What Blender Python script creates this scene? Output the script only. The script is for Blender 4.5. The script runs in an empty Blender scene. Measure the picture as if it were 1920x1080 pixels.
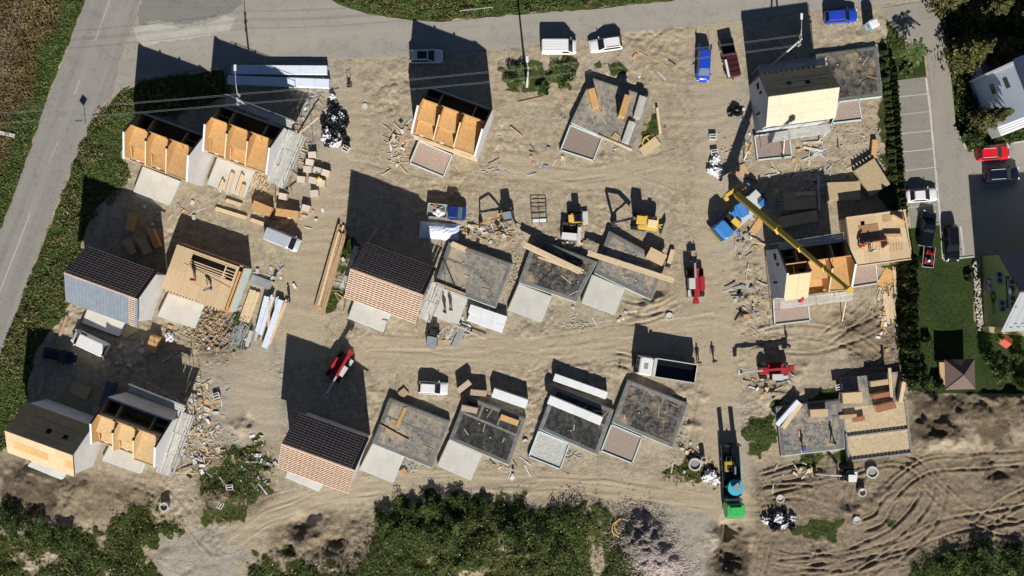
import bpy, bmesh, math, random
import numpy as np
from mathutils import Matrix, Vector

# ------------------------------------------------------------------ camera, sky, sun, exposure
SC = bpy.context.scene
COL = SC.collection
S = 14.2            # photo pixels per metre on the ground
HC = 136.0          # camera height in metres
cam_d = bpy.data.cameras.new('camera')
cam = bpy.data.objects.new('camera', cam_d); COL.objects.link(cam)
cam.location = (0, 0, HC); cam.rotation_euler = (0, 0, 0)
cam_d.sensor_width = 36.0
cam_d.lens = 36.0 * HC * S / 1920.0
cam_d.clip_start = 1.0; cam_d.clip_end = 3000.0
SC.camera = cam
SUN_EL = math.radians(34.8)
SUN_DX, SUN_DY = 0.105, -1.0     # ground direction towards the sun
_n = math.hypot(SUN_DX, SUN_DY); SUN_DX /= _n; SUN_DY /= _n
world = bpy.data.worlds.new('World'); SC.world = world; world.use_nodes = True
wn = world.node_tree.nodes; wl = world.node_tree.links
bg = wn.get('Background') or wn.new('ShaderNodeBackground')
sky = wn.new('ShaderNodeTexSky'); sky.sky_type = 'NISHITA'; sky.sun_disc = False
sky.sun_elevation = SUN_EL; sky.sun_rotation = math.atan2(SUN_DX, SUN_DY)
sky.air_density = 0.55; sky.dust_density = 0.1; sky.ozone_density = 1.2
wl.new(sky.outputs[0], bg.inputs[0]); bg.inputs[1].default_value = 0.05
sun_d = bpy.data.lights.new('sun', 'SUN'); sun_d.energy = 5.0; sun_d.angle = math.radians(0.5)
sun_d.color = (1.0, 0.95, 0.87)
sun = bpy.data.objects.new('sun', sun_d); COL.objects.link(sun)
_dir = Vector((SUN_DX * math.cos(SUN_EL), SUN_DY * math.cos(SUN_EL), math.sin(SUN_EL)))
sun.rotation_euler = _dir.to_track_quat('Z', 'Y').to_euler(); sun.location = (0, 0, 60)
vs = SC.view_settings
vs.view_transform = 'Standard'; vs.look = 'None'; vs.gamma = 1.0; vs.exposure = 0.42
vs.use_curve_mapping = False
SC.cycles.max_bounces = 4; SC.cycles.diffuse_bounces = 2; SC.cycles.glossy_bounces = 2
SC.cycles.transmission_bounces = 2; SC.cycles.transparent_max_bounces = 4

R = random.Random(7)
NR = np.random.default_rng(11)
PI = math.pi

def W(px, py, z=0.0):
    """photo pixel of a point that lies z metres above the ground -> world position"""
    k = 1.0 - z / HC
    return Vector(((px - 960) / S * k, (540 - py) / S * k, z))

def ang(p0, p1):
    return math.atan2(-(p1[1] - p0[1]), p1[0] - p0[0])

# ------------------------------------------------------------------ materials
MATS = {}
def mat(name, col, rough=0.8, var=0.15, scale=2.0, metal=0.0, bump=0.0, bscale=20.0, stretch=None, col2=None, spec=0.3, detail=6.0, coat=0.0):
    if name in MATS: return MATS[name]
    m = bpy.data.materials.new(name); m.use_nodes = True
    nt = m.node_tree; N = nt.nodes; L = nt.links
    b = N['Principled BSDF']
    b.inputs['Roughness'].default_value = rough
    b.inputs['Metallic'].default_value = metal
    b.inputs['Specular IOR Level'].default_value = spec
    if coat: b.inputs['Coat Weight'].default_value = coat; b.inputs['Coat Roughness'].default_value = 0.08
    tc = N.new('ShaderNodeTexCoord'); vec = tc.outputs['Object']
    if stretch:
        mp = N.new('ShaderNodeMapping'); mp.inputs['Scale'].default_value = stretch
        L.new(vec, mp.inputs['Vector']); vec = mp.outputs[0]
    nz = N.new('ShaderNodeTexNoise'); nz.inputs['Scale'].default_value = scale
    nz.inputs['Detail'].default_value = detail; nz.inputs['Roughness'].default_value = 0.65
    L.new(vec, nz.inputs['Vector'])
    rp = N.new('ShaderNodeValToRGB')
    c2 = col2 if col2 else tuple(min(1, c * (1 + var)) for c in col)
    c1 = tuple(c * (1 - var) for c in col) if not col2 else col
    rp.color_ramp.elements[0].position = 0.32; rp.color_ramp.elements[0].color = (*c1, 1)
    rp.color_ramp.elements[1].position = 0.68; rp.color_ramp.elements[1].color = (*c2, 1)
    L.new(nz.outputs['Fac'], rp.inputs[0])
    # each object gets its own slight tone
    oi = N.new('ShaderNodeObjectInfo'); mr = N.new('ShaderNodeMapRange')
    mr.inputs['To Min'].default_value = 1 - var * 0.7; mr.inputs['To Max'].default_value = 1 + var * 0.7
    L.new(oi.outputs['Random'], mr.inputs[0])
    hs = N.new('ShaderNodeHueSaturation'); L.new(mr.outputs[0], hs.inputs['Value']); L.new(rp.outputs[0], hs.inputs['Color'])
    L.new(hs.outputs[0], b.inputs['Base Color'])
    if bump:
        n2 = N.new('ShaderNodeTexNoise'); n2.inputs['Scale'].default_value = bscale; n2.inputs['Detail'].default_value = 4
        L.new(vec, n2.inputs['Vector'])
        bp = N.new('ShaderNodeBump'); bp.inputs['Strength'].default_value = bump; bp.inputs['Distance'].default_value = 0.05
        L.new(n2.outputs['Fac'], bp.inputs['Height']); L.new(bp.outputs[0], b.inputs['Normal'])
    MATS[name] = m
    return m

def leaf_mat(name, stops, scale=0.8, rough=0.7):
    m = bpy.data.materials.new(name); m.use_nodes = True
    nt = m.node_tree; N = nt.nodes; L = nt.links; b = N['Principled BSDF']
    b.inputs['Roughness'].default_value = rough; b.inputs['Specular IOR Level'].default_value = 0.2
    ge = N.new('ShaderNodeNewGeometry')
    nz = N.new('ShaderNodeTexNoise'); nz.inputs['Scale'].default_value = scale; nz.inputs['Detail'].default_value = 5
    L.new(ge.outputs['Position'], nz.inputs['Vector'])
    add = N.new('ShaderNodeMath'); add.operation = 'MULTIPLY_ADD'
    L.new(ge.outputs['Random Per Island'], add.inputs[0]); add.inputs[1].default_value = 0.5
    sub = N.new('ShaderNodeMath'); sub.operation = 'SUBTRACT'; L.new(nz.outputs['Fac'], sub.inputs[0]); sub.inputs[1].default_value = 0.25
    L.new(sub.outputs[0], add.inputs[2])
    rp = N.new('ShaderNodeValToRGB'); cr = rp.color_ramp
    while len(cr.elements) < len(stops): cr.elements.new(0.5)
    for e, (p, c) in zip(cr.elements, stops): e.position = p; e.color = (*c, 1)
    L.new(add.outputs[0], rp.inputs[0]); L.new(rp.outputs[0], b.inputs['Base Color'])
    MATS[name] = m
    return m

OSB = mat('osb_board', (0.50, 0.30, 0.125), 0.75, 0.16, 3.0, bump=0.05, bscale=30)
OSBL = mat('osb_sheet_pale', (0.52, 0.39, 0.235), 0.75, 0.10, 3.0)
OSBD = mat('osb_dark_shade', (0.40, 0.31, 0.185), 0.8, 0.14, 2.0)  # dark board tone, also the shade painted into north roof boards
PLY = mat('plywood_red', (0.33, 0.14, 0.08), 0.7, 0.2, 2.0)
WOOD = mat('timber_pale', (0.60, 0.46, 0.30), 0.7, 0.12, 3.0, stretch=(1, 1, 1))
WOOD2 = mat('timber_brown', (0.42, 0.28, 0.16), 0.75, 0.2, 3.0)
BATT = mat('batten_timber', (0.60, 0.44, 0.33), 0.75, 0.16, 3.0)
GREYW = mat('weathered_plank', (0.46, 0.45, 0.42), 0.85, 0.18, 2.5)
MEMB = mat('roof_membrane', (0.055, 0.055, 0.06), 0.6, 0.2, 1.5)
WALLW = mat('wall_white_membrane', (0.58, 0.58, 0.58), 0.8, 0.08, 1.2)
WALLG = mat('wall_shade_membrane', (0.40, 0.43, 0.47), 0.75, 0.1, 1.4)  # blue-grey of the shaded west walls put into the wall colour
CONC = mat('concrete_pale', (0.49, 0.475, 0.43), 0.9, 0.10, 0.9, bump=0.1)
CONCD = mat('concrete_grey', (0.27, 0.265, 0.25), 0.9, 0.15, 1.2, bump=0.1)
def slab_mat(name, dark, light, dust, seed, lo=0.42, hi=0.58, dl=0.52, dh=0.66):
    m = bpy.data.materials.new(name); m.use_nodes = True
    nt = m.node_tree; N = nt.nodes; L = nt.links; b = N['Principled BSDF']
    b.inputs['Roughness'].default_value = 0.85; b.inputs['Specular IOR Level'].default_value = 0.2
    tc = N.new('ShaderNodeTexCoord')
    mp = N.new('ShaderNodeMapping'); mp.inputs['Location'].default_value = (seed * 7.3, seed * 3.1, 0); L.new(tc.outputs['Object'], mp.inputs[0])
    n1 = N.new('ShaderNodeTexNoise'); n1.inputs['Scale'].default_value = 1.3; n1.inputs['Detail'].default_value = 10; n1.inputs['Roughness'].default_value = 0.8
    n2 = N.new('ShaderNodeTexNoise'); n2.inputs['Scale'].default_value = 0.26; n2.inputs['Detail'].default_value = 12; n2.inputs['Roughness'].default_value = 0.74
    mp2 = N.new('ShaderNodeMapping'); mp2.inputs['Location'].default_value = (seed * 2.3, 11 + seed, 4); L.new(tc.outputs['Object'], mp2.inputs[0])
    L.new(mp.outputs[0], n1.inputs['Vector']); L.new(mp2.outputs[0], n2.inputs['Vector'])
    r1 = N.new('ShaderNodeValToRGB'); r1.color_ramp.elements[0].position = lo; r1.color_ramp.elements[0].color = (*dark, 1)
    r1.color_ramp.elements[1].position = hi; r1.color_ramp.elements[1].color = (*light, 1)
    r2 = N.new('ShaderNodeMapRange'); r2.inputs['From Min'].default_value = dl; r2.inputs['From Max'].default_value = dh
    L.new(n1.outputs['Fac'], r1.inputs[0]); L.new(n2.outputs['Fac'], r2.inputs[0])
    mx = N.new('ShaderNodeMix'); mx.data_type = 'RGBA'; L.new(r2.outputs[0], mx.inputs[0]); L.new(r1.outputs[0], mx.inputs[6]); mx.inputs[7].default_value = (*dust, 1)
    L.new(mx.outputs[2], b.inputs['Base Color'])
    MATS[name] = m
    return m
XPS = mat('insulation_edge', (0.50, 0.60, 0.60), 0.8, 0.1)
XPSD = mat('insulation_edge_dark', (0.20, 0.225, 0.22), 0.85, 0.25, 1.5)
HOLE = mat('dark_opening', (0.008, 0.008, 0.009), 0.95, 0.1)
GRAVEL = mat('pink_gravel', (0.32, 0.25, 0.215), 0.95, 0.35, 9.0, bump=0.8, bscale=14, detail=8)
GRAVELG = mat('grey_gravel', (0.42, 0.42, 0.40), 0.95, 0.35, 6.0, bump=0.8, bscale=14)
SANDF = mat('sand_fill', (0.40, 0.32, 0.21), 0.95, 0.2, 3.0, bump=0.5, bscale=9, detail=9)
WHITE = mat('white_sheet', (0.66, 0.67, 0.69), 0.5, 0.05, 2.0, bump=0.5, bscale=3)
WPAINT = mat('white_paint', (0.68, 0.68, 0.67), 0.35, 0.03, 1.0, coat=0.5)
SILVER = mat('silver_blue_paint', (0.58, 0.63, 0.68), 0.35, 0.04, 1.0, metal=0.3, coat=0.5)
BLUEP = mat('blue_paint', (0.015, 0.055, 0.42), 0.35, 0.04, 1.0, coat=0.5)
BLUED = mat('dark_blue_paint', (0.012, 0.035, 0.16), 0.35, 0.04, 1.0, coat=0.5)
BLUEC = mat('crane_blue', (0.05, 0.20, 0.52), 0.4, 0.08, 1.0)
REDP = mat('red_paint', (0.55, 0.012, 0.02), 0.35, 0.04, 1.0, coat=0.5)
REDM = mat('machine_red', (0.34, 0.025, 0.035), 0.45, 0.1, 2.0)
MAROON = mat('maroon_paint', (0.055, 0.012, 0.018), 0.45, 0.08, 2.0, coat=0.2)
BLACKP = mat('black_paint', (0.006, 0.007, 0.010), 0.25, 0.05, 1.0, coat=0.5)
NAVY = mat('navy_paint', (0.006, 0.009, 0.02), 0.25, 0.05, 1.0, coat=0.5)
GLASS = mat('dark_glass', (0.012, 0.015, 0.02), 0.08, 0.05, 1.0, spec=0.6)
GLASSB = mat('tinted_glass', (0.10, 0.15, 0.17), 0.1, 0.05, 1.0, spec=0.6)
RUBBER = mat('rubber', (0.018, 0.018, 0.018), 0.85, 0.1, 3.0)
STEEL = mat('steel_dark', (0.06, 0.06, 0.065), 0.5, 0.15, 2.0, metal=0.3)
GALV = mat('galvanised_steel', (0.40, 0.42, 0.43), 0.45, 0.1, 2.0, metal=0.5)
CHROME = mat('bright_steel', (0.62, 0.64, 0.66), 0.3, 0.05, 1.0, metal=0.5)
YELM = mat('machine_yellow', (0.62, 0.42, 0.08), 0.5, 0.1, 2.0)
YELC = mat('crane_yellow', (0.40, 0.285, 0.035), 0.45, 0.08, 2.0)
ORNG = mat('machine_orange', (0.42, 0.20, 0.06), 0.5, 0.1, 2.0)
GREENP = mat('green_paint', (0.05, 0.40, 0.10), 0.4, 0.05, 1.0, coat=0.3)
TEALP = mat('teal_paint', (0.05, 0.38, 0.50), 0.4, 0.05, 1.0, coat=0.3)
LAMPW = mat('lamp_lens', (0.7, 0.72, 0.74), 0.15, 0.02, 1.0, spec=0.6)
LAMPR = mat('tail_lens', (0.35, 0.01, 0.01), 0.2, 0.02, 1.0, spec=0.6)
DARKP = mat('dark_plastic', (0.02, 0.02, 0.022), 0.6, 0.1, 2.0)
GREYP = mat('grey_plastic', (0.22, 0.24, 0.25), 0.5, 0.1, 2.0)
PALE = mat('pale_grey_paint', (0.48, 0.49, 0.48), 0.5, 0.06, 2.0)
BLOCK = mat('concrete_block', (0.42, 0.42, 0.41), 0.9, 0.2, 2.0, bump=0.2)
BRICKP = mat('packed_brick', (0.46, 0.36, 0.28), 0.85, 0.25, 6.0)
ROOFBL = mat('roof_grey_blue', (0.17, 0.20, 0.235), 0.5, 0.08, 1.5)
SKIN = mat('skin', (0.45, 0.27, 0.19), 0.6, 0.05)
HAIR = mat('hair_dark', (0.03, 0.02, 0.015), 0.7, 0.1)
PANT = mat('trousers_dark', (0.02, 0.025, 0.04), 0.85, 0.1)
BAGK = mat('black_bag', (0.012, 0.013, 0.018), 0.35, 0.1, 3.0, bump=0.6, bscale=3)

# ------------------------------------------------------------------ mesh helpers
class MB:
    def __init__(s): s.v = []; s.f = []; s.m = []
    def add(s, vs, fs, mi=0, M=None):
        o = len(s.v)
        s.v.extend([tuple(M @ Vector(v)) for v in vs] if M is not None else [tuple(v) for v in vs])
        s.f.extend([tuple(i + o for i in f) for f in fs]); s.m.extend([mi] * len(fs)); return s
    def box(s, c, d, rz=0.0, mi=0, ry=0.0, rx=0.0):
        x, y, z = d[0] / 2, d[1] / 2, d[2] / 2
        vs = [(-x, -y, -z), (x, -y, -z), (x, y, -z), (-x, y, -z), (-x, -y, z), (x, -y, z), (x, y, z), (-x, y, z)]
        fs = [(0, 3, 2, 1), (4, 5, 6, 7), (0, 1, 5, 4), (1, 2, 6, 5), (2, 3, 7, 6), (3, 0, 4, 7)]
        M = Matrix.Translation(c) @ Matrix.Rotation(rz, 4, 'Z') @ Matrix.Rotation(ry, 4, 'Y') @ Matrix.Rotation(rx, 4, 'X')
        return s.add(vs, fs, mi, M)
    def prism(s, poly, z0, z1, mi=0):
        a = sum(poly[i][0] * poly[(i + 1) % len(poly)][1] - poly[(i + 1) % len(poly)][0] * poly[i][1] for i in range(len(poly)))
        if a < 0: poly = poly[::-1]
        n = len(poly)
        vs = [(p[0], p[1], z0) for p in poly] + [(p[0], p[1], z1) for p in poly]
        fs = [tuple(range(n))[::-1], tuple(range(n, 2 * n))] + [(i, (i + 1) % n, (i + 1) % n + n, i + n) for i in range(n)]
        return s.add(vs, fs, mi)
    def bar(s, p0, p1, w, h, mi=0, up=(0, 0, 1)):
        p0, p1 = Vector(p0), Vector(p1); d = (p1 - p0); L = d.length
        if L < 1e-6: return s
        d /= L; up = Vector(up)
        sd = d.cross(up)
        if sd.length < 1e-4: sd = d.cross(Vector((1, 0, 0)))
        sd.normalize(); u = sd.cross(d)
        vs = []
        for p in (p0, p1):
            for a, b in ((-1, -1), (1, -1), (1, 1), (-1, 1)): vs.append(p + sd * (a * w / 2) + u * (b * h / 2))
        return s.add(vs, [(0, 1, 2, 3), (7, 6, 5, 4), (0, 4, 5, 1), (1, 5, 6, 2), (2, 6, 7, 3), (3, 7, 4, 0)], mi)
    def tube(s, pts, r, n=6, mi=0, closed=False):
        pts = [Vector(p) for p in pts]; k = len(pts); rings = []
        for i, p in enumerate(pts):
            a = pts[i - 1] if (i > 0 or closed) else p; b = pts[(i + 1) % k] if (i < k - 1 or closed) else p
            d = (b - a).normalized(); sd = d.cross(Vector((0, 0, 1)))
            if sd.length < 1e-3: sd = Vector((1, 0, 0))
            sd.normalize(); u = sd.cross(d); rr = r[i] if isinstance(r, (list, tuple)) else r
            rings.append([p + sd * math.cos(2 * PI * j / n) * rr + u * math.sin(2 * PI * j / n) * rr for j in range(n)])
        if closed: rings.append(rings[0])
        return s.loft(rings, mi, cap=not closed)
    def loft(s, rings, mi=0, cap=True):
        n = len(rings[0]); vs = [p for r in rings for p in r]; fs = []
        for i in range(len(rings) - 1):
            for j in range(n): fs.append((i * n + j, i * n + (j + 1) % n, (i + 1) * n + (j + 1) % n, (i + 1) * n + j))
        if cap: fs.append(tuple(range(n))[::-1]); fs.append(tuple((len(rings) - 1) * n + j for j in range(n)))
        return s.add(vs, fs, mi)
    def cyl(s, c, r, h, n=16, mi=0, axis='Z', r2=None):
        r2 = r if r2 is None else r2; vs = []
        for zz, rr in ((-h / 2, r), (h / 2, r2)):
            for j in range(n):
                a = 2 * PI * j / n; vs.append((math.cos(a) * rr, math.sin(a) * rr, zz))
        fs = [tuple(range(n))[::-1], tuple(range(n, 2 * n))] + [(j, (j + 1) % n, (j + 1) % n + n, j + n) for j in range(n)]
        M = Matrix.Translation(c)
        if axis == 'X': M = M @ Matrix.Rotation(PI / 2, 4, 'Y')
        if axis == 'Y': M = M @ Matrix.Rotation(PI / 2, 4, 'X')
        return s.add(vs, fs, mi, M)
    def panel(s, quad, t, mi=0):
        """thin solid panel from 4 points (outside face), thickness t inwards"""
        q = [Vector(p) for p in quad]; n = (q[1] - q[0]).cross(q[-1] - q[0]).normalized(); k = len(q)
        vs = q + [p - n * t for p in q]
        fs = [tuple(range(k)), tuple(range(k, 2 * k))[::-1]] + [(i, i + k, (i + 1) % k + k, (i + 1) % k) for i in range(k)]
        return s.add(vs, fs, mi)
    def build(s, name, mats, parent=None, origin=None, smooth=False, bevel=0.0):
        me = bpy.data.meshes.new(name)
        vs = s.v
        if origin is not None: vs = [(v[0] - origin[0], v[1] - origin[1], v[2] - origin[2]) for v in vs]
        me.from_pydata(vs, [], s.f)
        if not isinstance(mats, (list, tuple)): mats = [mats]
        for m in mats: me.materials.append(m)
        if len(mats) > 1: me.polygons.foreach_set('material_index', s.m)
        bm = bmesh.new(); bm.from_mesh(me); bmesh.ops.recalc_face_normals(bm, faces=bm.faces)
        if bevel:
            bmesh.ops.bevel(bm, geom=list(bm.edges), offset=bevel, segments=2, affect='EDGES', clamp_overlap=True)
        bm.to_mesh(me); bm.free()
        if smooth: me.polygons.foreach_set('use_smooth', [True] * len(me.polygons))
        o = bpy.data.objects.new(name, me); COL.objects.link(o)
        if parent is not None: o.parent = parent
        elif origin is not None: o.location = origin
        return o

def tag(o, label, cat, group=None, kind=None):
    o['label'] = label
    if cat: o['category'] = cat
    if group: o['group'] = group
    if kind: o['kind'] = kind
    return o
def thing(name, label, cat, loc=(0, 0, 0), rz=0.0, group=None):
    o = bpy.data.objects.new(name, None); COL.objects.link(o); o.empty_display_size = 0.2
    o.location = loc; o.rotation_euler = (0, 0, rz)
    return tag(o, label, cat, group)
def struct(o, label=None):
    o['kind'] = 'structure'
    if label: o['label'] = label
    return o
def share(src, name, parent, loc=(0, 0, 0), rot=(0, 0, 0), scale=(1, 1, 1)):
    o = bpy.data.objects.new(name, src.data); COL.objects.link(o); o.parent = parent
    o.location = loc; o.rotation_euler = rot; o.scale = scale
    return o

def fast_mesh(name, verts, quads, mats, smooth=False):
    """verts (n,3) array, quads (m,4) or (m,3) array -> object"""
    me = bpy.data.meshes.new(name); k = quads.shape[1]
    me.vertices.add(len(verts)); me.vertices.foreach_set('co', verts.astype(np.float32).ravel())
    me.loops.add(quads.size); me.loops.foreach_set('vertex_index', quads.astype(np.int32).ravel())
    me.polygons.add(len(quads)); me.polygons.foreach_set('loop_start', np.arange(0, quads.size, k, dtype=np.int32))
    me.polygons.foreach_set('loop_total', np.full(len(quads), k, dtype=np.int32))
    if smooth: me.polygons.foreach_set('use_smooth', np.ones(len(quads), dtype=bool))
    for m in (mats if isinstance(mats, (list, tuple)) else [mats]): me.materials.append(m)
    me.update(calc_edges=True)
    o = bpy.data.objects.new(name, me); COL.objects.link(o)
    return o

# ------------------------------------------------------------------ numpy noise and masks (photo-pixel plan coordinates)
def vnoise(x, y, cell, seed):
    """value noise on the regular grid (x varies along columns, y along rows)"""
    g = np.random.default_rng(seed).random((256, 256)); u = x[0] / cell + 1000.37; v = y[:, 0] / cell + 1000.71
    iu = np.floor(u).astype(int); iv = np.floor(v).astype(int); fu = u - iu; fv = v - iv
    fu = fu * fu * (3 - 2 * fu); fv = (fv * fv * (3 - 2 * fv))[:, None]; i0, i1, j0, j1 = iu % 256, (iu + 1) % 256, iv % 256, (iv + 1) % 256
    top = g[np.ix_(j0, i0)] * (1 - fu) + g[np.ix_(j0, i1)] * fu
    bot = g[np.ix_(j1, i0)] * (1 - fu) + g[np.ix_(j1, i1)] * fu
    return top * (1 - fv) + bot * fv - 0.5
def vnoise_pts(u, v, seed):
    g = np.random.default_rng(seed).random((256, 256)); u = u + 1000.37; v = v + 1000.71
    iu = np.floor(u).astype(int); iv = np.floor(v).astype(int); fu = u - iu; fv = v - iv
    fu = fu * fu * (3 - 2 * fu); fv = fv * fv * (3 - 2 * fv)
    a = g[iu % 256, iv % 256]; b = g[(iu + 1) % 256, iv % 256]; c = g[iu % 256, (iv + 1) % 256]; d = g[(iu + 1) % 256, (iv + 1) % 256]
    return (a * (1 - fu) + b * fu) * (1 - fv) + (c * (1 - fu) + d * fu) * fv - 0.5
def fbm(x, y, cell, seed, o=4):
    r = 0; a = 1.0
    for i in range(o): r = r + a * vnoise(x, y, cell / 2 ** i, seed + i * 17); a *= 0.55
    return r
def sdist_poly(px, py, poly, reach=110):
    """signed distance (inside positive) in pixels; -1e3 beyond the polygon's surroundings"""
    out = np.full(px.shape, -1e3); pa = np.array(poly, float)
    lo = pa.min(0) - reach; hi = pa.max(0) + reach
    ci = np.flatnonzero((PX[0] > lo[0]) & (PX[0] < hi[0])); ri = np.flatnonzero((PY[:, 0] > lo[1]) & (PY[:, 0] < hi[1]))
    if not len(ci) or not len(ri): return out
    sl = (slice(ri[0], ri[-1] + 1), slice(ci[0], ci[-1] + 1)); px = px[sl]; py = py[sl]
    d = np.full(px.shape, 1e18); ins = np.zeros(px.shape, bool); n = len(poly)
    for i in range(n):
        x0, y0 = poly[i]; x1, y1 = poly[(i + 1) % n]
        ex, ey = x1 - x0, y1 - y0; L = ex * ex + ey * ey + 1e-9
        t = np.clip(((px - x0) * ex + (py - y0) * ey) / L, 0, 1)
        d = np.minimum(d, (px - x0 - t * ex) ** 2 + (py - y0 - t * ey) ** 2)
        if y0 != y1: ins ^= ((y0 > py) != (y1 > py)) & (px < ex * (py - y0) / ey + x0)
    d = np.sqrt(d); out[sl] = np.where(ins, d, -d); return out
def smooth_line(pts, step=6.0):
    pts = np.array(pts, float); out = []
    P = np.vstack([2 * pts[0] - pts[1], pts, 2 * pts[-1] - pts[-2]])
    for i in range(1, len(P) - 2):
        n = max(2, int(np.hypot(*(P[i + 1] - P[i])) / step))
        for t in np.linspace(0, 1, n, endpoint=False):
            a, b, c, d = P[i - 1], P[i], P[i + 1], P[i + 2]
            out.append(0.5 * (2 * b + (c - a) * t + (2 * a - 5 * b + 4 * c - d) * t * t + (3 * b - a - 3 * c + d) * t ** 3))
    out.append(P[-2]); return np.array(out)
def line_dist(px, py, pts, reach, along=False):
    """signed side distance to a smoothed line, only where |d| < reach (else 1e3); optionally the way along it"""
    ln = smooth_line(pts, 12.0); D = np.full(px.shape, 1e3); A = np.zeros(px.shape); s0 = 0.0
    X = px[0]; Y = py[:, 0]
    for (x0, y0), (x1, y1) in zip(ln[:-1], ln[1:]):
        ci = np.flatnonzero((X > min(x0, x1) - reach) & (X < max(x0, x1) + reach)); ri = np.flatnonzero((Y > min(y0, y1) - reach) & (Y < max(y0, y1) + reach))
        ex, ey = x1 - x0, y1 - y0; L = math.hypot(ex, ey) + 1e-9
        if len(ci) and len(ri):
            sl = (slice(ri[0], ri[-1] + 1), slice(ci[0], ci[-1] + 1)); xx = px[sl]; yy = py[sl]
            t = np.clip(((xx - x0) * ex + (yy - y0) * ey) / (L * L), 0, 1)
            dx = xx - x0 - t * ex; dy = yy - y0 - t * ey; d = np.hypot(dx, dy) * np.where(ex * dy - ey * dx > 0, 1, -1)
            cur = D[sl]; m = np.abs(d) < np.abs(cur); D[sl] = np.where(m, d, cur); A[sl] = np.where(m, s0 + t * L, A[sl])
        s0 += L
    return (D, A) if along else D
def sm(x, a, b):
    t = np.clip((x - a) / (b - a), 0, 1); return t * t * (3 - 2 * t)
# ------------------------------------------------------------------ the ground: one sheet with relief and material masks
MAIN_ROAD = [(245, -240), (161, 0), (139, 55), (117, 119), (92, 178), (65, 255), (51, 300), (14, 400), (0, 436), (-150, 840), (-62, 840), (0, 664), (25, 600), (60, 503),
             (99, 400), (139, 300), (151, 267), (172, 222), (192, 196), (210, 180), (225, 106), (252, 36), (262, 0), (345, -240)]
SIDE_ROAD = [(264, -8), (254, 36), (227, 106), (212, 178), (236, 163), (262, 150), (300, 143), (355, 132), (430, 123), (520, 117), (612, 112), (770, 105), (960, 90), (1180, 60),
             (1390, 40), (1520, 20), (1640, 9), (1760, -6), (2000, -40), (2000, -95), (1760, -62), (1400, -20), (1250, 3), (1100, 18), (960, 28), (850, 40), (800, 41), (700, 28), (640, 12), (600, -14), (500, -70), (300, -90)]
DRIVE = [(1652, 15), (1748, 0), (1770, 60), (1780, 120), (1792, 232), (1813, 278), (1850, 275), (1930, 263), (2010, 252), (2010, 470), (1840, 478), (1826, 479), (1768, 485), (1757, 330), (1748, 200), (1737, 95), (1700, 75), (1668, 45)]
STALLS = [(1680, 151), (1735, 144), (1746, 210), (1755, 330), (1762, 421), (1710, 428), (1700, 350), (1690, 240)]
GRASS = {
    'field': [(255, -240), (161, -2), (92, 176), (51, 298), (0, 434), (-160, 850), (-260, 850), (-260, -240)],
    'verge': [(172, 226), (215, 182), (262, 153), (330, 142), (420, 130), (428, 180), (330, 215), (252, 236), (228, 290), (246, 330), (180, 390), (155, 450), (142, 560), (112, 600), (68, 660), (52, 730), (45, 800), (0, 850), (-90, 860), (-55, 820), (0, 668), (60, 507), (139, 304)],
    'top': [(598, -14), (640, 13), (700, 29), (800, 43), (960, 29), (1100, 19), (1250, 3), (1400, -19), (1400, -240), (598, -240)],
    'bl': [(-150, 935), (0, 938), (30, 972), (100, 988), (190, 990), (235, 962), (270, 938), (310, 945), (336, 985), (318, 1008), (290, 1012), (268, 1035), (302, 1080), (300, 1240), (-150, 1240)],
    'mid': [(378, 890), (428, 868), (452, 832), (484, 822), (502, 862), (498, 920), (455, 968), (402, 992), (374, 950)],
    'bot': [(706, 962), (760, 930), (850, 912), (900, 920), (960, 938), (1050, 948), (1130, 958), (1165, 990), (1172, 1030), (1208, 1080), (1208, 1240), (455, 1240), (468, 1050), (500, 1022), (545, 1036), (600, 1062), (682, 1072), (690, 1010)],
    'br': [(1690, 1090), (1718, 1056), (1780, 1034), (1850, 1022), (1930, 1015), (2100, 1015), (2100, 1240), (1690, 1240)],
    'bush1': [(946, 122), (1000, 117), (1080, 121), (1076, 150), (1036, 178), (986, 166), (946, 148)],
    'bush2': [(1125, 112), (1160, 110), (1165, 140), (1130, 140)],
    'bush3': [(1202, 230), (1232, 218), (1240, 252), (1206, 262)],
    'br1': [(1452, 752), (1500, 756), (1565, 716), (1572, 752), (1462, 772)],
    'br2': [(1396, 780), (1456, 768), (1464, 858), (1402, 852)],
    'isl': [(1238, 884), (1262, 862), (1335, 858), (1342, 900), (1300, 910), (1246, 902)],
    'strip': [(1484, 990), (1568, 984), (1572, 1004), (1490, 1004)],
    'tuft': [(1660, 972), (1682, 962), (1684, 984), (1664, 994)],
    'hedge': [(1646, 86), (1672, 82), (1684, 200), (1692, 430), (1702, 720), (1684, 700), (1664, 430), (1652, 300)],
    'lawn': [(1704, 428), (1762, 422), (1767, 487), (1826, 482), (1826, 600), (1845, 622), (1920, 630), (2040, 640), (2040, 735), (1920, 738), (1760, 738), (1702, 732), (1690, 600), (1690, 430)],
    'isle': [(1672, 110), (1732, 96), (1737, 143), (1680, 151)],
    'garden': [(1770, 60), (1780, 120), (1792, 232), (1813, 278), (2040, 250), (2040, -240), (1748, -240), (1748, 0)],
    'east': [(1660, 40), (1688, 40), (1690, 108), (1668, 108)],
    'se': [(1500, 850), (1580, 845), (1590, 870), (1500, 872)],
    'cent': [(640, 440), (668, 452), (650, 560), (628, 590), (606, 590)],
    'west': [(420, 560), (470, 590), (500, 650), (440, 650)],
}
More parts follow.
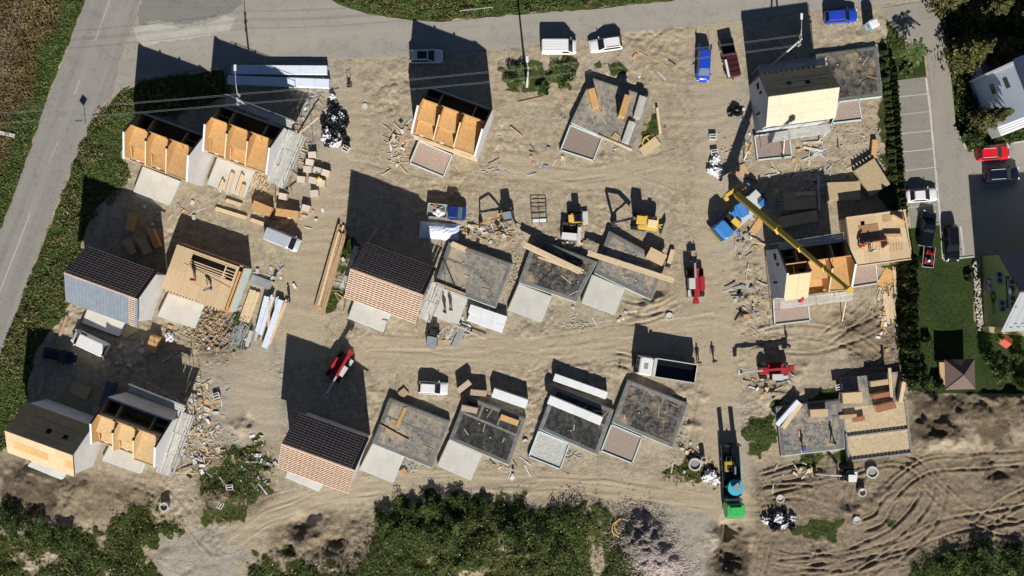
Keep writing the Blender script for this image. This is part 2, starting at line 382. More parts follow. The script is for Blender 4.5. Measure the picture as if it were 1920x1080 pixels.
DARKSOIL = [[(1412, 880), (1600, 850), (1800, 850), (1930, 830), (2040, 830), (2040, 1200), (1400, 1200)], [(1570, 590), (1680, 580), (1690, 700), (1600, 700)], [(1700, 740), (1800, 735), (1930, 745), (1930, 800), (1710, 830)],
            [(500, 985), (690, 965), (700, 1070), (520, 1040)], [(350, 560), (440, 590), (450, 680), (380, 670), (360, 610)], [(0, 860), (240, 900), (300, 920), (280, 950), (100, 985), (0, 940)], [(360, 850), (500, 830), (510, 960), (380, 980)]]
GREYGR = [[(400, 668), (460, 655), (545, 640), (545, 770), (500, 850), (420, 850), (385, 720)], [(290, 1005), (430, 985), (475, 1040), (420, 1100), (290, 1100)], [(1170, 955), (1330, 945), (1350, 1000), (1330, 1100), (1190, 1100)], [(1370, 740), (1400, 740), (1420, 900), (1385, 900)], [(1300, 160), (1400, 150), (1400, 470), (1340, 470)], [(570, 120), (660, 120), (640, 330), (560, 380)]]
TRACKS = [  # two-wheel ruts: polyline, gauge px, depth m
    ([(1430, 918), (1500, 902), (1580, 884), (1650, 862), (1700, 868), (1732, 890), (1736, 930), (1702, 980), (1640, 1022), (1560, 1050), (1450, 1062)], 24, .20),
    ([(1930, 858), (1820, 866), (1750, 872), (1700, 896), (1664, 930)], 26, .20),
    ([(1736, 895), (1790, 950), (1850, 982), (1930, 1002)], 26, .18),
    ([(1440, 1040), (1560, 1056), (1680, 1030), (1780, 988), (1930, 962)], 28, .20),
    ([(1600, 1090), (1680, 1040), (1752, 962), (1764, 892), (1740, 870)], 26, .2),
    ([(1420, 905), (1480, 888), (1560, 874)], 26, .2), ([(1425, 930), (1500, 922), (1540, 930)], 26, .2),
    ([(1592, 1004), (1588, 960), (1596, 910), (1628, 876)], 24, .18), ([(1610, 990), (1650, 975), (1668, 940), (1690, 925)], 22, .22),
    ([(1440, 1000), (1420, 1080)], 24, .15), ([(1450, 1080), (1600, 1062), (1720, 1040)], 26, .16), ([(1820, 1000), (1900, 940), (1960, 920)], 26, .15),
    ([(1350, -10), (1346, 200), (1340, 420), (1345, 640), (1350, 800), (1375, 1000)], 26, .05), ([(1372, 480), (1362, 700), (1368, 860)], 26, .05),
    ([(430, 1020), (520, 965), (620, 930), (760, 906), (960, 908), (1140, 916), (1330, 940)], 26, .10), ([(420, 1000), (500, 945), (640, 915), (800, 900), (1000, 900)], 26, .07),
    ([(250, 895), (320, 930), (360, 985), (400, 1030)], 24, .10), ([(180, 900), (280, 915), (340, 960), (385, 1020)], 24, .10),
    ([(690, 640), (860, 650), (1040, 640), (1180, 620), (1330, 600)], 26, .07), ([(700, 670), (900, 668), (1060, 680), (1180, 660)], 26, .07),
    ([(580, 320), (570, 470), (545, 640)], 26, .04), ([(650, 210), (620, 360), (590, 520)], 26, .04), ([(940, 310), (1080, 330), (1240, 300), (1330, 240)], 26, .06), ([(660, 290), (820, 330), (1000, 350), (1150, 340)], 26, .06),
    ([(1180, 340), (1260, 370), (1310, 440)], 26, .06), ([(1260, 280), (1300, 160), (1330, 60)], 26, .05), ([(700, 690), (690, 650), (640, 600)], 26, .06), ([(1000, 760), (1010, 690), (1060, 650)], 24, .07),
    ([(1400, 640), (1500, 620), (1600, 640), (1660, 680)], 26, .12), ([(1420, 640), (1520, 650), (1620, 620), (1670, 590)], 26, .12), ([(1540, 640), (1600, 600), (1640, 560)], 24, .12), ([(1130, 560), (1200, 580), (1260, 570)], 22, .14), ([(1160, 600), (1220, 590), (1280, 560)], 22, .14), ([(1140, 670), (1180, 680), (1200, 700)], 22, .14), ([(1300, 720), (1290, 780), (1280, 850)], 20, .12), ([(1400, 730), (1450, 720), (1500, 730)], 22, .14)]
SMOOTH = [([(1350, -10), (1346, 200), (1342, 420), (1346, 640), (1356, 800), (1380, 980)], 42), ([(440, 1005), (560, 945), (760, 905), (1000, 906), (1200, 920), (1340, 945)], 24), ([(650, 180), (620, 360), (580, 500), (560, 640)], 42),
          ([(680, 655), (860, 660), (1040, 655), (1180, 635), (1330, 600)], 30), ([(940, 310), (1100, 330), (1260, 320)], 24), ([(470, 690), (480, 790)], 50)]
LUMPS = [  # px, py, radius px, height m
    (575, 1000, 34, 1.0), (560, 985, 18, -1.2), (628, 1020, 22, -1.4), (610, 985, 26, .7), (570, 1045, 20, .6), (545, 1030, 14, -1.0), (1370, 1002, 24, -1.6), (1368, 1040, 30, -1.5), (1340, 1005, 14, .7), (1372, 985, 18, -.6), (1405, 1010, 16, .4),
    (1780, 815, 30, 1.1), (1745, 825, 24, 1.0), (1730, 795, 18, .8), (1765, 790, 14, .8), (1800, 770, 26, .9), (1850, 765, 34, 1.2), (1900, 758, 28, 1.1), (1745, 755, 22, .9), (1880, 890, 24, -.9), (1850, 850, 34, -.5), (455, 800, 18, .7), (468, 790, 12, -.7), (1230, 560, 18, .5), (1210, 575, 16, .5), (1190, 590, 16, -.3),
    (400, 600, 16, .3), (425, 640, 20, .4), (385, 640, 18, -.3), (1160, 690, 20, .5), (1475, 730, 22, .5), (1440, 745, 20, .5), (1500, 700, 20, .4), (60, 895, 40, .8), (140, 930, 40, .9), (30, 960, 40, -.5), (235, 940, 26, .5), (820, 985, 50, .9), (950, 995, 55, .9), (740, 1000, 45, .8), (1070, 1005, 55, .8), (600, 1075, 50, .6),
    (850, 1040, 80, 1.2), (1000, 1040, 80, 1.0), (100, 1030, 80, .8), (1850, 1060, 60, 1.2), (1280, 740, 18, .5), (1300, 800, 14, .4), (1540, 870, 22, -.5), (1520, 858, 14, .5), (310, 1045, 22, .3), (1400, 560, 14, .4), (1410, 590, 14, .4), (1390, 610, 14, .3),
    (1660, 930, 20, .5), (1640, 925, 18, -.5), (1600, 965, 22, .5), (1580, 940, 18, -.4), (420, 930, 30, .6), (395, 900, 22, -.5), (1320, 740, 10, .3), (700, 735, 10, .3), (1206, 1002, 44, 1.5), (1232, 1050, 40, 1.1), (1190, 1030, 30, .5)]

def axis(lo, hi, step, far):
    a = np.arange(lo, hi + step / 2, step); out = []; s = step; x = hi
    while x < far: s *= 1.7; x += s; out.append(x)
    o = np.array(out); return np.concatenate([lo - (o - hi)[::-1], a, o])
GX = axis(-70, 70, 0.16, 420); GY = axis(-40.5, 40.5, 0.16, 420)
gx, gy = np.meshgrid(GX, GY)
PX = gx * S + 960; PY = 540 - gy * S
wx = PX + fbm(gx, gy, 1.6, 3, 3) * 14; wy = PY + fbm(gx, gy, 1.6, 9, 3) * 14
fb12 = fbm(gx, gy, 1.3, 31, 4) * 26; fb3 = fbm(gx, gy, 3, 5, 3) * 40
hnf = fbm(gx, gy, 2.4, 131, 4); hnf2 = fbm(gx, gy, 7, 137, 3)
grass = np.zeros_like(gx); lawn = np.zeros_like(gx); dryg = np.zeros_like(gx)
for k, p in GRASS.items():
    if k in ('lawn', 'isle'):
        s_ = sdist_poly(PX, PY, p); v = sm(s_, -3, 4); lawn = np.maximum(lawn, v)
    elif k in ('field', 'verge', 'top', 'garden'):
        s_ = sdist_poly(PX + (wx - PX) * .35, PY + (wy - PY) * .35, p); v = sm(s_, -3, 4)
    else:
        s_ = sdist_poly(wx, wy, p) + fb12; v = sm(s_, -6, 8)
    if k not in ('lawn', 'isle', 'field', 'verge', 'top', 'garden'): v = v * np.clip(1.1 - 1.25 * np.clip(-hnf * 1.3 - hnf2 * .5 + .02, 0, 1), .25, 1)
    grass = np.maximum(grass, v)
    if k == 'field': dryg = np.maximum(dryg, sm(s_ + fb3, 28, 62))
road = np.full_like(gx, -1e3)
for p in (MAIN_ROAD, SIDE_ROAD, DRIVE, STALLS): road = np.maximum(road, sdist_poly(PX, PY, p))
dark = np.zeros_like(gx)
for p in DARKSOIL: dark = np.maximum(dark, sm(sdist_poly(wx, wy, p), -18, 14))
SOIL_AND_SHADE = [[(1712, 782), (1760, 775), (1800, 790), (1795, 828), (1730, 838), (1708, 810)], [(1828, 800), (1870, 785), (1905, 800), (1900, 830), (1840, 832)], [(1845, 884), (1930, 880), (1930, 900), (1850, 896)], [(1700, 742), (1780, 738), (1800, 760), (1900, 745), (1930, 760), (1930, 785), (1850, 790), (1770, 772), (1710, 770)], [(1345, 985), (1398, 985), (1405, 1090), (1335, 1090)], [(545, 985), (590, 975), (600, 1000), (560, 1015)], [(615, 1005), (655, 1005), (650, 1035), (615, 1030)], [(1500, 845), (1590, 850), (1595, 875), (1505, 868)], [(0, 880), (60, 885), (110, 920), (120, 965), (60, 975), (0, 945)]]  # dark dug soil and pits; lower-left patch paints the weed bank's shadow
soil_and_shade = np.zeros_like(gx)
for p in SOIL_AND_SHADE: soil_and_shade = np.maximum(soil_and_shade, sm(sdist_poly(wx, wy, p) + fb12 * .8, -8, 8))
grey = np.zeros_like(gx)
for p in GREYGR: grey = np.maximum(grey, sm(sdist_poly(wx, wy, p), -16, 16))
smo = np.zeros_like(gx)
for ln, w in SMOOTH: smo = np.maximum(smo, 1 - sm(np.abs(line_dist(PX, PY, ln, w + 12)), w * .55, w + 8))
# relief
def ridged(cell, seed, o=3): return np.abs(fbm(gx, gy, cell, seed, o))
h = fbm(gx, gy, 5.0, 41, 3) * .10
patch = sm(fbm(gx, gy, 6, 77, 3), -.05, .45)
rough = (1 - .9 * smo) * (1 - .7 * grass) * (.16 + .8 * patch + .45 * dark)
h += rough * (fbm(gx, gy, 1.1, 51, 5) * .24 - ridged(.8, 61, 3) * .26 + ridged(1.9, 67, 4) * .12)
h += (fbm(gx, gy, .42, 71, 2) * .075 - np.abs(fbm(gx, gy, .55, 83, 2)) * .06) * (1 - .7 * smo) * (.5 + patch)
# faint long drag marks
sx = vnoise_pts(gx * .12 + vnoise(gx, gy, 6, 3) * 2, gy * 1.6 + vnoise(gx, gy, 7, 4) * 5, 15)
h += sx * .06 * (1 - grass)
trk = np.zeros_like(gx)
modn = vnoise(gx, gy, 3.0, 5) + .5
for q_, (ln, gauge, dep) in enumerate(TRACKS):
    d, al = line_dist(PX, PY, ln, gauge + 4, True)
    m = np.abs(d) < 900; d = d + vnoise(gx, gy, 3.5, 8 + q_) * (4 if dep > .1 else 7)
    end = sm(al, 0, 26) * (1 - sm(al, al.max() - 26, al.max())) if dep > .1 else 1.0
    env = np.exp(-(np.abs(np.abs(d) - gauge / 2) / 6.5) ** 2) * m * end
    st = vnoise_pts(d / 3.6, al / 55.0, 100 + q_) + .6 * vnoise_pts(d / 1.9, al / 30.0, 200 + q_)
    st2 = vnoise_pts(d / 5.5, al / 90.0, 300 + q_)
    h += env * (st * 1.1 + st2 * .8) * dep * 1.25
    if dep > .1:
        dd = np.abs(np.abs(d) - gauge / 2); gv = (-np.exp(-(dd / 2.4) ** 2) + .75 * np.exp(-((dd - 5.0) / 1.7) ** 2)) * m * end; h += gv * dep * (.25 + .75 * modn); trk = np.maximum(trk, np.exp(-(dd / 2.6) ** 2) * m * end * .8)
    trk = np.maximum(trk, env * np.clip(.5 - st * 1.6, 0, 1) * min(1, dep * 6))
lumpn = 1 + .6 * fbm(gx, gy, 1.0, 91, 3)
for x, y, r, z in LUMPS:
    d2 = ((wx - x) ** 2 + (wy - y) ** 2) / (r * r); h += z * np.exp(-np.minimum(d2, 40) * 1.4) * lumpn
h = h + grass * (1 - lawn) * (fbm(gx, gy, 2.2, 101, 3) * .25 + .05)
h = h * (1 - lawn * .8)
FLAT = []          # building plots, filled with (polygon) before use: ground stays below the slabs
def plot(*pts): FLAT.append(list(pts))
# ------------------------------------------------------------------ plots (photo px on the ground): houses and slabs
HL, HW = 8.7, 6.3       # house length along the ridge, width
ZE, ZR = 6.2, 9.1       # eaves and ridge heights
AL, AR = math.radians(-20.0), math.radians(7.6)
HOUSES = {'h1': (337, 287, AL), 'h2': (479, 274, AL), 'h3': (852, 241, AL), 'h4': (279, 798, AL), 'deck_bl': (132, 811, AL), 'batt_l': (241, 537, AL), 'batt_m': (741, 530, AL), 'batt_b': (621, 836, AL),
          'plat_l': (394, 521, AL), 'deck_tr': (1471, 197, AR), 'shell_r': (1502, 506, AR), 'plat_r': (1633, 449, AR)}
SLABS = {  # z top, main polygon
    'a': [(843, 453), (960, 495), (929, 577), (815, 535)], 'b': [(1003, 448), (1119, 491), (1080, 566), (973, 530)], 'c': [(1143, 434), (1248, 491), (1221, 562), (1115, 512)],
    'd': [(731, 747), (842, 790), (809, 877), (699, 832)], 'e': [(875, 743), (985, 785), (954, 872), (843, 824)], 'f': [(1041, 725), (1150, 769), (1120, 853), (1011, 804)], 'g': [(1178, 713), (1289, 757), (1260, 839), (1148, 792)],
    'h': [(1110, 147), (1217, 182), (1185, 280), (1071, 230)], 'i': [(1524, 103), (1644, 87), (1654, 180), (1534, 194)], 'j': [(1456, 764), (1576, 750), (1584, 841), (1466, 855)], 'k': [(1574, 710), (1693, 696), (1711, 851), (1591, 866)]}
TERR = {  # terraces: polygon, fill
    'a': ([(818, 539), (875, 560), (858, 607), (801, 587)], 'c'), 'b': ([(973, 533), (1033, 556), (1014, 603), (953, 580)], 'c'), 'c': ([(1111, 516), (1170, 541), (1152, 589), (1091, 567)], 'c'),
    'd': ([(698, 834), (756, 856), (736, 904), (675, 879)], 'c'), 'e': ([(842, 826), (902, 852), (882, 899), (821, 872)], 'c'), 'f': ([(1009, 807), (1069, 832), (1051, 881), (990, 857)], 'gp'), 'g': ([(1146, 795), (1205, 820), (1186, 870), (1126, 846)], 'p'),
    'h': ([(1069, 233), (1130, 258), (1113, 302), (1050, 282)], 'p'), 'i': ([(1572, 190), (1611, 185), (1617, 225), (1559, 232)], 'p'), 'tr': ([(1414, 254), (1480, 246), (1486, 294), (1420, 301)], 'p'), 'r1': ([(1449, 560), (1514, 551), (1520, 602), (1452, 610)], 'p'), 'r2': ([(1590, 498), (1643, 494), (1647, 532), (1597, 540)], 'p'),
    'batt_l': ([(172, 560), (238, 586), (222, 629), (155, 604)], 'c'), 'plat_l': ([(316, 550), (381, 571), (363, 614), (296, 592)], 'c'), 'h1': ([(268, 313), (335, 339), (315, 383), (251, 358)], 'c'), 'h2': ([(408, 296), (475, 321), (457, 369), (389, 344)], 'c'),
    'h3': ([(785, 263), (849, 290), (832, 333), (767, 306)], 'p'), 'h4': ([(213, 822), (280, 846), (262, 887), (192, 862)], 'c'), 'deck_bl': ([(70, 852), (133, 868), (115, 898), (53, 873)], 'c'), 'batt_m': ([(667, 558), (733, 586), (718, 621), (653, 596)], 'c'), 'batt_b': ([(542, 872), (610, 898), (597, 920), (536, 894)], 'c')}
def house_poly(k):
    cx, cy, a = HOUSES[k]; L = HL * S / 2 + 3; w = HW * S / 2 + 3; c, s = math.cos(a), math.sin(a)
    return [(cx + u * c - v * s, cy - (u * s + v * c)) for u, v in ((-L, -w), (L, -w), (L, w), (-L, w))]
flat = np.zeros_like(h)
for p in [house_poly(k) for k in HOUSES] + list(SLABS.values()) + [t[0] for t in TERR.values()]:
    flat = np.maximum(flat, sm(sdist_poly(PX, PY, p), -9, 0))
h = h * (1 - flat) - .06 * flat
rm = sm(road, -7, 3)
h = h * (1 - rm) - .05 * rm
far = sm(np.maximum(np.abs(gx) - 74, np.abs(gy) - 43), 0, 10); h = h * (1 - far)
grass = np.where(flat > .5, grass * .2, grass)
verts = np.stack([gx, gy, h], -1).reshape(-1, 3)
ny, nx = gx.shape; idx = np.arange(ny * nx).reshape(ny, nx)
quads = np.stack([idx[:-1, :-1], idx[:-1, 1:], idx[1:, 1:], idx[1:, :-1]], -1).reshape(-1, 4)

def ground_mat():
    m = bpy.data.materials.new('site_ground'); m.use_nodes = True
    nt = m.node_tree; N = nt.nodes; L = nt.links; b = N['Principled BSDF']
    b.inputs['Roughness'].default_value = 0.95; b.inputs['Specular IOR Level'].default_value = 0.1
    tc = N.new('ShaderNodeTexCoord'); P = tc.outputs['Object']
    def noise(sc, det=6, rg=.65, st=None):
        n = N.new('ShaderNodeTexNoise'); n.inputs['Scale'].default_value = sc; n.inputs['Detail'].default_value = det; n.inputs['Roughness'].default_value = rg
        if st:
            mp = N.new('ShaderNodeMapping'); mp.inputs['Scale'].default_value = st; L.new(P, mp.inputs[0]); L.new(mp.outputs[0], n.inputs['Vector'])
        else: L.new(P, n.inputs['Vector'])
        return n.outputs['Fac']
    def ramp(f, stops):
        r = N.new('ShaderNodeValToRGB'); cr = r.color_ramp
        while len(cr.elements) < len(stops): cr.elements.new(.5)
        for e, (p, c) in zip(cr.elements, stops): e.position = p; e.color = (*c, 1)
        L.new(f, r.inputs[0]); return r.outputs[0]
    def mix(f, a, c):
        x = N.new('ShaderNodeMix'); x.data_type = 'RGBA'; L.new(f, x.inputs[0]); L.new(a, x.inputs[6]); L.new(c, x.inputs[7]); return x.outputs[2]
    def att(n):
        a = N.new('ShaderNodeAttribute'); a.attribute_name = n; return a.outputs['Fac']
    def mth(op, a, b_):
        x = N.new('ShaderNodeMath'); x.operation = op
        for i, q in enumerate((a, b_)):
            if isinstance(q, (int, float)): x.inputs[i].default_value = q
            else: L.new(q, x.inputs[i])
        x.use_clamp = True; return x.outputs[0]
    big = noise(.12, 8, .6); mid = noise(1.7, 8, .78); fine = noise(5.0, 5, .75); grit = noise(7.5, 4, .85)
    dirt = ramp(mid, [(.30, (.235, .186, .122)), (.48, (.37, .302, .208)), (.66, (.48, .408, .30))])
    d2 = ramp(mid, [(.30, (.275, .228, .162)), (.5, (.40, .342, .252)), (.68, (.51, .452, .35))])
    c = mix(mth('MULTIPLY', mth('SUBTRACT', big, .36), 3.0), dirt, d2)
    gr = ramp(fine, [(.3, (.23, .205, .165)), (.5, (.35, .325, .275)), (.75, (.48, .455, .40))])
    c = mix(mth('MULTIPLY', att('grey'), .8), c, gr)
    dk = ramp(mid, [(.28, (.085, .062, .042)), (.5, (.20, .155, .105)), (.72, (.33, .265, .185))])
    c = mix(mth('MULTIPLY', att('dark'), .85), c, dk)
    damp = ramp(fine, [(.3, (.16, .12, .08)), (.7, (.30, .235, .16))])
    c = mix(mth('MULTIPLY', att('track'), .35), c, damp)
    wt = ramp(fine, [(.3, (.045, .034, .022)), (.55, (.095, .070, .045)), (.8, (.17, .13, .085))])
    c = mix(mth('MULTIPLY', att('soil_and_shade'), .9), c, wt)
    dmp = ramp(noise(.55, 11, .68), [(.50, (0, 0, 0)), (.60, (1, 1, 1))]); dc = ramp(fine, [(.3, (.125, .098, .066)), (.7, (.27, .22, .155))])
    c = mix(mth('MULTIPLY', mth('MULTIPLY', dmp, .42), mth('SUBTRACT', 1.0, att('smooth'))), c, dc)
    pale = ramp(fine, [(.3, (.37, .30, .208)), (.7, (.49, .41, .295))])
    c = mix(mth('MULTIPLY', att('smooth'), .6), c, pale)
    stones = ramp(grit, [(.57, (0, 0, 0)), (.66, (1, 1, 1))])
    pal2 = N.new('ShaderNodeRGB'); pal2.outputs[0].default_value = (.47, .44, .39, 1)
    c = mix(mth('MULTIPLY', stones, .6), c, pal2.outputs[0])
    drk = ramp(grit, [(.30, (1, 1, 1)), (.40, (0, 0, 0))])
    blk = N.new('ShaderNodeRGB'); blk.outputs[0].default_value = (.12, .095, .065, 1)
    c = mix(mth('MULTIPLY', drk, .55), c, blk.outputs[0])
    sp = noise(16, 2, .9, None); spk = ramp(sp, [(.25, (.62, .62, .62)), (.5, (1, 1, 1)), (.78, (1.35, 1.33, 1.28))])
    mu = N.new('ShaderNodeMix'); mu.data_type = 'RGBA'; mu.blend_type = 'MULTIPLY'; mu.inputs[0].default_value = .8; L.new(c, mu.inputs[6]); L.new(spk, mu.inputs[7]); c = mu.outputs[2]
    g1 = ramp(fine, [(.25, (.020, .030, .008)), (.5, (.050, .068, .018)), (.75, (.11, .11, .042))])
    g2 = ramp(mid, [(.3, (.04, .035, .015)), (.5, (.10, .078, .034)), (.7, (.19, .15, .07))])
    g = mix(att('dry'), g1, g2)
    lw = ramp(fine, [(.2, (.016, .032, .009)), (.55, (.032, .058, .016)), (.8, (.062, .088, .028))])
    lw2 = ramp(noise(.35, 9, .65), [(.35, (.018, .036, .010)), (.65, (.066, .080, .026))])
    lw = mix(mth('MULTIPLY', mid, .9), lw, lw2)
    g = mix(att('lawn'), g, lw)
    ga = mth('MULTIPLY', mth('SUBTRACT', mth('ADD', att('grass'), mth('MULTIPLY', mth('SUBTRACT', fine, .5), .9)), .35), 4.0)
    c = mix(ga, c, g)
    L.new(c, b.inputs['Base Color'])
    bp = N.new('ShaderNodeBump'); bp.inputs['Strength'].default_value = .9; bp.inputs['Distance'].default_value = .11
    hh = N.new('ShaderNodeMath'); hh.operation = 'ADD'; L.new(fine, hh.inputs[0]); L.new(grit, hh.inputs[1])
    L.new(hh.outputs[0], bp.inputs['Height']); L.new(bp.outputs[0], b.inputs['Normal'])
    return m
ground = fast_mesh('ground', verts, quads, ground_mat(), smooth=True)
for nm, arr in (('grass', grass), ('lawn', lawn), ('dry', dryg), ('dark', dark), ('grey', grey), ('track', trk), ('smooth', smo), ('soil_and_shade', soil_and_shade)):
    a = ground.data.attributes.new(nm, 'FLOAT', 'POINT'); a.data.foreach_set('value', arr.astype(np.float32).ravel())
struct(ground, 'churned bare earth and weeds of the building site')

def gz(x, y):
    i = int(np.clip(np.searchsorted(GX, x), 1, nx - 1)); j = int(np.clip(np.searchsorted(GY, y), 1, ny - 1))
    return float(h[j, i])
def G(px, py, dz=0.0):
    p = W(px, py); p.z = gz(p.x, p.y) + dz; return p

# ------------------------------------------------------------------ roads and paved areas
def asphalt(name, base, dirn=0.0, streak=.25, scl=.5):
    m = bpy.data.materials.new(name); m.use_nodes = True
    nt = m.node_tree; N = nt.nodes; L = nt.links; b = N['Principled BSDF']
    b.inputs['Roughness'].default_value = .9; b.inputs['Specular IOR Level'].default_value = .15
    tc = N.new('ShaderNodeTexCoord')
    m0 = N.new('ShaderNodeMapping'); m0.inputs['Rotation'].default_value = (0, 0, -dirn); L.new(tc.outputs['Object'], m0.inputs[0])
    mp = N.new('ShaderNodeMapping'); mp.inputs['Scale'].default_value = (.02, 1, 1); L.new(m0.outputs[0], mp.inputs[0])
    def nz(v, s, d): n = N.new('ShaderNodeTexNoise'); n.inputs['Scale'].default_value = s; n.inputs['Detail'].default_value = d; n.inputs['Roughness'].default_value = .7; L.new(v, n.inputs['Vector']); return n.outputs['Fac']
    a = nz(mp.outputs[0], scl, 4); c = nz(tc.outputs['Object'], .35, 8); f = nz(tc.outputs['Object'], 9, 4)
    s1 = N.new('ShaderNodeMath'); s1.operation = 'MULTIPLY_ADD'; L.new(a, s1.inputs[0]); s1.inputs[1].default_value = streak * 2; s1.inputs[2].default_value = 1 - streak - .25
    s2 = N.new('ShaderNodeMath'); s2.operation = 'MULTIPLY_ADD'; L.new(c, s2.inputs[0]); s2.inputs[1].default_value = .30; L.new(s1.outputs[0], s2.inputs[2])
    s3 = N.new('ShaderNodeMath'); s3.operation = 'MULTIPLY_ADD'; L.new(f, s3.inputs[0]); s3.inputs[1].default_value = .22; L.new(s2.outputs[0], s3.inputs[2])
    v = N.new('ShaderNodeVectorMath'); v.operation = 'SCALE'; v.inputs[0].default_value = base; L.new(s3.outputs[0], v.inputs['Scale'])
    vr = N.new('ShaderNodeTexNoise'); vr.inputs['Scale'].default_value = .22; vr.inputs['Detail'].default_value = 12; vr.inputs['Roughness'].default_value = .62; L.new(tc.outputs['Object'], vr.inputs['Vector'])
    ab = N.new('ShaderNodeMath'); ab.operation = 'SUBTRACT'; L.new(vr.outputs['Fac'], ab.inputs[0]); ab.inputs[1].default_value = .5
    ab2 = N.new('ShaderNodeMath'); ab2.operation = 'ABSOLUTE'; L.new(ab.outputs[0], ab2.inputs[0])
    ck = N.new('ShaderNodeMapRange'); ck.inputs['From Min'].default_value = .0; ck.inputs['From Max'].default_value = .006; ck.inputs['To Min'].default_value = .62; ck.inputs['To Max'].default_value = 1.0; L.new(ab2.outputs[0], ck.inputs[0])
    v2 = N.new('ShaderNodeVectorMath'); v2.operation = 'SCALE'; L.new(v.outputs[0], v2.inputs[0]); L.new(ck.outputs[0], v2.inputs['Scale'])
    L.new(v2.outputs[0], b.inputs['Base Color'])
    bp = N.new('ShaderNodeBump'); bp.inputs['Strength'].default_value = .3; bp.inputs['Distance'].default_value = .02; L.new(f, bp.inputs['Height']); L.new(bp.outputs[0], b.inputs['Normal'])
    return m
def sheet(name, poly, z, m, jit=1.2, step=9, parent=None):
    pts = []; n = len(poly)
    for i in range(n):
        a = np.array(poly[i], float); c = np.array(poly[(i + 1) % n], float); k = max(1, int(np.hypot(*(c - a)) / step))
        for t in range(k):
            p = a + (c - a) * t / k; pts.append((p[0] + R.uniform(-jit, jit), p[1] + R.uniform(-jit, jit)))
    mb = MB(); mb.prism([tuple(W(*p))[:2] for p in pts], z - .05, z)
    o = mb.build(name, m, parent)
    return o
struct(sheet('main_road', MAIN_ROAD, .030, asphalt('asphalt_grey', (.235, .225, .205), math.radians(69.5), .34, .55)), 'grey asphalt road along the left edge')
struct(sheet('side_road', SIDE_ROAD, .020, asphalt('asphalt_dusty', (.285, .268, .235), math.radians(4), .2, .6)), 'dusty asphalt lane across the top')
struct(sheet('driveway', DRIVE, .020, asphalt('paving_beige', (.265, .245, .21), math.radians(85), .12, .5), jit=.3), 'beige paved driveway and yard')
struct(sheet('parking_bays', STALLS, .026, asphalt('paving_grey', (.225, .215, .19), 0, .15, 2.0), jit=.3), 'grey paved parking bays')
struct(sheet('old_apron', [(266, 2), (258, 32), (262, 46), (300, 40), (345, 47), (385, 38), (430, 24), (455, 6), (450, -40), (280, -40)], .034, asphalt('asphalt_worn', (.19, .185, .172), 0, .25, 1.2), jit=3, step=5), 'worn dark asphalt patch at the road corner')
struct(sheet('concrete_apron', [(252, 54), (262, 48), (300, 44), (340, 52), (390, 44), (420, 28), (440, 36), (430, 58), (360, 72), (300, 78), (262, 92), (256, 76)], .034, mat('pale_road_concrete', (.36, .345, .31), .9, .12, .8, bump=.1), jit=2, step=6), 'pale concrete patch at the road corner')
mk = mat('road_paint', (.40, .40, .38), .8, .25, 6, detail=9)
def stripe(name, p0, p1, w, z, parent=None):
    a, c = W(*p0), W(*p1); a.z = c.z = z; o = MB().bar(a, c, w, .008).build(name, mk, parent); return o
lm = thing('lane_marking', 'broken white centre line of the left road', 'road marking', (0, 0, 0))
lm['kind'] = 'structure'
for p0, p1 in (((206, 0), (179, 76)), ((110, 262), (92, 306)), ((57, 400), (-2, 552)), ((150, 150), (140, 178))): stripe('dash', p0, p1, .09, .036, lm)
bm_ = thing('bay_marking', 'white lines dividing the parking bays', 'road marking', (0, 0, 0)); bm_['kind'] = 'structure'
for p0, p1 in (((1681, 182), (1739, 176)), ((1687, 215), (1743, 209)), ((1689, 251), (1746, 245)), ((1692, 285), (1749, 279)), ((1695, 320), (1751, 314)), ((1698, 356), (1754, 349)), ((1700, 390), (1757, 383)), ((1838, 312), (1850, 310)), ((1841, 348), (1900, 342))): stripe('line', p0, p1, .12, .032, bm_)
KERB = mat('kerb_stone', (.46, .45, .42), .9, .1, 3)
def kerb(label, pts, w=.18, hgt=.12):
    t = thing('kerb', label, 'kerb', (0, 0, 0))
    for a, c in zip(pts[:-1], pts[1:]):
        A, C = W(*a), W(*c); n = max(1, round((C - A).length / 1.6))
        for i in range(n):
            p = A.lerp(C, i / n); q = A.lerp(C, (i + .97) / n); p.z = q.z = hgt / 2 - .01; MB().bar(p, q, w, hgt).build('kerb_stone', KERB, t)
    return t
kerb('long pale kerb between parking bays and driveway', [(1736, 146), (1743, 200), (1756, 340), (1764, 425), (1768, 486)], .26, .05)
kerb('pale kerb closing the driveway above the lawn', [(1768, 488), (1826, 481)])
kerb('pale kerb round the conifer bed beside the red car', [(1790, 236), (1812, 280), (1850, 276), (1925, 264)])
kerb('short pale strip beside the black estate car', [(1801, 424), (1807, 479)], .2, .05)
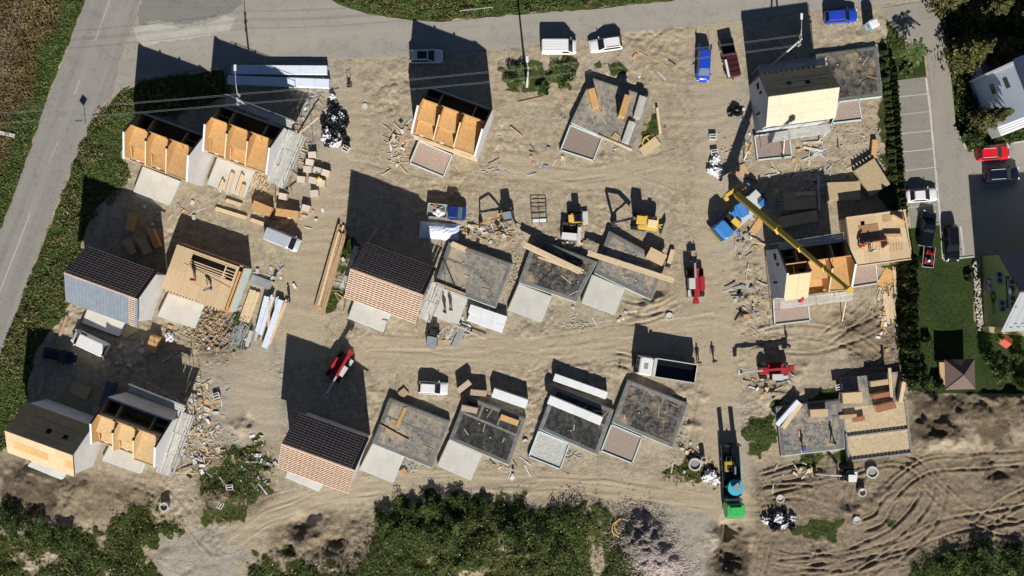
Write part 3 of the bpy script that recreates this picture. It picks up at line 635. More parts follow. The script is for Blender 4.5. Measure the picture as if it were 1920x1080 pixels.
# ------------------------------------------------------------------ houses
def hthing(key, name, label, cat='house'):
    cx, cy, a = HOUSES[key]; p = W(cx, cy)
    return thing(name, label, cat, (p.x, p.y, 0), a)
def LOC(t, px, py, z):
    p = W(px, py, z); a = -t.rotation_euler.z; x, y = p.x - t.location.x, p.y - t.location.y
    return Vector((x * math.cos(a) - y * math.sin(a), x * math.sin(a) + y * math.cos(a), z))
l, w = HL / 2, HW / 2
def zroof(v): return ZR - (ZR - ZE) * abs(v) / w
def poly_x(mb, x0, x1, yz, mi=0):
    """prism of a (y,z) outline between x0 and x1"""
    n = len(yz); vs = [(x0, y, z) for y, z in yz] + [(x1, y, z) for y, z in yz]
    fs = [tuple(range(n))[::-1], tuple(range(n, 2 * n))] + [(i, (i + 1) % n, (i + 1) % n + n, i + n) for i in range(n)]
    return mb.add(vs, fs, mi)
def gable(t, side, outer, top=ZR, holes=()):
    x = side * l; yz = [(-w, 0), (w, 0), (w, ZE), (0, ZR), (-w, ZE)]
    mb = MB(); poly_x(mb, x - side * .10, x, yz, 0); poly_x(mb, x - side * .24, x - side * .1001, [(-w + .24, 3.0), (w - .24, 3.0), (w - .24, zroof(w - .24) - .02), (0, ZR - .05), (-w + .24, zroof(w - .24) - .02)], 1)
    g = mb.build('gable_wall', [outer, OSB], t)
    for (y, z, wy, wz) in holes:
        MB().box((x + side * .012, y, z), (.04, wy, wz)).build('window_opening', HOLE, t)
    return g
def long_walls(t, outer, ztop_s=ZE, ztop_n=ZE, split=None):
    mb = MB(); mb.box((0, w - .05, ztop_n / 2), (HL - .21, .10, ztop_n)); mb.box((0, w - .17, ztop_n / 2 + 1.5), (HL - .5, .13, ztop_n - 3.0), mi=1)
    mb.build('north_wall', [outer, OSB], t)
    mb = MB()
    for x0, x1, z in (split or [(-l, l, ztop_s)]):
        mb.box(((x0 + x1) / 2, -w + .06, z / 2), (x1 - x0 - (.21 if not split else .02), .12, z))
    mb.build('south_wall', [outer, OSB], t)
def slope_pt(u, tt, s, off, ov):
    """tt: 0 ridge .. 1 eave edge; off: height above the roof plane along its normal"""
    run = w + ov; v = s * run * tt; pitch = math.atan2(ZR - ZE, w); z = ZR - run * tt * math.tan(pitch)
    return Vector((u, v + s * off * math.sin(pitch), z + off * math.cos(pitch)))
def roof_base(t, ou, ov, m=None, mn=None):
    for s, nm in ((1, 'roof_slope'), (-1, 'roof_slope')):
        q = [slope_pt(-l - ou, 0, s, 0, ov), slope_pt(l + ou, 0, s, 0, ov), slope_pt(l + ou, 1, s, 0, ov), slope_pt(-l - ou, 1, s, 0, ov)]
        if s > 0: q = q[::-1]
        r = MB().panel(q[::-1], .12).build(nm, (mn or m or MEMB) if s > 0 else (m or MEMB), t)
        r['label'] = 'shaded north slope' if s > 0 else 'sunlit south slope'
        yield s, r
def battens(r, s, ou, ov, u0=None, u1=None, rows=14, cols=17):
    u0 = -l - ou if u0 is None else u0; u1 = l + ou if u1 is None else u1
    first = None
    for i in range(cols):
        u = u0 + .06 + (u1 - u0 - .12) * i / (cols - 1)
        MB().bar(slope_pt(u, .01, s, .025, ov), slope_pt(u, .995, s, .025, ov), .05, .05, up=slope_pt(0, 0, s, 1, 0) - slope_pt(0, 0, s, 0, 0)).build('counter_batten', BATT, r)
    n = slope_pt(0, 0, s, 1, 0) - slope_pt(0, 0, s, 0, 0)
    for i in range(rows):
        tt = .03 + .955 * i / (rows - 1)
        MB().bar(slope_pt(u0, tt, s, .08, ov), slope_pt(u1, tt, s, .08, ov), .13, .05, up=n).build('batten', BATT, r)
def ridge_board(t, ou, m):
    MB().bar((-l - ou, 0, ZR + .13), (l + ou, 0, ZR + .13), .16, .07).build('ridge_board', m, t)
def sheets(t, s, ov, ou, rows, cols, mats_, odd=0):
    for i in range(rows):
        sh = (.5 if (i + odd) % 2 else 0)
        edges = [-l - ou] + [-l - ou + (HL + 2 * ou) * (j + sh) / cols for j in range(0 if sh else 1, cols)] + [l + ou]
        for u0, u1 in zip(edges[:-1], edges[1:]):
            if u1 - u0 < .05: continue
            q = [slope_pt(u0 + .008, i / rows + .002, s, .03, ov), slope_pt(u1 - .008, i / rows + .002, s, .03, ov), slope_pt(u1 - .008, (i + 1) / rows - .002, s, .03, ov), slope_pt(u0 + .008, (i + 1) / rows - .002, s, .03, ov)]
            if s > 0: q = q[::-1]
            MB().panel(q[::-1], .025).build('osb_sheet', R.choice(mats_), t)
def skylight(r, s, u, tt, ov):
    n = slope_pt(0, 0, s, 1, 0) - slope_pt(0, 0, s, 0, 0)
    MB().bar(slope_pt(u, tt - .07, s, .05, ov), slope_pt(u, tt + .07, s, .05, ov), .6, .03, up=n).build('roof_window', HOLE, r)

def shell(key, label, outer, low=(0, 1), panels=0, mirror=1, inner=OSB):
    t = hthing(key, 'unroofed_house', label)
    gable(t, -1, outer, holes=() if key[0] == 'h' else ((2.2, 4.6, .8, 1.2), (1.2, 5.4, .4, 1.2), (-1.1, 3.0, .25, 2.2)))
    gable(t, 1, outer)
    zf, zu, zl, vs_, ve = 6.15, 6.7, 4.1, 1.0, -1.3     # attic floor, loft floor, landing, spine wall line, loft edge
    split = [(-l + .1 + i * (HL - .2) / 3, -l + .1 + (i + 1) * (HL - .2) / 3, zl + .12 if i in low else zf + .06) for i in range(3)]
    mb = MB(); mb.box((0, w - .05, ZE / 2), (HL - .21, .10, ZE)); mb.box((0, w - .17, ZE / 2 + 1.5), (HL - .5, .13, ZE - 3.0), mi=1); mb.build('north_wall', [outer, OSB], t)
    mb = MB()
    for x0, x1, z in split: mb.box(((x0 + x1) / 2, -w + .06, z / 2), (x1 - x0 - .004, .12, z))
    mb.build('south_wall', OSBL, t)
    for i in range(3): MB().box((split[i][0] + 1.45, -w - .006, 3.6), (1.5, .03, .22)).build('window_opening', HOLE, t)
    MB().box((0, (vs_ + w) / 2, 3.0), (HL - .5, w - vs_ - .25, .2)).build('lower_floor', inner, t)
    MB().box((0, vs_ + .07, (3.1 + zroof(vs_)) / 2), (HL - .5, .14, zroof(vs_) - 3.15)).build('spine_wall', inner, t)
    for i in range(3):
        x0 = -l + .25 + i * (HL - .5) / 3; x1 = x0 + (HL - .5) / 3; xc = (x0 + x1) / 2
        if i in low:
            MB().box((xc, (vs_ + ve) / 2, zu - .1), (x1 - x0, vs_ - ve - .004, .2)).build('loft_floor', inner, t)
            MB().box((xc, (ve - w + .12) / 2, zl - .1), (x1 - x0, w + ve - .13, .2)).build('landing_floor', inner, t)
            MB().box((xc, ve + .03, (zu + zl) / 2 - .15), (x1 - x0 - .01, .05, zu - zl - .12)).build('riser_wall', inner, t)
            MB().bar((x0 + .25, ve - .05, zu - .3), (x0 + .12, -w + .25, zl + .06), .10, .12).build('timber_brace', WOOD2, t)
            MB().box((x0 + .9, -w + .3, zl + .02), (.5, .25, .03)).build('white_offcut', WPAINT, t)
        else:
            MB().box((xc, (vs_ - w + .12) / 2, zf - .1), (x1 - x0, vs_ + w - .13, .2)).build('attic_floor', inner, t)
            MB().bar((x0 + .9, vs_ - .1, zf + 1.2), (x0 + 1.0, vs_ - .5, zf + .05), .08, .08).build('timber_brace', WOOD2, t)
        if i < 2:
            pw = MB(); poly_x(pw, x1 - .07, x1 + .07, [(vs_ - .01, zl - .2), (-w + .13, zl - .2), (-w + .13, zroof(w - .13) - .1), (0, ZR - .12), (vs_ - .01, zroof(vs_) - .1)])
            pw.build('partition_wall', inner, t)
            MB().bar((x1, -w + .1, zroof(w - .1) - .06), (x1, -.05, ZR - .10), .14, .07).build('top_plate', WOOD, t)
            MB().bar((x1, .02, ZR - .10), (x1, vs_, zroof(vs_) - .06), .14, .07).build('top_plate', STEEL, t)  # dark steel stands for shade on the plate's north slope
            MB().box((x1, .0, ZR - .16), (.24, .34, .34)).build('beam_pocket', HOLE, t)
    for s in (-1, 1):
        for v0, v1 in ((-w, 0), (0, w)):
            MB().bar((s * (l - .12), v0, zroof(v0) + .035), (s * (l - .12), v1, zroof(v1) + .035), .24, .07).build('top_plate', WALLW if v0 < 0 else STEEL, t)  # north-slope plates are dark to paint their shade
    MB().bar((-l + .2, w - .1, ZE + .04), (l - .2, w - .1, ZE + .04), .22, .08).build('top_plate', GREYW, t)
    # rooms of the north strip
    for u in (-2.2 * mirror, 2.3 * mirror):
        pw = MB(); poly_x(pw, u - .06, u + .06, [(vs_ + .15, 3.1), (w - .24, 3.1), (w - .24, ZE - .1), (vs_ + .15, ZE + 1.0)]); pw.build('partition_wall', OSBD, t)
    MB().box((-3.2 * mirror, 1.9, 4.5), (1.8, .12, 2.8)).build('partition_wall', OSBD, t)
    if panels:
        for j in range(panels):
            u0 = -l + .05 + j * 1.5; u1 = u0 + 1.48; s = -1; ov = .25
            q = [slope_pt(u0, .06, s, .12, ov), slope_pt(u1, .06, s, .12, ov), slope_pt(u1, 1, s, .12, ov), slope_pt(u0, 1, s, .12, ov)]
            MB().panel(q[::-1], .2).build('roof_panel', OSBL, t)
    return t
shell('h1', 'roofless house shell left of its roofless twin, orange rooms open to the sky', WALLW, low=(0, 1), mirror=-1, inner=mat('osb_deep_rooms', (.47, .285, .125), .75, .18, 3.0))
shell('h2', 'roofless house shell with grey plank scaffold on its right, below long blue wrapped bundles', WALLW, low=(0, 1))
shell('h3', 'roofless white house shell below the silver car parked in its shadow', WALLW, low=(0, 1))
shell('h4', 'roofless house shell in the lower left beside the brown-roofed house', WALLW, low=(0, 1), mirror=-1, inner=mat('osb_light_rooms', (.56, .40, .215), .75, .14, 3.0))
shell('shell_r', 'house shell with shaded grey walls under the crane boom, roof panels half laid', WALLG, low=(0, 1), panels=2)

# two decked roofs
t = hthing('deck_tr', 'boarded_house', 'house at upper right with shaded blue-grey walls and bare board roof, bright south slope')
for s in (-1, 1): gable(t, s, WALLG, holes=((2.2, 4.6, .8, 1.2), (1.2, 5.4, .35, 1.2), (-1.1, 3.0, .25, 2.0)) if s < 0 else ())
long_walls(t, WALLG)
for s, r in roof_base(t, .08, .15): sheets(r, s, .15, .08, 4 if s > 0 else 3, 3, [OSBD] if s > 0 else [mat('osb_sunlit', (.56, .455, .335), .75, .07, 2.0)], 1); s > 0 and [skylight(r, s, u, tt, .15) for u, tt in ((-1.3, .48), (1.0, .40))]  # south boards painted sunlit, north boards a darker shaded copy
nrm = slope_pt(0, 0, 1, 1, 0) - slope_pt(0, 0, 1, 0, 0)
for tt in (.25, .5, .66): MB().bar(slope_pt(-3.6 + tt, tt, 1, .06, .15), slope_pt(3.0 + tt, tt, 1, .06, .15), .05, .04, up=nrm).build('roof_lath', GREYW, t)
for i in range(12): MB().bar(slope_pt(-4.0 + i * .7, .96, 1, -.02, .15), slope_pt(-4.0 + i * .7, 1.10, 1, -.02, .15), .10, .12, up=nrm).build('rafter_tail', WOOD, t)

t = hthing('deck_bl', 'boarded_house', 'house with brown board roof at the left edge, two dark roof windows')
for s in (-1, 1): gable(t, s, WALLW)
long_walls(t, WALLW)
for s, r in roof_base(t, .12, .25):
    if s > 0: sheets(r, s, .25, .12, 3, 4, [mat('osb_brown_shade', (.38, .28, .155), .8, .12, 2.0)]); [skylight(r, s, u, tt, .25) for u, tt in ((.2, .42), (2.4, .42))]  # north slope's shade painted as browner boards
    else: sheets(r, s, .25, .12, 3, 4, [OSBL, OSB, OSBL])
for tt in (.2, .5, .72): MB().bar(slope_pt(-1.5 - tt, tt, 1, .06, .25), slope_pt(2.8, tt, 1, .06, .25), .05, .04, up=nrm).build('roof_lath', GREYW, t)

# three roofs with battens
def batten_house(key, label, wallm, metal=False, dormer=False):
    t = hthing(key, 'battened_house', label)
    for s in (-1, 1): gable(t, s, wallm)
    long_walls(t, wallm); ou, ov = .45, .55
    for s, r in roof_base(t, ou, ov, mat('roof_membrane_lit', (.23, .165, .13), .7, .1)if not metal else ROOFBL, MEMB):  # south membrane coloured sunlit; the dark north one carries its shade
        if s > 0: battens(r, s, ou, ov, -l - ou + .12, l + ou - .42)
        elif not metal: battens(r, s, ou, ov)
        else:
            n = 18; u1 = l + ou - 1.25
            for i in range(n):
                a = -l - ou + (u1 + l + ou) * i / n; c = -l - ou + (u1 + l + ou) * (i + 1) / n
                for k in range(7):
                    q = [slope_pt(a, k / 7, s, .07 + .0, ov), slope_pt(c - .02, k / 7, s, .07, ov), slope_pt(c - .02, (k + 1) / 7 + .005, s, .10, ov), slope_pt(a, (k + 1) / 7 + .005, s, .10, ov)]
                    MB().panel(q[::-1], .03).build('roof_tile_sheet', ROOFBL, r)
            battens(r, s, ou, ov, u1 + .1, l + ou - .35, cols=3)
            MB().bar(slope_pt(l + ou - .15, 0, s, .09, ov), slope_pt(l + ou - .15, 1, s, .09, ov), .32, .05, up=slope_pt(0, 0, s, 1, 0) - slope_pt(0, 0, s, 0, 0)).build('verge_flashing', ROOFBL, r)
    ridge_board(t, ou, BATT)
    MB().bar((-l - ou, -w - ov, ZE - ov * .92 - .02), (l + ou, -w - ov, ZE - ov * .92 - .02), .10, .14).build('gutter', DARKP, t)
    MB().bar((-l - ou, w + ov, ZE - ov * .92 - .02), (l + ou, w + ov, ZE - ov * .92 - .02), .10, .14).build('gutter', DARKP, t)
    return t
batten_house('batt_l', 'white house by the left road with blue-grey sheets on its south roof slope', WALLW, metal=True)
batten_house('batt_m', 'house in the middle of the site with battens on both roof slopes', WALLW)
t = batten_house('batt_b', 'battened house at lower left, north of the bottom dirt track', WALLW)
MB().box((2.9, w + .02, 4.2), (.9, .06, 1.1)).build('window_opening', HOLE, t)

# first-floor platforms
def deck_local(t, hole, x0, x1, y0, y1, z, mats_):
    """floor of board sheets leaving a rectangular hole (hx0,hx1,hy0,hy1)"""
    hx0, hx1, hy0, hy1 = hole; nx_, ny_ = 6, 3
    for (a, b, c, d) in ((x0, hx0, y0, y1), (hx1, x1, y0, y1), (hx0, hx1, y0, hy0), (hx0, hx1, hy1, y1)):
        if b - a < .05 or d - c < .05: continue
        n = max(1, round((b - a) / 1.25)); k = max(1, round((d - c) / 2.5))
        for i in range(n):
            for j in range(k):
                MB().box((a + (b - a) * (i + .5) / n, c + (d - c) * (j + .5) / k, z), ((b - a) / n - .012, (d - c) / k - .012, .05)).build('floor_sheet', R.choice(mats_), t)
t = hthing('plat_l', 'house_platform', 'ground storey topped by a pale board floor with open joists and two workers')
ex = l + .35
for (c, d, nm) in (((0, w - .1, 1.4), (2 * ex - .2, .2, 2.8), 'north_wall'), ((0, -w + .1, 1.4), (2 * ex - .2, .2, 2.8), 'south_wall'), ((-ex + .1, 0, 1.4), (.2, HW - .42, 2.8), 'west_wall'), ((ex - .1, 0, 1.55), (.2, HW - .42, 3.1), 'east_wall'), ((0, .4, 1.4), (2 * ex - .5, .15, 2.7), 'spine_wall')):
    MB().box(c, d).build(nm, OSB if nm in ('spine_wall',) else (WOOD2 if nm == 'north_wall' else OSB), t)
MB().box((ex + .03, 0, 1.5), (.05, HW - .3, 3.2)).build('edge_insulation', XPS, t)
MB().box((0, 0, .25), (2 * ex - .45, HW - .45, .2)).build('ground_slab', CONCD, t)
deck_local(t, (-2.3, 3.6, .8, 2.5), -ex + .05, ex - .75, -w + .05, w - .25, 3.0, [OSBL])
MB().box((0, 0, 2.86), (.1, .1, .1)).build('wedge', WOOD, t)
for y in (.95, 1.25, 1.55, 2.5): MB().box((.65 if y > 2 else .2, y, 2.98), (6.0 if y > 2 else 5.0, .12, .16)).build('joist', WOOD, t)
for y in (1.2, 1.6, 2.0): MB().box((3.0, y, 3.0), (1.3, .10, .14)).build('joist', WOOD, t)
MB().box((2.3, 1.65, 3.0), (.14, 1.8, .18)).build('trimmer', WOOD, t)
MB().box((ex - .47, -.3, 2.72), (.5, HW - 1.0, .05)).build('ledge_board', OSB, t)
for i in range(18):
    MB().box((-3.9 + i * .42, -w - .06, 2.92), (.2, .26, .2)).build('joist_end', WOOD, t)
MB().bar(LOC(t, 345, 494, 3.05), LOC(t, 432, 540, 3.05), .14, .06).build('loose_board', WOOD2, t)

t = hthing('plat_r', 'house_platform', 'board floor of the house right of the crane, wall pieces and workers on it', 'house')
ex = 3.9
for (c, d, nm) in (((0, w - .1, 1.4), (2 * ex - .2, .2, 2.8), 'north_wall'), ((0, -w + .1, 1.4), (2 * ex - .2, .2, 2.8), 'south_wall'), ((-ex + .1, 0, 1.4), (.2, HW - .42, 2.8), 'west_wall'), ((ex - .1, 0, 1.4), (.2, HW - .42, 2.8), 'east_wall')):
    MB().box(c, d).build(nm, OSBL, t)
deck_local(t, (-2.1, -1.6, 1.6, 2.5), -ex + .02, ex - .02, -w + .02, w - .02, 3.0, [OSBL, OSBL, WOOD])
MB().box((-1.85, 2.05, 2.5), (.5, .9, .05)).build('hatch_floor', RUBBER, t)
MB().box((-1.2, 1.0, 3.045), (2.6, 1.9, .03)).build('brown_sheet', mat('film_board', (.33, .19, .10), .6, .1), t)
MB().box((-.9, -.35, 3.5), (3.3, .14, .9)).build('standing_panel', PLY, t)
MB().box((1.7, .15, 3.3), (2.3, .4, .5), rz=-.12).build('panel_stack', WOOD2, t)
MB().box((.55, -1.0, 3.4), (1.0, .12, .75), rz=.6).build('standing_panel', PLY, t)
MB().box((1.35, 2.45, 3.04), (1.2, .9, .03)).build('dark_board', WOOD2, t)
for i in range(5): MB().bar((-1.6 + i * .5, -1.6, 3.08), (-1.3 + i * .45, -.6, 3.08), .07, .06).build('loose_batten', WOOD, t)
for i in range(5): MB().bar((1.3 + i * .35, -1.9, 3.08), (1.45 + i * .35, -.9, 3.08), .06, .05).build('loose_batten', WOOD2, t)
for s in ((3.3, w - .15, ex - .2, -w + .5),): MB().bar((3.4, 2.9, 3.6), (3.8, -2.0, 3.2), .1, .2).build('edge_board', OSBL, t)
MB().bar((-ex, -w - .05, 3.04), (ex, -w - .05, 3.04), .14, .16).build('rim_board', WOOD, t)
MB().bar((-ex, w + .05, 3.04), (ex, w + .05, 3.04), .14, .16).build('rim_board', WOOD, t)
MB().box((2.6, 2.2, 3.5), (.1, 1.9, .9), rz=.9).build('standing_panel', WOOD2, t)

# ------------------------------------------------------------------ slabs and terraces
SLABM = [slab_mat('bitumen_%s' % k, dk, lt, du, i + 1, lo, hi, dl, dh) for i, (k, dk, lt, du, lo, hi, dl, dh) in enumerate((
    ('dusty', (.075, .074, .07), (.25, .24, .212), (.36, .30, .215), .38, .56, .48, .62), ('mixed', (.022, .023, .025), (.11, .105, .095), (.31, .245, .165), .44, .56, .50, .62),
    ('worn', (.06, .062, .062), (.24, .235, .215), (.40, .32, .22), .38, .56, .50, .64), ('black', (.018, .019, .021), (.065, .065, .063), (.17, .155, .13), .44, .60, .56, .70)))]
RIM = mat('slab_rim', (.15, .146, .136), .85, .3, 1.3, detail=10)
def wpoly(poly, z): return [W(x, y, z) for x, y in poly]
def slab(key, label, z, m, rim=True, room=True, rimm=None):
    P = SLABS[key]; q = wpoly(P, z); c = sum(q, Vector()) / 4; c.z = 0
    t = thing('foundation_slab', label, 'foundation', c)
    MB().prism([p[:2] for p in q], -.1, z - .03).build('slab_body', CONCD, t, origin=c)
    def inset(pts, d):
        cc = sum(pts, Vector()) / len(pts); return [p + (cc - p).normalized() * d for p in pts]
    MB().prism([p[:2] for p in inset(q, .05)], z - .028, z - .004).build('bitumen_sheet', m, t, origin=c)
    for i in range(4):
        a, b = q[i], q[(i + 1) % 4]; d = (b - a).normalized(); n = Vector((-d.y, d.x, 0)); 
        if n.dot(c - a) < 0: n = -n
        e_ = .05 if i % 2 else .47
        if rim: MB().bar(a + n * .24 + d * e_, b + n * .24 - d * e_, .44, .03).build('edge_strip', rimm or RIM, t, origin=c)
        MB().bar(Vector((*(a - n * .04)[:2], z / 2 - .05)), Vector((*(b - n * .04)[:2], z / 2 - .05)), .08, z + .02).build('edge_insulation', XPSD if i != 2 else XPS, t, origin=c)  # south edge pale, the other edges darker
    def bl0(u, v): return (q[0].lerp(q[1], u)).lerp(q[3].lerp(q[2], u), v)
    rr_ = random.Random(key)
    for _ in range(5):
        p = bl0(rr_.uniform(.1, .9), rr_.uniform(.1, .9)); MB().cyl((p.x, p.y, z + .06), .07, .16, 8).build('pipe_stub', rr_.choice([WPAINT, DARKP, ORNG]), t, origin=c)
    for _ in range(4):
        p = bl0(rr_.uniform(.08, .9), rr_.uniform(.08, .9)); a_ = rr_.uniform(0, 3); d_ = Vector((math.cos(a_), math.sin(a_), 0)) * rr_.uniform(.2, .9); MB().bar(p - d_ + Vector((0, 0, .045)), p + d_ + Vector((0, 0, .045)), .09, .05).build('loose_lath', rr_.choice([WOOD, STEEL, WOOD2, GREYW]), t, origin=c)
    if room:
        A, B, C, D = q
        def bl(u, v): return (A.lerp(B, u)).lerp(D.lerp(C, u), v)
        for (u0, v0, u1, v1) in room:
            p0, p1 = bl(u0, v0), bl(u1, v1); p0.z = p1.z = z + .001
            MB().bar(p0, p1, .3, .02).build('edge_strip', rimm or RIM, t, origin=c)
    return t
RM = [(.05, .36, .95, .38), (.30, .05, .30, .33), (.62, .05, .62, .33)]
ZS = .85
slab('a', 'dusty grey slab right of the central battened house, black diagonal pole on it', ZS, SLABM[0], room=[(.05, .36, .5, .37)])
slab('b', 'half-black slab under a bundle of long pale beams, below the metal crate frame', ZS, SLABM[1], room=[(.3, .3, .95, .32)])
slab('c', 'worn slab below the yellow excavator, crossed by one long pale beam', ZS, SLABM[2], room=False)
slab('d', 'mottled black slab right of the lower battened house', ZS, SLABM[0], room=RM[:2])
slab('e', 'black slab with one bright board near its top right corner', ZS, SLABM[3], room=RM)
slab('f', 'black slab carrying one long white panel stack', ZS, SLABM[3], room=RM[:1])
slab('g', 'dusty black slab just below the white dump truck', ZS, SLABM[1], room=RM)
slab('h', 'slab near the top with two upright orange boxes and grey plank stacks', ZS, SLABM[0], rim=False, room=False)
slab('i', 'black slab beside the hedge, right of the bright roof', .6, SLABM[1], room=False)
slab('j', 'sandy slab at lower right with a blue-white bundle on its left edge', ZS, SLABM[2], room=False)
FILL = {'c': CONC, 'p': GRAVEL, 'gp': GRAVELG}
TLAB = {'a': 'small pale terrace slab crowded with scaffold parts and two people', 'b': 'clean pale terrace slab, left of two alike below the beam slabs', 'c': 'clean pale terrace slab, right of two alike below the beam slabs', 'd': 'whitish terrace slab touching the lower battened house', 'e': 'whitish terrace slab below the black slab with one board',
        'f': 'terrace bay filled with patchy grey and pink gravel', 'g': 'terrace bay of pink gravel below the slab by the dump truck', 'h': 'gravel terrace bay near the top, left of the yellow hose', 'i': 'gravel bay right of the bright board roof', 'tr': 'gravel bay with loose boards in front of the bright board roof', 'r1': 'gravel bay with pale blue edge in front of the half-panelled house', 'r2': 'gravel bay right of the half-panelled house, under the platform',
        'batt_l': 'terrace slab half in shade below the blue-grey roof, by the white van', 'plat_l': 'pale terrace slab below the platform with workers', 'h1': 'clean terrace slab below the leftmost roofless house', 'h2': 'terrace slab with lumber stacks below the second roofless house', 'h3': 'gravel terrace bay below the roofless house with the silver car', 'h4': 'terrace slab in front of the lower left roofless house', 'deck_bl': 'narrow terrace slab in front of the brown board roof', 'batt_m': 'terrace slab with torn white film below the central battened house', 'batt_b': 'terrace with a dark shaded trench below the lower battened house'}
def terrace(key, z=.55):
    P, kind = TERR[key]; q = wpoly(P, z); c = sum(q, Vector()) / 4; c.z = 0
    nm = 'terrace_slab' if kind == 'c' else 'gravel_bay'
    t = thing(nm, TLAB[key], 'terrace', c)
    loose = kind != 'c'
    zz = z - .18 if loose else z - .004
    MB().prism([p[:2] for p in q], -.1, zz).build('slab_top' if not loose else 'gravel_fill', FILL[kind], t, origin=c)
    for i in range(4):
        a, b = q[i], q[(i + 1) % 4]; d = (b - a).normalized(); n = Vector((-d.y, d.x, 0))
        if n.dot(c - a) < 0: n = -n
        o = -.05 if not loose else .07
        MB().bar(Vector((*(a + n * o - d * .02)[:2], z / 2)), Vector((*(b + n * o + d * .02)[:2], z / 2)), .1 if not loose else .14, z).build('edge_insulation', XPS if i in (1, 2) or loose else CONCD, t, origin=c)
    return t
for k in TERR: terrace(k, .62 if TERR[k][1] == 'c' else .6)

# block-walled foundation at lower right
P = SLABS['k']; z = .8; q = wpoly(P, z); c = sum(q, Vector()) / 4; c.z = 0
t = thing('block_foundation', 'block-walled foundation at lower right filled with sand, plywood piles on top', 'foundation', c)
A, B, C, D = q
def blk(u, v, z): p = A.lerp(B, u).lerp(D.lerp(C, u), v); p.z = z; return p
MB().prism([p[:2] for p in (blk(.015, 0, 0), blk(.985, 0, 0), blk(.985, .36, 0), blk(.015, .36, 0))], -.1, z - .05).build('slab_part', SLABM[2], t, origin=c)
MB().prism([p[:2] for p in (blk(.01, .362, 0), blk(.99, .362, 0), blk(.99, .99, 0), blk(.01, .99, 0))], -.1, z - .25).build('sand_fill', SANDF, t, origin=c)
base = MB().box((0, 0, 0), (.46, .19, .22)).box((-.11, 0, .005), (.15, .1, .222), mi=1).box((.11, 0, .005), (.15, .1, .222), mi=1)
proto = None
def block_row(u0, v0, u1, v1):
    global proto
    p0, p1 = blk(u0, v0, z - .06), blk(u1, v1, z - .06); n = int((p1 - p0).length / .5); a = math.atan2(p1.y - p0.y, p1.x - p0.x)
    for i in range(n):
        p = p0.lerp(p1, (i + .5) / n) - c
        if proto is None:
            proto = base.build('block', [BLOCK, mat('block_core', (.09, .085, .08), .9)], t); proto.location = p; proto.rotation_euler = (0, 0, a)
        else: share(proto, 'block', t, p, (0, 0, a))
for r_ in ((0.02, .99, .985, .99), (.02, .70, .98, .70), (.985, .30, .985, .98), (.012, .66, .012, .98)): block_row(*r_)
for (u0, v0, u1, v1) in ((.0, .99, 1, .99), (0, .7, 1, .7), (.985, .3, .985, 1), (.012, .3, .012, 1)):
    MB().bar(blk(u0, v0, .3), blk(u1, v1, .3), .24, .62).build('wall_course', CONCD, t, origin=c)
# ------------------------------------------------------------------ vehicles
KIND = {  # rear base, rear roof, front roof, front base (fractions of length), belt z, hood z, nose z, roof half-width factor, base half-width factor
    'hatch': (-.485, -.40, .06, .25, .93, .92, .72, .72, .90), 'sedan': (-.40, -.26, .05, .23, .92, .90, .70, .70, .90), 'suv': (-.485, -.43, .06, .23, 1.02, 1.02, .85, .74, .92),
    'van': (-.492, -.475, .25, .385, 1.12, 1.10, .85, .86, .95), 'minivan': (-.49, -.45, .16, .34, 1.05, 1.02, .80, .80, .93), 'pickup': (-.12, -.07, .10, .25, 1.05, 1.03, .85, .74, .90)}
def ring8(x0, x1, y, z, ch):
    return [(x0 + ch, -y, z), (x1 - ch, -y, z), (x1, -y + ch, z), (x1, y - ch, z), (x1 - ch, y, z), (x0 + ch, y, z), (x0, y - ch, z), (x0, -y + ch, z)]
def face_inset(a, b, c, d, iu0, iu1, iv0, iv1, off):
    """a,b bottom; c,d top (c above b)"""
    a, b, c, d = map(Vector, (a, b, c, d)); n = (b - a).cross(d - a).normalized()
    def q(u, v): return a.lerp(b, u).lerp(d.lerp(c, u), v) + n * off
    return [q(iu0, iv0), q(1 - iu1, iv0), q(1 - iu1, 1 - iv1), q(iu0, 1 - iv1)]
def wheel_pair(t, xs, y, r, wd, rim=CHROME):
    for x in xs:
        for s in (-1, 1):
            ty = MB().cyl((x, s * y, r), r, wd, 18, axis='Y').build('wheel', RUBBER, t)
            MB().cyl((x, s * (y + wd / 2 - .005), r), r * .62, .03, 14, axis='Y').build('rim', rim, ty)
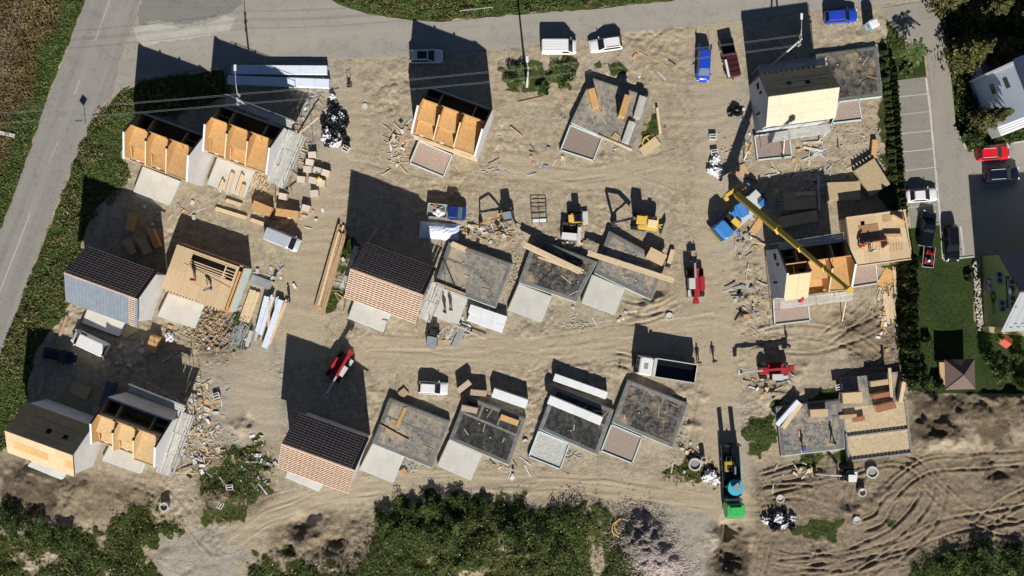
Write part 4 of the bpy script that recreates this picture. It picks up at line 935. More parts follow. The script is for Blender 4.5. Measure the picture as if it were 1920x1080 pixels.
def car(name, label, cat, px, py, front, L=4.4, Wd=1.8, H=1.48, paint=None, kind='hatch', roof=None, rails=None, ribs=0, glass=None, group=None, z=0.0, moon=False):
    p = W(px, py, H * .55); t = thing(name, label, cat, (p.x, p.y, gz(p.x, p.y) * .5 + z), math.radians(front), group)
    rb, rr, rf, fb, belt, hood, nose, wr, wb = KIND[kind]; glass = glass or GLASS; hw = Wd / 2
    st = [(-.5, .74, .55), (-.494, .86, .80), (-.47, .945, .96), (-.40, .99, 1), (-.2, 1, 1), (.2, 1, 1), (.36, .99, .97), (.44, .94, .92), (.475, .86, .86), (.495, .74, .72), (.5, .62, .55)]
    rings = []
    for f, wf, zf in st:
        if f < rb: zt = (belt if kind != 'pickup' else belt)
        elif f < fb: zt = belt
        else: zt = hood + (nose - hood) * ((f - fb) / (.5 - fb)) ** 1.5
        zt = max(.5, zt * (zf if f < 0 or f > .45 else 1)); y = hw * wf; x = f * L
        half = [(.86 * y, .26), (.97 * y, .40), (y, .60), (.985 * y, zt - .10), (.92 * y, zt - .02), (.5 * y, zt + .02)]
        rings.append([(x, -a, b) for a, b in half] + [(x, a, b) for a, b in reversed(half)])
    MB().loft(rings).build('body', paint, t, smooth=True)
    xb0, xr0, xr1, xb1 = rb * L, rr * L, rf * L, fb * L; yb, yr = hw * wb, hw * wr
    mb = MB(); ring0 = ring8(xb0, xb1, yb, belt - .03, .10); ring1 = ring8(xr0, xr1, yr, H - .06, .12); ring2 = ring8(xr0 + .07, xr1 - .07, yr - .07, H, .12)
    mb.loft([ring0, ring1, ring2]).build('cabin', roof or paint, t)
    B = [(xb0, -yb, belt), (xb1, -yb, belt), (xb1, yb, belt), (xb0, yb, belt)]; T = [(xr0, -yr, H - .05), (xr1, -yr, H - .05), (xr1, yr, H - .05), (xr0, yr, H - .05)]
    def glassp(nm, a, b, c, d, *i): MB().panel(face_inset(a, b, c, d, *i, .015), .02).build(nm, glass, t)
    glassp('windscreen', B[1], B[2], T[2], T[1], .06, .06, .06, .05)
    glassp('rear_window', B[3], B[0], T[0], T[3], .10, .10, .12 if kind != 'van' else .35, .10)
    for a, b, c, d in ((B[0], B[1], T[1], T[0]), (B[2], B[3], T[3], T[2])):
        if kind == 'van': i = (.72, .05, .15, .12) if a is B[0] else (.05, .72, .15, .12)
        else: i = (.06, .10, .12, .12) if a is B[0] else (.10, .06, .12, .12)
        glassp('side_window', a, b, c, d, *i)
    if moon: MB().box(((xr0 + xr1) / 2 + .28, 0, H + .008), ((xr1 - xr0) * .62, yr * 1.5, .02)).build('sunroof', GLASS, t)
    if rails:
        for s in (-1, 1): MB().bar((xr0 + .15, s * (yr - .06), H + .04), (xr1 - .2, s * (yr - .06), H + .04), .05, .05).build('roof_rail', rails, t)
    for i in range(ribs):
        y = -yr * .75 + 1.5 * yr * i / (ribs - 1); MB().box(((xr0 + xr1) / 2, y, H + .006), ((xr1 - xr0) * .86, .05, .025)).build('roof_rib', roof or paint, t)
    for s in (-1, 1):
        MB().box((L * .468, s * hw * .70, nose - .10), (.20, .30, .10), rz=-s * .5).build('headlight', LAMPW, t)
        MB().box((-L * .485, s * hw * .76, .85), (.10, .22, .16)).build('tail_light', LAMPR, t)
        MB().box((xb1 - .25, s * (hw + .08), belt + .05), (.12, .2, .13)).build('mirror', paint, t)
    wheel_pair(t, (-.30 * L, .31 * L), hw - .12, .32 if H < 1.8 else .35, .2)
    MB().box((-L * .497, 0, .45), (.05, Wd * .5, .12)).build('number_plate', PALE, t)
    return t
car('parked_car', 'silver-white car with black glass roof parked in the top house shadow', 'car', 799, 105, 0, 4.5, 1.82, 1.47, WPAINT, 'hatch', moon=True)
car('parked_van', 'white van parked at the top, facing right', 'van', 1048, 87, 0, 4.7, 1.95, 1.95, WPAINT, 'van', ribs=5)
car('parked_car', 'white estate car parked right of the white van at the top', 'car', 1136, 83, 188, 4.4, 1.82, 1.48, WPAINT, 'hatch', rails=GALV)
t = car('parked_van', 'bright blue van with open rear doors facing down', 'van', 1320, 122, -93, 4.2, 1.75, 1.82, BLUEP, 'minivan', glass=GLASSB)
for s in (-1, 1): MB().box((-2.1 - .32, s * .8, .95), (.62, .05, 1.3), rz=s * .12).build('rear_door', BLUEP, t)
car('parked_car', 'blue car parked in the upper right corner of the site', 'car', 1578, 30, 5, 4.3, 1.75, 1.62, BLUEP, 'suv', ribs=4)
car('parked_van', 'pale silver van parked below the lumber by the roofless twins', 'van', 529, 449, -22, 4.8, 1.9, 1.95, SILVER, 'van', ribs=6)
car('parked_van', 'white van parked in shade below the blue-grey roof', 'van', 167, 643, 155, 5.0, 1.95, 2.1, WPAINT, 'van', ribs=4)
car('parked_car', 'dark blue car hidden in deep shade left of the shaded white van', 'car', 110, 668, -10, 4.3, 1.75, 1.5, NAVY, 'hatch')
car('parked_car', 'white car on bare earth above the mottled black slab', 'car', 812, 728, -3, 4.0, 1.72, 1.5, WPAINT, 'hatch')
car('parked_car', 'red car with pale roof rails parked by the conifer bed', 'car', 1863, 287, 4, 4.3, 1.8, 1.5, REDP, 'hatch', rails=WPAINT)
car('parked_car', 'dark blue car with white roof rails below the red car', 'car', 1880, 327, 4, 4.5, 1.85, 1.6, NAVY, 'suv', rails=WPAINT)
car('parked_car', 'white saloon car standing in the parking bays', 'car', 1729, 366, 4, 4.2, 1.78, 1.42, WPAINT, 'sedan')
car('parked_car', 'black estate car parked on the driveway facing the lawn', 'car', 1785, 456, -86, 4.8, 1.9, 1.65, BLACKP, 'suv', rails=STEEL)
# black pickup and its trailer
t = car('pickup_truck', 'black pickup truck with dark bed cover, towing a small trailer', 'pickup', 1740, 428, 82, 4.7, 1.9, 1.75, NAVY, 'pickup')
MB().box((-1.45, 0, 1.1), (1.75, 1.55, .08)).build('bed_cover', BLACKP, t); MB().box((-2.3, 0, .6), (.15, 1.7, .2)).build('bumper', CHROME, t)
p = W(1737, 482); t = thing('car_trailer', 'low grey trailer with white side rails standing on the lawn', 'trailer', (p.x, p.y, 0), math.radians(84))
MB().box((0, 0, .48), (2.7, 1.45, .1)).build('bed', STEEL, t)
for s in (-1, 1): MB().box((0, s * .74, .65), (2.7, .05, .3)).build('side_board', PALE, t)
MB().box((-1.36, 0, .65), (.05, 1.5, .3)).build('tail_board', PALE, t); wheel_pair(t, (-.1,), .8, .28, .18)
for s in (-1, 1): MB().bar((1.35, s * .5, .45), (2.6, 0, .45), .07, .07).build('drawbar', GALV, t)
q = thing('quad_bike', 'red and black quad bike loaded on the grey trailer', 'quad bike', (p.x, p.y - .1, .53), math.radians(78))
mb = MB(); mb.loft([ring8(-.5, .6, .22, .35, .06), ring8(-.6, .65, .28, .55, .08), ring8(-.3, .3, .15, .72, .06)]); mb.build('body', BLACKP, q)
for x in (-.6, .62):
    for s in (-1, 1): MB().box((x, s * .42, .55), (.5, .25, .06)).build('fender', REDP, q)
MB().box((.35, 0, .62), (.45, .3, .12)).build('tank', REDP, q); wheel_pair(q, (-.6, .62), .45, .27, .24, DARKP)
MB().tube([(.3, -.42, .9), (.42, -.12, .85), (.42, .12, .85), (.3, .42, .9)], .025).build('handlebar', STEEL, q)
# maroon trailer with open black rear
p = W(1371, 122, .8); t = thing('box_trailer', 'dark maroon trailer body with black open end and white tube on its left side', 'trailer', (p.x, p.y, 0), math.radians(102))
MB().loft([ring8(-1.6, 1.5, .85, .45, .1), ring8(-1.62, 1.55, .9, 1.3, .1), ring8(-1.5, 1.4, .78, 1.5, .1)]).build('body', MAROON, t)
for x in (-1.0, -.25, .5): MB().box((x, 0, 1.52), (.06, 1.5, .05)).build('roof_seam', BLACKP, t)
mb = MB(); mb.box((2.5, 0, .5), (1.9, 1.6, .1)); mb.box((2.5, .82, .8), (1.9, .08, .6)); mb.box((2.5, -.82, .8), (1.9, .08, .6)); mb.box((3.42, 0, .8), (.08, 1.6, .6)); mb.build('open_bed', BLACKP, t)
MB().tube([(-1.6, .78, 1.6), (.7, .78, 1.6)], .16, 10).build('white_tube', WPAINT, t); wheel_pair(t, (-.6, 1.0, 2.6), .88, .32, .2)
for s in (-1, 1): MB().bar((-1.6, s * .35, .5), (-2.5, 0, .5), .08, .08).build('drawbar', WOOD2, t)
# blue dropside pickup
p = W(838, 397, 1.0); t = thing('flatbed_truck', 'blue pickup with white sheeting and rubble in its open bed', 'pickup', (p.x, p.y, 0), math.radians(-6))
MB().loft([ring8(.15, 2.5, .9, .35, .2), ring8(.12, 2.5, .95, .9, .25), ring8(.15, 2.2, .92, 1.05, .25)]).build('body', BLUED, t, smooth=False)
mb = MB(); mb.loft([ring8(.15, 2.05, .90, 1.0, .1), ring8(.2, 1.45, .78, 1.85, .12), ring8(.28, 1.38, .7, 1.9, .1)]); mb.build('cabin', BLUED, t)
MB().panel([(2.0, -.78, 1.1), (2.0, .78, 1.1), (1.49, .68, 1.8), (1.49, -.68, 1.8)], .03).build('windscreen', GLASSB, t)
for s in (-1, 1): MB().box((.95, s * .865, 1.42), (.9, .04, .45)).build('side_window', GLASS, t)
for i in range(6): MB().box((.82, -.55 + i * .22, 1.91), (1.0, .05, .03)).build('roof_rib', BLUED, t)
MB().box((-1.25, 0, .75), (2.6, 1.75, .12)).build('bed', GREYP, t)
for (c, d) in (((-1.25, .87, 1.0), (2.6, .05, .4)), ((-1.25, -.87, 1.0), (2.6, .05, .4)), ((-2.54, 0, 1.0), (.05, 1.7, .4)), ((.03, 0, 1.0), (.05, 1.7, .4))): MB().box(c, d).build('dropside', PALE, t)
wheel_pair(t, (-1.5, 1.6), .8, .34, .22)
def blob(name, c, r, m, parent=None, n=40, seed=1, flat=.6, lump=.25):
    """lumpy closed heap"""
    bm = bmesh.new(); bmesh.ops.create_icosphere(bm, subdivisions=3, radius=1.0); rr = random.Random(seed); off = [rr.uniform(0, 9) for _ in range(3)]
    for v in bm.verts:
        q = v.co; k = 1 + lump * (math.sin(q.x * 5 + off[0]) * math.sin(q.y * 6 + off[1]) + .6 * math.sin(q.z * 9 + q.x * 7 + off[2]))
        v.co = Vector((q.x * r[0] * k, q.y * r[1] * k, max(-.25, q.z) * r[2] * k))
    me = bpy.data.meshes.new(name); bm.to_mesh(me); bm.free(); me.materials.append(m)
    o = bpy.data.objects.new(name, me); COL.objects.link(o); o.location = c
    if parent: o.parent = parent
    return o
tag(blob('sheeting_heap', (p.x - 1.0, p.y - .1, .85), (.8, .7, .5), WHITE, seed=3), 'crumpled white sheeting in the bed of the blue pickup', 'sheeting')
tag(blob('rubble_heap', (p.x - 1.6, p.y + .7, .85), (.5, .35, .4), mat('clay_rubble', (.30, .2, .13), .9, .3, 4), seed=5), 'small brown rubble heap in the bed of the blue pickup', 'rubble')

# ------------------------------------------------------------------ construction machines (world coordinates, origin at base)
class Mach:
    def __init__(s, name, label, cat, px, py, a=0.0):
        p = W(px, py); s.o = Vector((p.x, p.y, 0)); s.a = a; s.t = thing(name, label, cat, s.o, math.radians(a))
    def loc(s, px, py, z): return LOC(s.t, px, py, z)
    def b(s, nm, m, c, d, rz=0, bev=.03, par=None): return MB().box(c, d, rz).build(nm, m, par or s.t, bevel=bev)
def track_unit(M_, L, y, wd, hgt):
    for s in (-1, 1):
        prof = [(-L / 2, hgt * .5), (-L / 2 + hgt * .2, hgt * .12), (-L / 2 + hgt * .5, 0), (L / 2 - hgt * .5, 0), (L / 2 - hgt * .2, hgt * .12), (L / 2, hgt * .5), (L / 2 - hgt * .2, hgt * .88), (L / 2 - hgt * .5, hgt), (-L / 2 + hgt * .5, hgt), (-L / 2 + hgt * .2, hgt * .88)]
        n = len(prof); vs = [(x, s * y - wd / 2, z) for x, z in prof] + [(x, s * y + wd / 2, z) for x, z in prof]
        MB().add(vs, [tuple(range(n)), tuple(range(n, 2 * n))[::-1]] + [(i, (i + 1) % n, (i + 1) % n + n, i + n) for i in range(n)]).build('crawler_track', RUBBER, M_.t)
    M_.b('undercarriage', STEEL, (0, 0, hgt * .6), (L * .6, 2 * y - wd, hgt * .5))
def arm(M_, pts, wds, hgts, m, names):
    for i in range(len(pts) - 1): MB().bar(pts[i], pts[i + 1], wds[i], hgts[i]).build(names[i], m[i], M_.t, bevel=.02)
def cabbox(M_, c, d, m_roof, m_body=DARKP):
    x, y, z = d; k = MB().box(c, d).build('cab', m_body, M_.t, bevel=.06)
    MB().box((c[0], c[1], c[2] + z / 2 + .03), (x * .96, y * .96, .07)).build('cab_roof', m_roof, k, bevel=.02)
    for s in (-1, 1): MB().box((c[0], c[1] + s * (y / 2 + .004), c[2] + z * .15), (x * .8, .012, z * .5)).build('cab_window', GLASS, k)
    MB().box((c[0] - x / 2 - .004, c[1], c[2] + z * .1), (.012, y * .8, z * .65)).build('cab_window', GLASS, k)

M_ = Mach('excavator', 'yellow excavator with pale hood and its arm bent down on the left', 'excavator', 1205, 418, -8)
track_unit(M_, 3.0, .85, .45, .65)
M_.b('upper_body', YELM, (.55, 0, 1.25), (2.6, 1.95, .7), bev=.12); M_.b('engine_hood', mat('machine_cream', (.72, .58, .36), .5, .06), (1.05, .0, 1.75), (1.25, .95, .4), bev=.06)
cabbox(M_, (-.55, .12, 1.95), (1.25, 1.15, 1.5), YELM); M_.b('fuel_tank', GREYP, (.9, -.95, 1.2), (1.2, .45, .5)); M_.b('muffler', STEEL, (1.1, .7, 1.75), (.5, .3, .3))
f = M_.loc
arm(M_, [f(1186, 409, 1.4), f(1170, 413, 2.7), f(1147, 418, 3.2), f(1151, 421, .9)], [.32, .28, .22], [.42, .36, .3], [STEEL, STEEL, STEEL], ['boom', 'boom', 'stick'])
MB().bar(f(1184, 408, 1.7), f(1154, 420, 1.0), .16, .16).build('hydraulic_ram', CHROME, M_.t)
MB().loft([ring8(-.35, .3, .35, .0, .05), ring8(-.45, .35, .36, .45, .05), ring8(-.2, .3, .34, .8, .05)]).build('bucket', STEEL, M_.t).location = f(1152, 421, .1)
M_.b('dozer_blade', GALV, f(1244, 428, .5), (.22, 2.0, .7), rz=-.2)
for s in (-1, 1): MB().bar((1.2, s * .5, .5), f(1243, 426 + s * 5, .5), .14, .14).build('blade_arm', YELM, M_.t)

M_ = Mach('excavator', 'small orange and grey excavator with its thin arm reaching left', 'excavator', 950, 404, 10)
track_unit(M_, 2.0, .6, .32, .5)
M_.b('upper_body', ORNG, (-.15, .35, .95), (1.1, .9, .5), bev=.12); cabbox(M_, (.05, -.15, 1.5), (1.15, 1.0, 1.4), mat('grey_teal', (.20, .27, .28), .4, .05)); M_.b('counterweight', STEEL, (.75, 0, .85), (.5, 1.2, .5), bev=.1)
f = M_.loc
arm(M_, [f(941, 407, 1.0), f(921, 412, 2.6), f(903, 418, 2.4), f(901, 420, .8)], [.2, .18, .15], [.24, .2, .18], [ORNG, ORNG, ORNG], ['boom', 'boom', 'stick'])
MB().bar(f(939, 408, .9), f(903, 418, 1.1), .16, .12).build('hydraulic_ram', ORNG, M_.t)
MB().loft([ring8(-.25, .2, .25, .0, .04), ring8(-.3, .25, .26, .35, .04), ring8(-.15, .2, .24, .7, .04)]).build('bucket', STEEL, M_.t).location = f(902, 420, .1)
M_.b('dozer_blade', GALV, f(964, 418, .35), (.15, 1.3, .4), rz=.3); M_.b('service_panel', PALE, (.5, .75, .9), (.5, .3, .4))

M_ = Mach('excavator', 'small white excavator on the rutted earth at lower right', 'excavator', 1588, 889, 0)
track_unit(M_, 2.0, .6, .32, .5)
M_.b('upper_body', WPAINT, (.35, 0, .95), (1.3, 1.3, .55), bev=.15); cabbox(M_, (.0, -.15, 1.5), (1.1, 1.0, 1.45), WPAINT); M_.b('hood_panel', GREYP, (.2, .5, 1.28), (.8, .5, .1))
f = M_.loc
arm(M_, [f(1577, 892, 1.0), f(1556, 891, 2.5), f(1532, 889, 1.6), f(1530, 889, .7)], [.2, .17, .14], [.26, .22, .18], [PALE, PALE, PALE], ['boom', 'boom', 'stick'])
MB().loft([ring8(-.25, .2, .25, .0, .04), ring8(-.3, .25, .26, .35, .04), ring8(-.15, .2, .24, .6, .04)]).build('bucket', STEEL, M_.t).location = f(1529, 889, .1)
M_.b('dozer_blade', STEEL, (-1.25, 0, .3), (.12, 1.3, .35))

M_ = Mach('skid_loader', 'small yellow and black loader between metal frame and yellow excavator', 'loader', 1078, 410, 3)
M_.b('chassis', STEEL, (0, 0, .6), (1.9, 1.1, .6), bev=.06); M_.b('hood', YELM, (-.55, .0, 1.05), (.7, 1.0, .45), bev=.06); cabbox(M_, (.25, 0, 1.45), (.9, 1.0, 1.1), NAVY)
wheel_pair(M_.t, (-.55, .55), .72, .38, .3, YELM)
for s in (-1, 1): MB().bar((-.6, s * .55, 1.2), (1.05, s * .55, .5), .12, .18).build('lift_arm', YELM, M_.t)
MB().loft([ring8(1.0, 1.55, .85, .05, .03), ring8(1.0, 1.7, .85, .5, .03)]).build('bucket', PALE, M_.t)

def telehandler(label, px, py, front, tip, tail, zt, zh, cab_side, fork=True, extra=None):
    M_ = Mach('telehandler', label, 'telehandler', px, py, front); f = M_.loc
    M_.b('chassis', REDM, (0, 0, .85), (3.9, 1.0, .6), bev=.08); M_.b('engine_hood', REDM, (-.1, -cab_side * .75, 1.25), (2.0, .7, .75), bev=.12)
    cabbox(M_, (-.1, cab_side * .72, 1.7), (1.5, .85, 1.45), PALE); 
    wheel_pair(M_.t, (-1.35, 1.35), .85, .52, .42, PALE)
    for s in (-1, 1): MB().box((-1.35, s * .85, 1.12), (.9, .45, .08)).build('fender', DARKP if s != cab_side else PALE, M_.t, bevel=.03)
    a, b = f(*tail, zh), f(*tip, zt); m = a.lerp(b, .58)
    MB().bar(a, m, .34, .42).build('boom', REDM, M_.t, bevel=.03); MB().bar(a.lerp(b, .45), b, .24, .3).build('boom_extension', CHROME, M_.t, bevel=.02)
    MB().box(a + Vector((-.05, 0, -.1)), (.7, .75, .7)).build('boom_pivot', REDM, M_.t, bevel=.08)
    MB().bar(a.lerp(b, .15) - Vector((0, 0, .3)), m - Vector((0, 0, .25)), .1, .1).build('hydraulic_ram', CHROME, M_.t)
    MB().bar(b, b + Vector((.15, 0, -.5)), .3, .3).build('boom_head', STEEL, M_.t)
    if not fork: MB().box(b + Vector((.25, 0, -.55)), (.5, .7, .5)).build('work_head', PALE, M_.t, bevel=.05)
    if fork:
        c = b + Vector((.25, 0, -.6)); MB().box(c, (.12, 1.2, .6)).build('fork_carriage', STEEL, M_.t)
        for s in (-1, 1): MB().box(c + Vector((.6, s * .35, -.28)), (1.2, .12, .06)).build('fork', STEEL, M_.t)
    return M_
telehandler('red telehandler facing up on the main track beside the slabs', 1302, 530, 92, (1303, 493), (1305, 564), 1.9, 2.2, 1)
telehandler('red telehandler standing in the house shadow, boom pointing down left', 639, 688, 236, (612, 739), (657, 660), 2.6, 2.5, 1, fork=False)
telehandler('red telehandler facing left, below the worker in blue', 1448, 694, 181, (1392, 698), (1483, 690), 2.3, 2.3, 1, fork=False)

# crane truck with telescopic boom
fa = math.degrees(math.atan2(-(438 - 366), 1345 - 1425)); p = W(1383, 403)
M_ = Mach('crane_truck', 'blue mobile crane with long yellow boom reaching over the half-panelled house', 'crane', 1383, 404, fa); f = M_.loc
M_.b('chassis', STEEL, (0, 0, .95), (8.2, 2.0, .5)); M_.b('deck', PALE, (-.8, 0, 1.3), (5.6, 2.4, .15)); wheel_pair(M_.t, (-2.9, -1.6, 1.2, 2.6), 1.05, .55, .4, STEEL)
MB().loft([ring8(2.1, 4.0, 1.2, .6, .15), ring8(2.1, 4.05, 1.22, 1.5, .15), ring8(2.2, 3.7, 1.15, 2.5, .2), ring8(2.3, 3.6, 1.05, 2.58, .2)]).build('driver_cab', BLUEC, M_.t)
MB().panel([(4.02, -1.0, 1.6), (4.02, 1.0, 1.6), (3.73, .95, 2.4), (3.73, -.95, 2.4)], .05).build('windscreen', GLASS, M_.t); M_.b('bumper', YELC, (4.15, 0, .75), (.25, 2.5, .35))
M_.b('engine_cover', DARKP, (1.6, 0, 1.5), (.9, 2.2, .5)); M_.b('spare_wheel_cover', YELM, (1.1, .45, 1.75), (.8, 1.4, .3), rz=.1); M_.b('tool_box', BLUEC, (.45, -.6, 1.7), (.8, .8, .5)); M_.b('tool_box', BLUEC, (-3.2, .8, 1.6), (1.0, .7, .6)); M_.b('rear_box', PALE, (-3.0, -.6, 1.6), (1.4, 1.0, .4))
s_ = MB().cyl(f(1390, 393, 1.8), 1.0, .8, 18).build('slewing_platform', BLUEC, M_.t); 
mb = MB().box((0, 0, 0), (1.9, 1.0, 1.1)); o = mb.build('operator_cab', BLUEC, M_.t, bevel=.08); o.location = f(1391, 393, 2.5); o.rotation_euler = (0, 0, math.radians(-60 - fa))
root = f(1384, 367, 3.0); tip = f(1592, 543, 21.7); dirb = tip - root; up = Vector((0, 0, 1))
cw = Vector((root.x, root.y, 2.3)); hd = Vector((dirb.x, dirb.y, 0)).normalized(); sd = Vector((-hd.y, hd.x, 0))
MB().bar(cw - hd * .9 - sd * 1.3, cw - hd * .9 + sd * 1.3, .5, .9).build('counterweight', YELM, M_.t, bevel=.1)
for s in (-1, 1): MB().bar(cw - hd * .9 + sd * s * 1.3, cw - hd * .2 + sd * s * 1.35, .5, .8).build('counterweight', YELM, M_.t, bevel=.1)
for i, (a, b, wd) in enumerate(((-.02, .40, .74), (.36, .60, .58), (.56, .80, .47), (.76, 1.0, .37))):
    MB().bar(root + dirb * a, root + dirb * b, wd, wd * 1.1).build('boom_section', YELC, M_.t, bevel=.04)
    MB().bar(root + dirb * (b - .008), root + dirb * (b + .004), wd + .1, wd * 1.1 + .1).build('boom_collar', YELM, M_.t)
MB().bar(root + dirb * .03 - Vector((0, 0, .9)) + hd * .2, root + dirb * .3 - Vector((0, 0, .55)), .3, .3).build('luffing_ram', CHROME, M_.t)
for s in (-1, 1): MB().bar(root + dirb * .02 + sd * s * .44, root + dirb * .38 + sd * s * .42, .06, .12).build('boom_rail', YELM, M_.t)
MB().box(tip, (.7, .6, .9)).build('boom_head', YELM, M_.t, bevel=.05)
hk = tip - Vector((0, 0, 9.0)); MB().tube([tip, hk], .03).build('hoist_rope', STEEL, M_.t); MB().box(hk, (.3, .3, .5)).build('hook_block', YELM, M_.t, bevel=.04)
for x in (1.75, -3.6):
    for s in (-1, 1): MB().bar((x, s * 1.0, .9), (x, s * 2.4, .9), .2, .2).build('outrigger', BLUEC, M_.t); MB().cyl((x, s * 2.4, .45), .08, .9, 8).build('outrigger_leg', CHROME, M_.t); MB().box((x, s * 2.4, .04), (.5, .5, .08)).build('outrigger_pad', WOOD2, M_.t)

# tipper truck
M_ = Mach('tipper_truck', 'white tipper truck with empty black bed on the cross track', 'truck', 1247, 690, 171)
M_.b('chassis', STEEL, (-.2, 0, .9), (7.6, 1.0, .3)); wheel_pair(M_.t, (2.6, -1.4, -2.7), 1.05, .52, .36)
MB().loft([ring8(2.0, 4.0, 1.22, .6, .15), ring8(2.0, 4.1, 1.24, 1.6, .15), ring8(2.05, 3.75, 1.18, 2.8, .18), ring8(2.15, 3.6, 1.08, 2.9, .2)]).build('driver_cab', WPAINT, M_.t)
MB().panel([(4.10, -1.05, 1.65), (4.10, 1.05, 1.65), (3.82, 1.0, 2.6), (3.82, -1.0, 2.6)], .06).build('windscreen', GLASS, M_.t); M_.b('roof_hatch', GREYP, (2.9, 0, 2.93), (.5, .7, .05)); M_.b('bumper', DARKP, (4.1, 0, .7), (.2, 2.4, .4))
mb = MB(); mb.box((-1.1, 0, 1.25), (5.3, 2.3, .1), mi=1)
for s in (-1, 1): mb.box((-1.1, s * 1.2, 1.75), (5.4, .08, 1.1))
mb.box((1.6, 0, 1.9), (.1, 2.4, 1.4)); mb.box((-3.76, 0, 1.65), (.08, 2.4, .9)); mb.build('tipper_bed', [WPAINT, BLACKP], M_.t)
for c, d in (((-1.1, 1.15, 1.76), (5.2, .01, 1.0)), ((-1.1, -1.15, 1.76), (5.2, .01, 1.0)), ((1.54, 0, 1.7), (.01, 2.28, 1.0)), ((-3.71, 0, 1.6), (.01, 2.28, .75))): MB().box(c, d).build('bed_lining', BLACKP, M_.t)
for s in (-1, 1): M_.b('bed_rim', PALE, (-1.1, s * 1.2, 2.33), (5.4, .14, .08))
M_.b('headboard', PALE, (1.75, 0, 2.45), (.35, 2.4, .2)); [M_.b('mirror', DARKP, (3.9, s * 1.45, 2.0), (.12, .2, .5)) for s in (-1, 1)]

# green low loader
M_ = Mach('low_loader', 'green-cabbed low loader parked at the bottom of the main track, ramps raised', 'truck', 1369, 898, -87)
M_.b('chassis', STEEL, (-.5, 0, .85), (8.6, 1.0, .3)); M_.b('flatbed', BLACKP, (-1.4, 0, 1.05), (6.9, 2.35, .14)); wheel_pair(M_.t, (3.4, -1.6, -2.8), 1.0, .5, .34)
MB().loft([ring8(2.75, 4.75, 1.18, .6, .15), ring8(2.75, 4.85, 1.2, 1.6, .15), ring8(2.8, 4.5, 1.15, 2.7, .18), ring8(2.9, 4.4, 1.05, 2.8, .2)]).build('driver_cab', GREENP, M_.t)
MB().panel([(4.86, -1.0, 1.65), (4.86, 1.0, 1.65), (4.58, .96, 2.5), (4.58, -.96, 2.5)], .05).build('windscreen', GLASS, M_.t)
M_.b('roof_deflector', GREENP, (3.5, 0, 2.95), (.9, 1.5, .25), bev=.08); M_.b('roof_vent', DARKP, (3.9, 0, 2.83), (.25, .8, .06)); M_.b('bulkhead', PALE, (2.4, 0, 1.7), (.1, 2.2, 1.2))
for s in (-1, 1): M_.b('loading_ramp', STEEL, (-4.85, s * .75, 2.1), (.14, .6, 2.2)); M_.b('side_rail', TEALP if s > 0 else STEEL, (-1.4, s * 1.22, 1.2), (4.5 if s > 0 else 6.8, .08, .2))
p = W(1375, 910, 2.0)
M2 = Mach('excavator', 'teal compact excavator carried on the green low loader', 'excavator', 1374, 908, 40); M2.t.location.z = 1.12; M2.t.location.x -= .12
track_unit(M2, 2.0, .65, .32, .5); 
M2.b('undercarriage_plate', STEEL, (0, 0, .55), (.8, .8, .2))
mb = MB(); mb.loft([[(math.cos(a) * 1.05, math.sin(a) * 1.0, z) for a in [2 * PI * i / 16 for i in range(16)]] for z in (.7, 1.35)]); mb.build('upper_body', TEALP, M2.t)
cabbox(M2, (.15, .25, 1.75), (.95, .85, 1.0), GREYP, TEALP)
f = M2.loc; MB().bar((.4, .5, 1.0), (1.7, 2.4, 1.9), .22, .3).build('boom', BLACKP, M2.t); MB().bar((1.7, 2.4, 1.9), (2.5, 3.4, .5), .18, .25).build('stick', BLACKP, M2.t)
p = W(1366, 874, 1.6); t = thing('compactor', 'yellow boxed machine on the bed of the green low loader', 'machine', (p.x, p.y, 1.13), math.radians(-87))
MB().box((0, 0, .45), (1.4, 1.05, .6)).build('housing', YELC, t, bevel=.08); MB().box((0, 0, .08), (1.6, 1.0, .16)).build('base_plate', STEEL, t); MB().box((.2, 0, .78), (.6, .5, .12)).build('engine_cover', DARKP, t, bevel=.03)
MB().tube([(-.6, -.3, .7), (-1.3, -.3, 1.0), (-1.3, .3, 1.0), (-.6, .3, .7)], .03).build('handle', STEEL, t)

# compact dumper and small cart
M_ = Mach('compact_dumper', 'small dark grey dumper standing below the scaffold terrace', 'dumper', 812, 632, -100)
M_.b('chassis', STEEL, (0, 0, .55), (2.2, .9, .4)); MB().loft([ring8(.0, 1.3, .55, .6, .08), ring8(-.1, 1.45, .68, 1.15, .08)]).build('skip', GREYP, M_.t); M_.b('engine_box', DARKP, (-.75, 0, 1.0), (.8, 1.0, .7), bev=.06); M_.b('front_plate', PALE, (1.35, 0, .5), (.12, 1.3, .4)); wheel_pair(M_.t, (-.7, .7), .6, .34, .25, STEEL)
MB().tube([(-.4, -.45, 1.3), (-.4, -.45, 1.9), (-.4, .45, 1.9), (-.4, .45, 1.3)], .04).build('roll_bar', STEEL, M_.t)
M_ = Mach('wheel_cart', 'tiny black frame cart on the open earth near the black bag heap', 'cart', 655, 157, 95)
M_.b('tray', DARKP, (-.2, 0, .35), (.7, .4, .25), bev=.03); wheel_pair(M_.t, (-.35,), .28, .18, .1); MB().tube([(0, -.22, .4), (.8, -.22, .7), (.8, .22, .7), (0, .22, .4)], .03).build('handle', STEEL, M_.t)
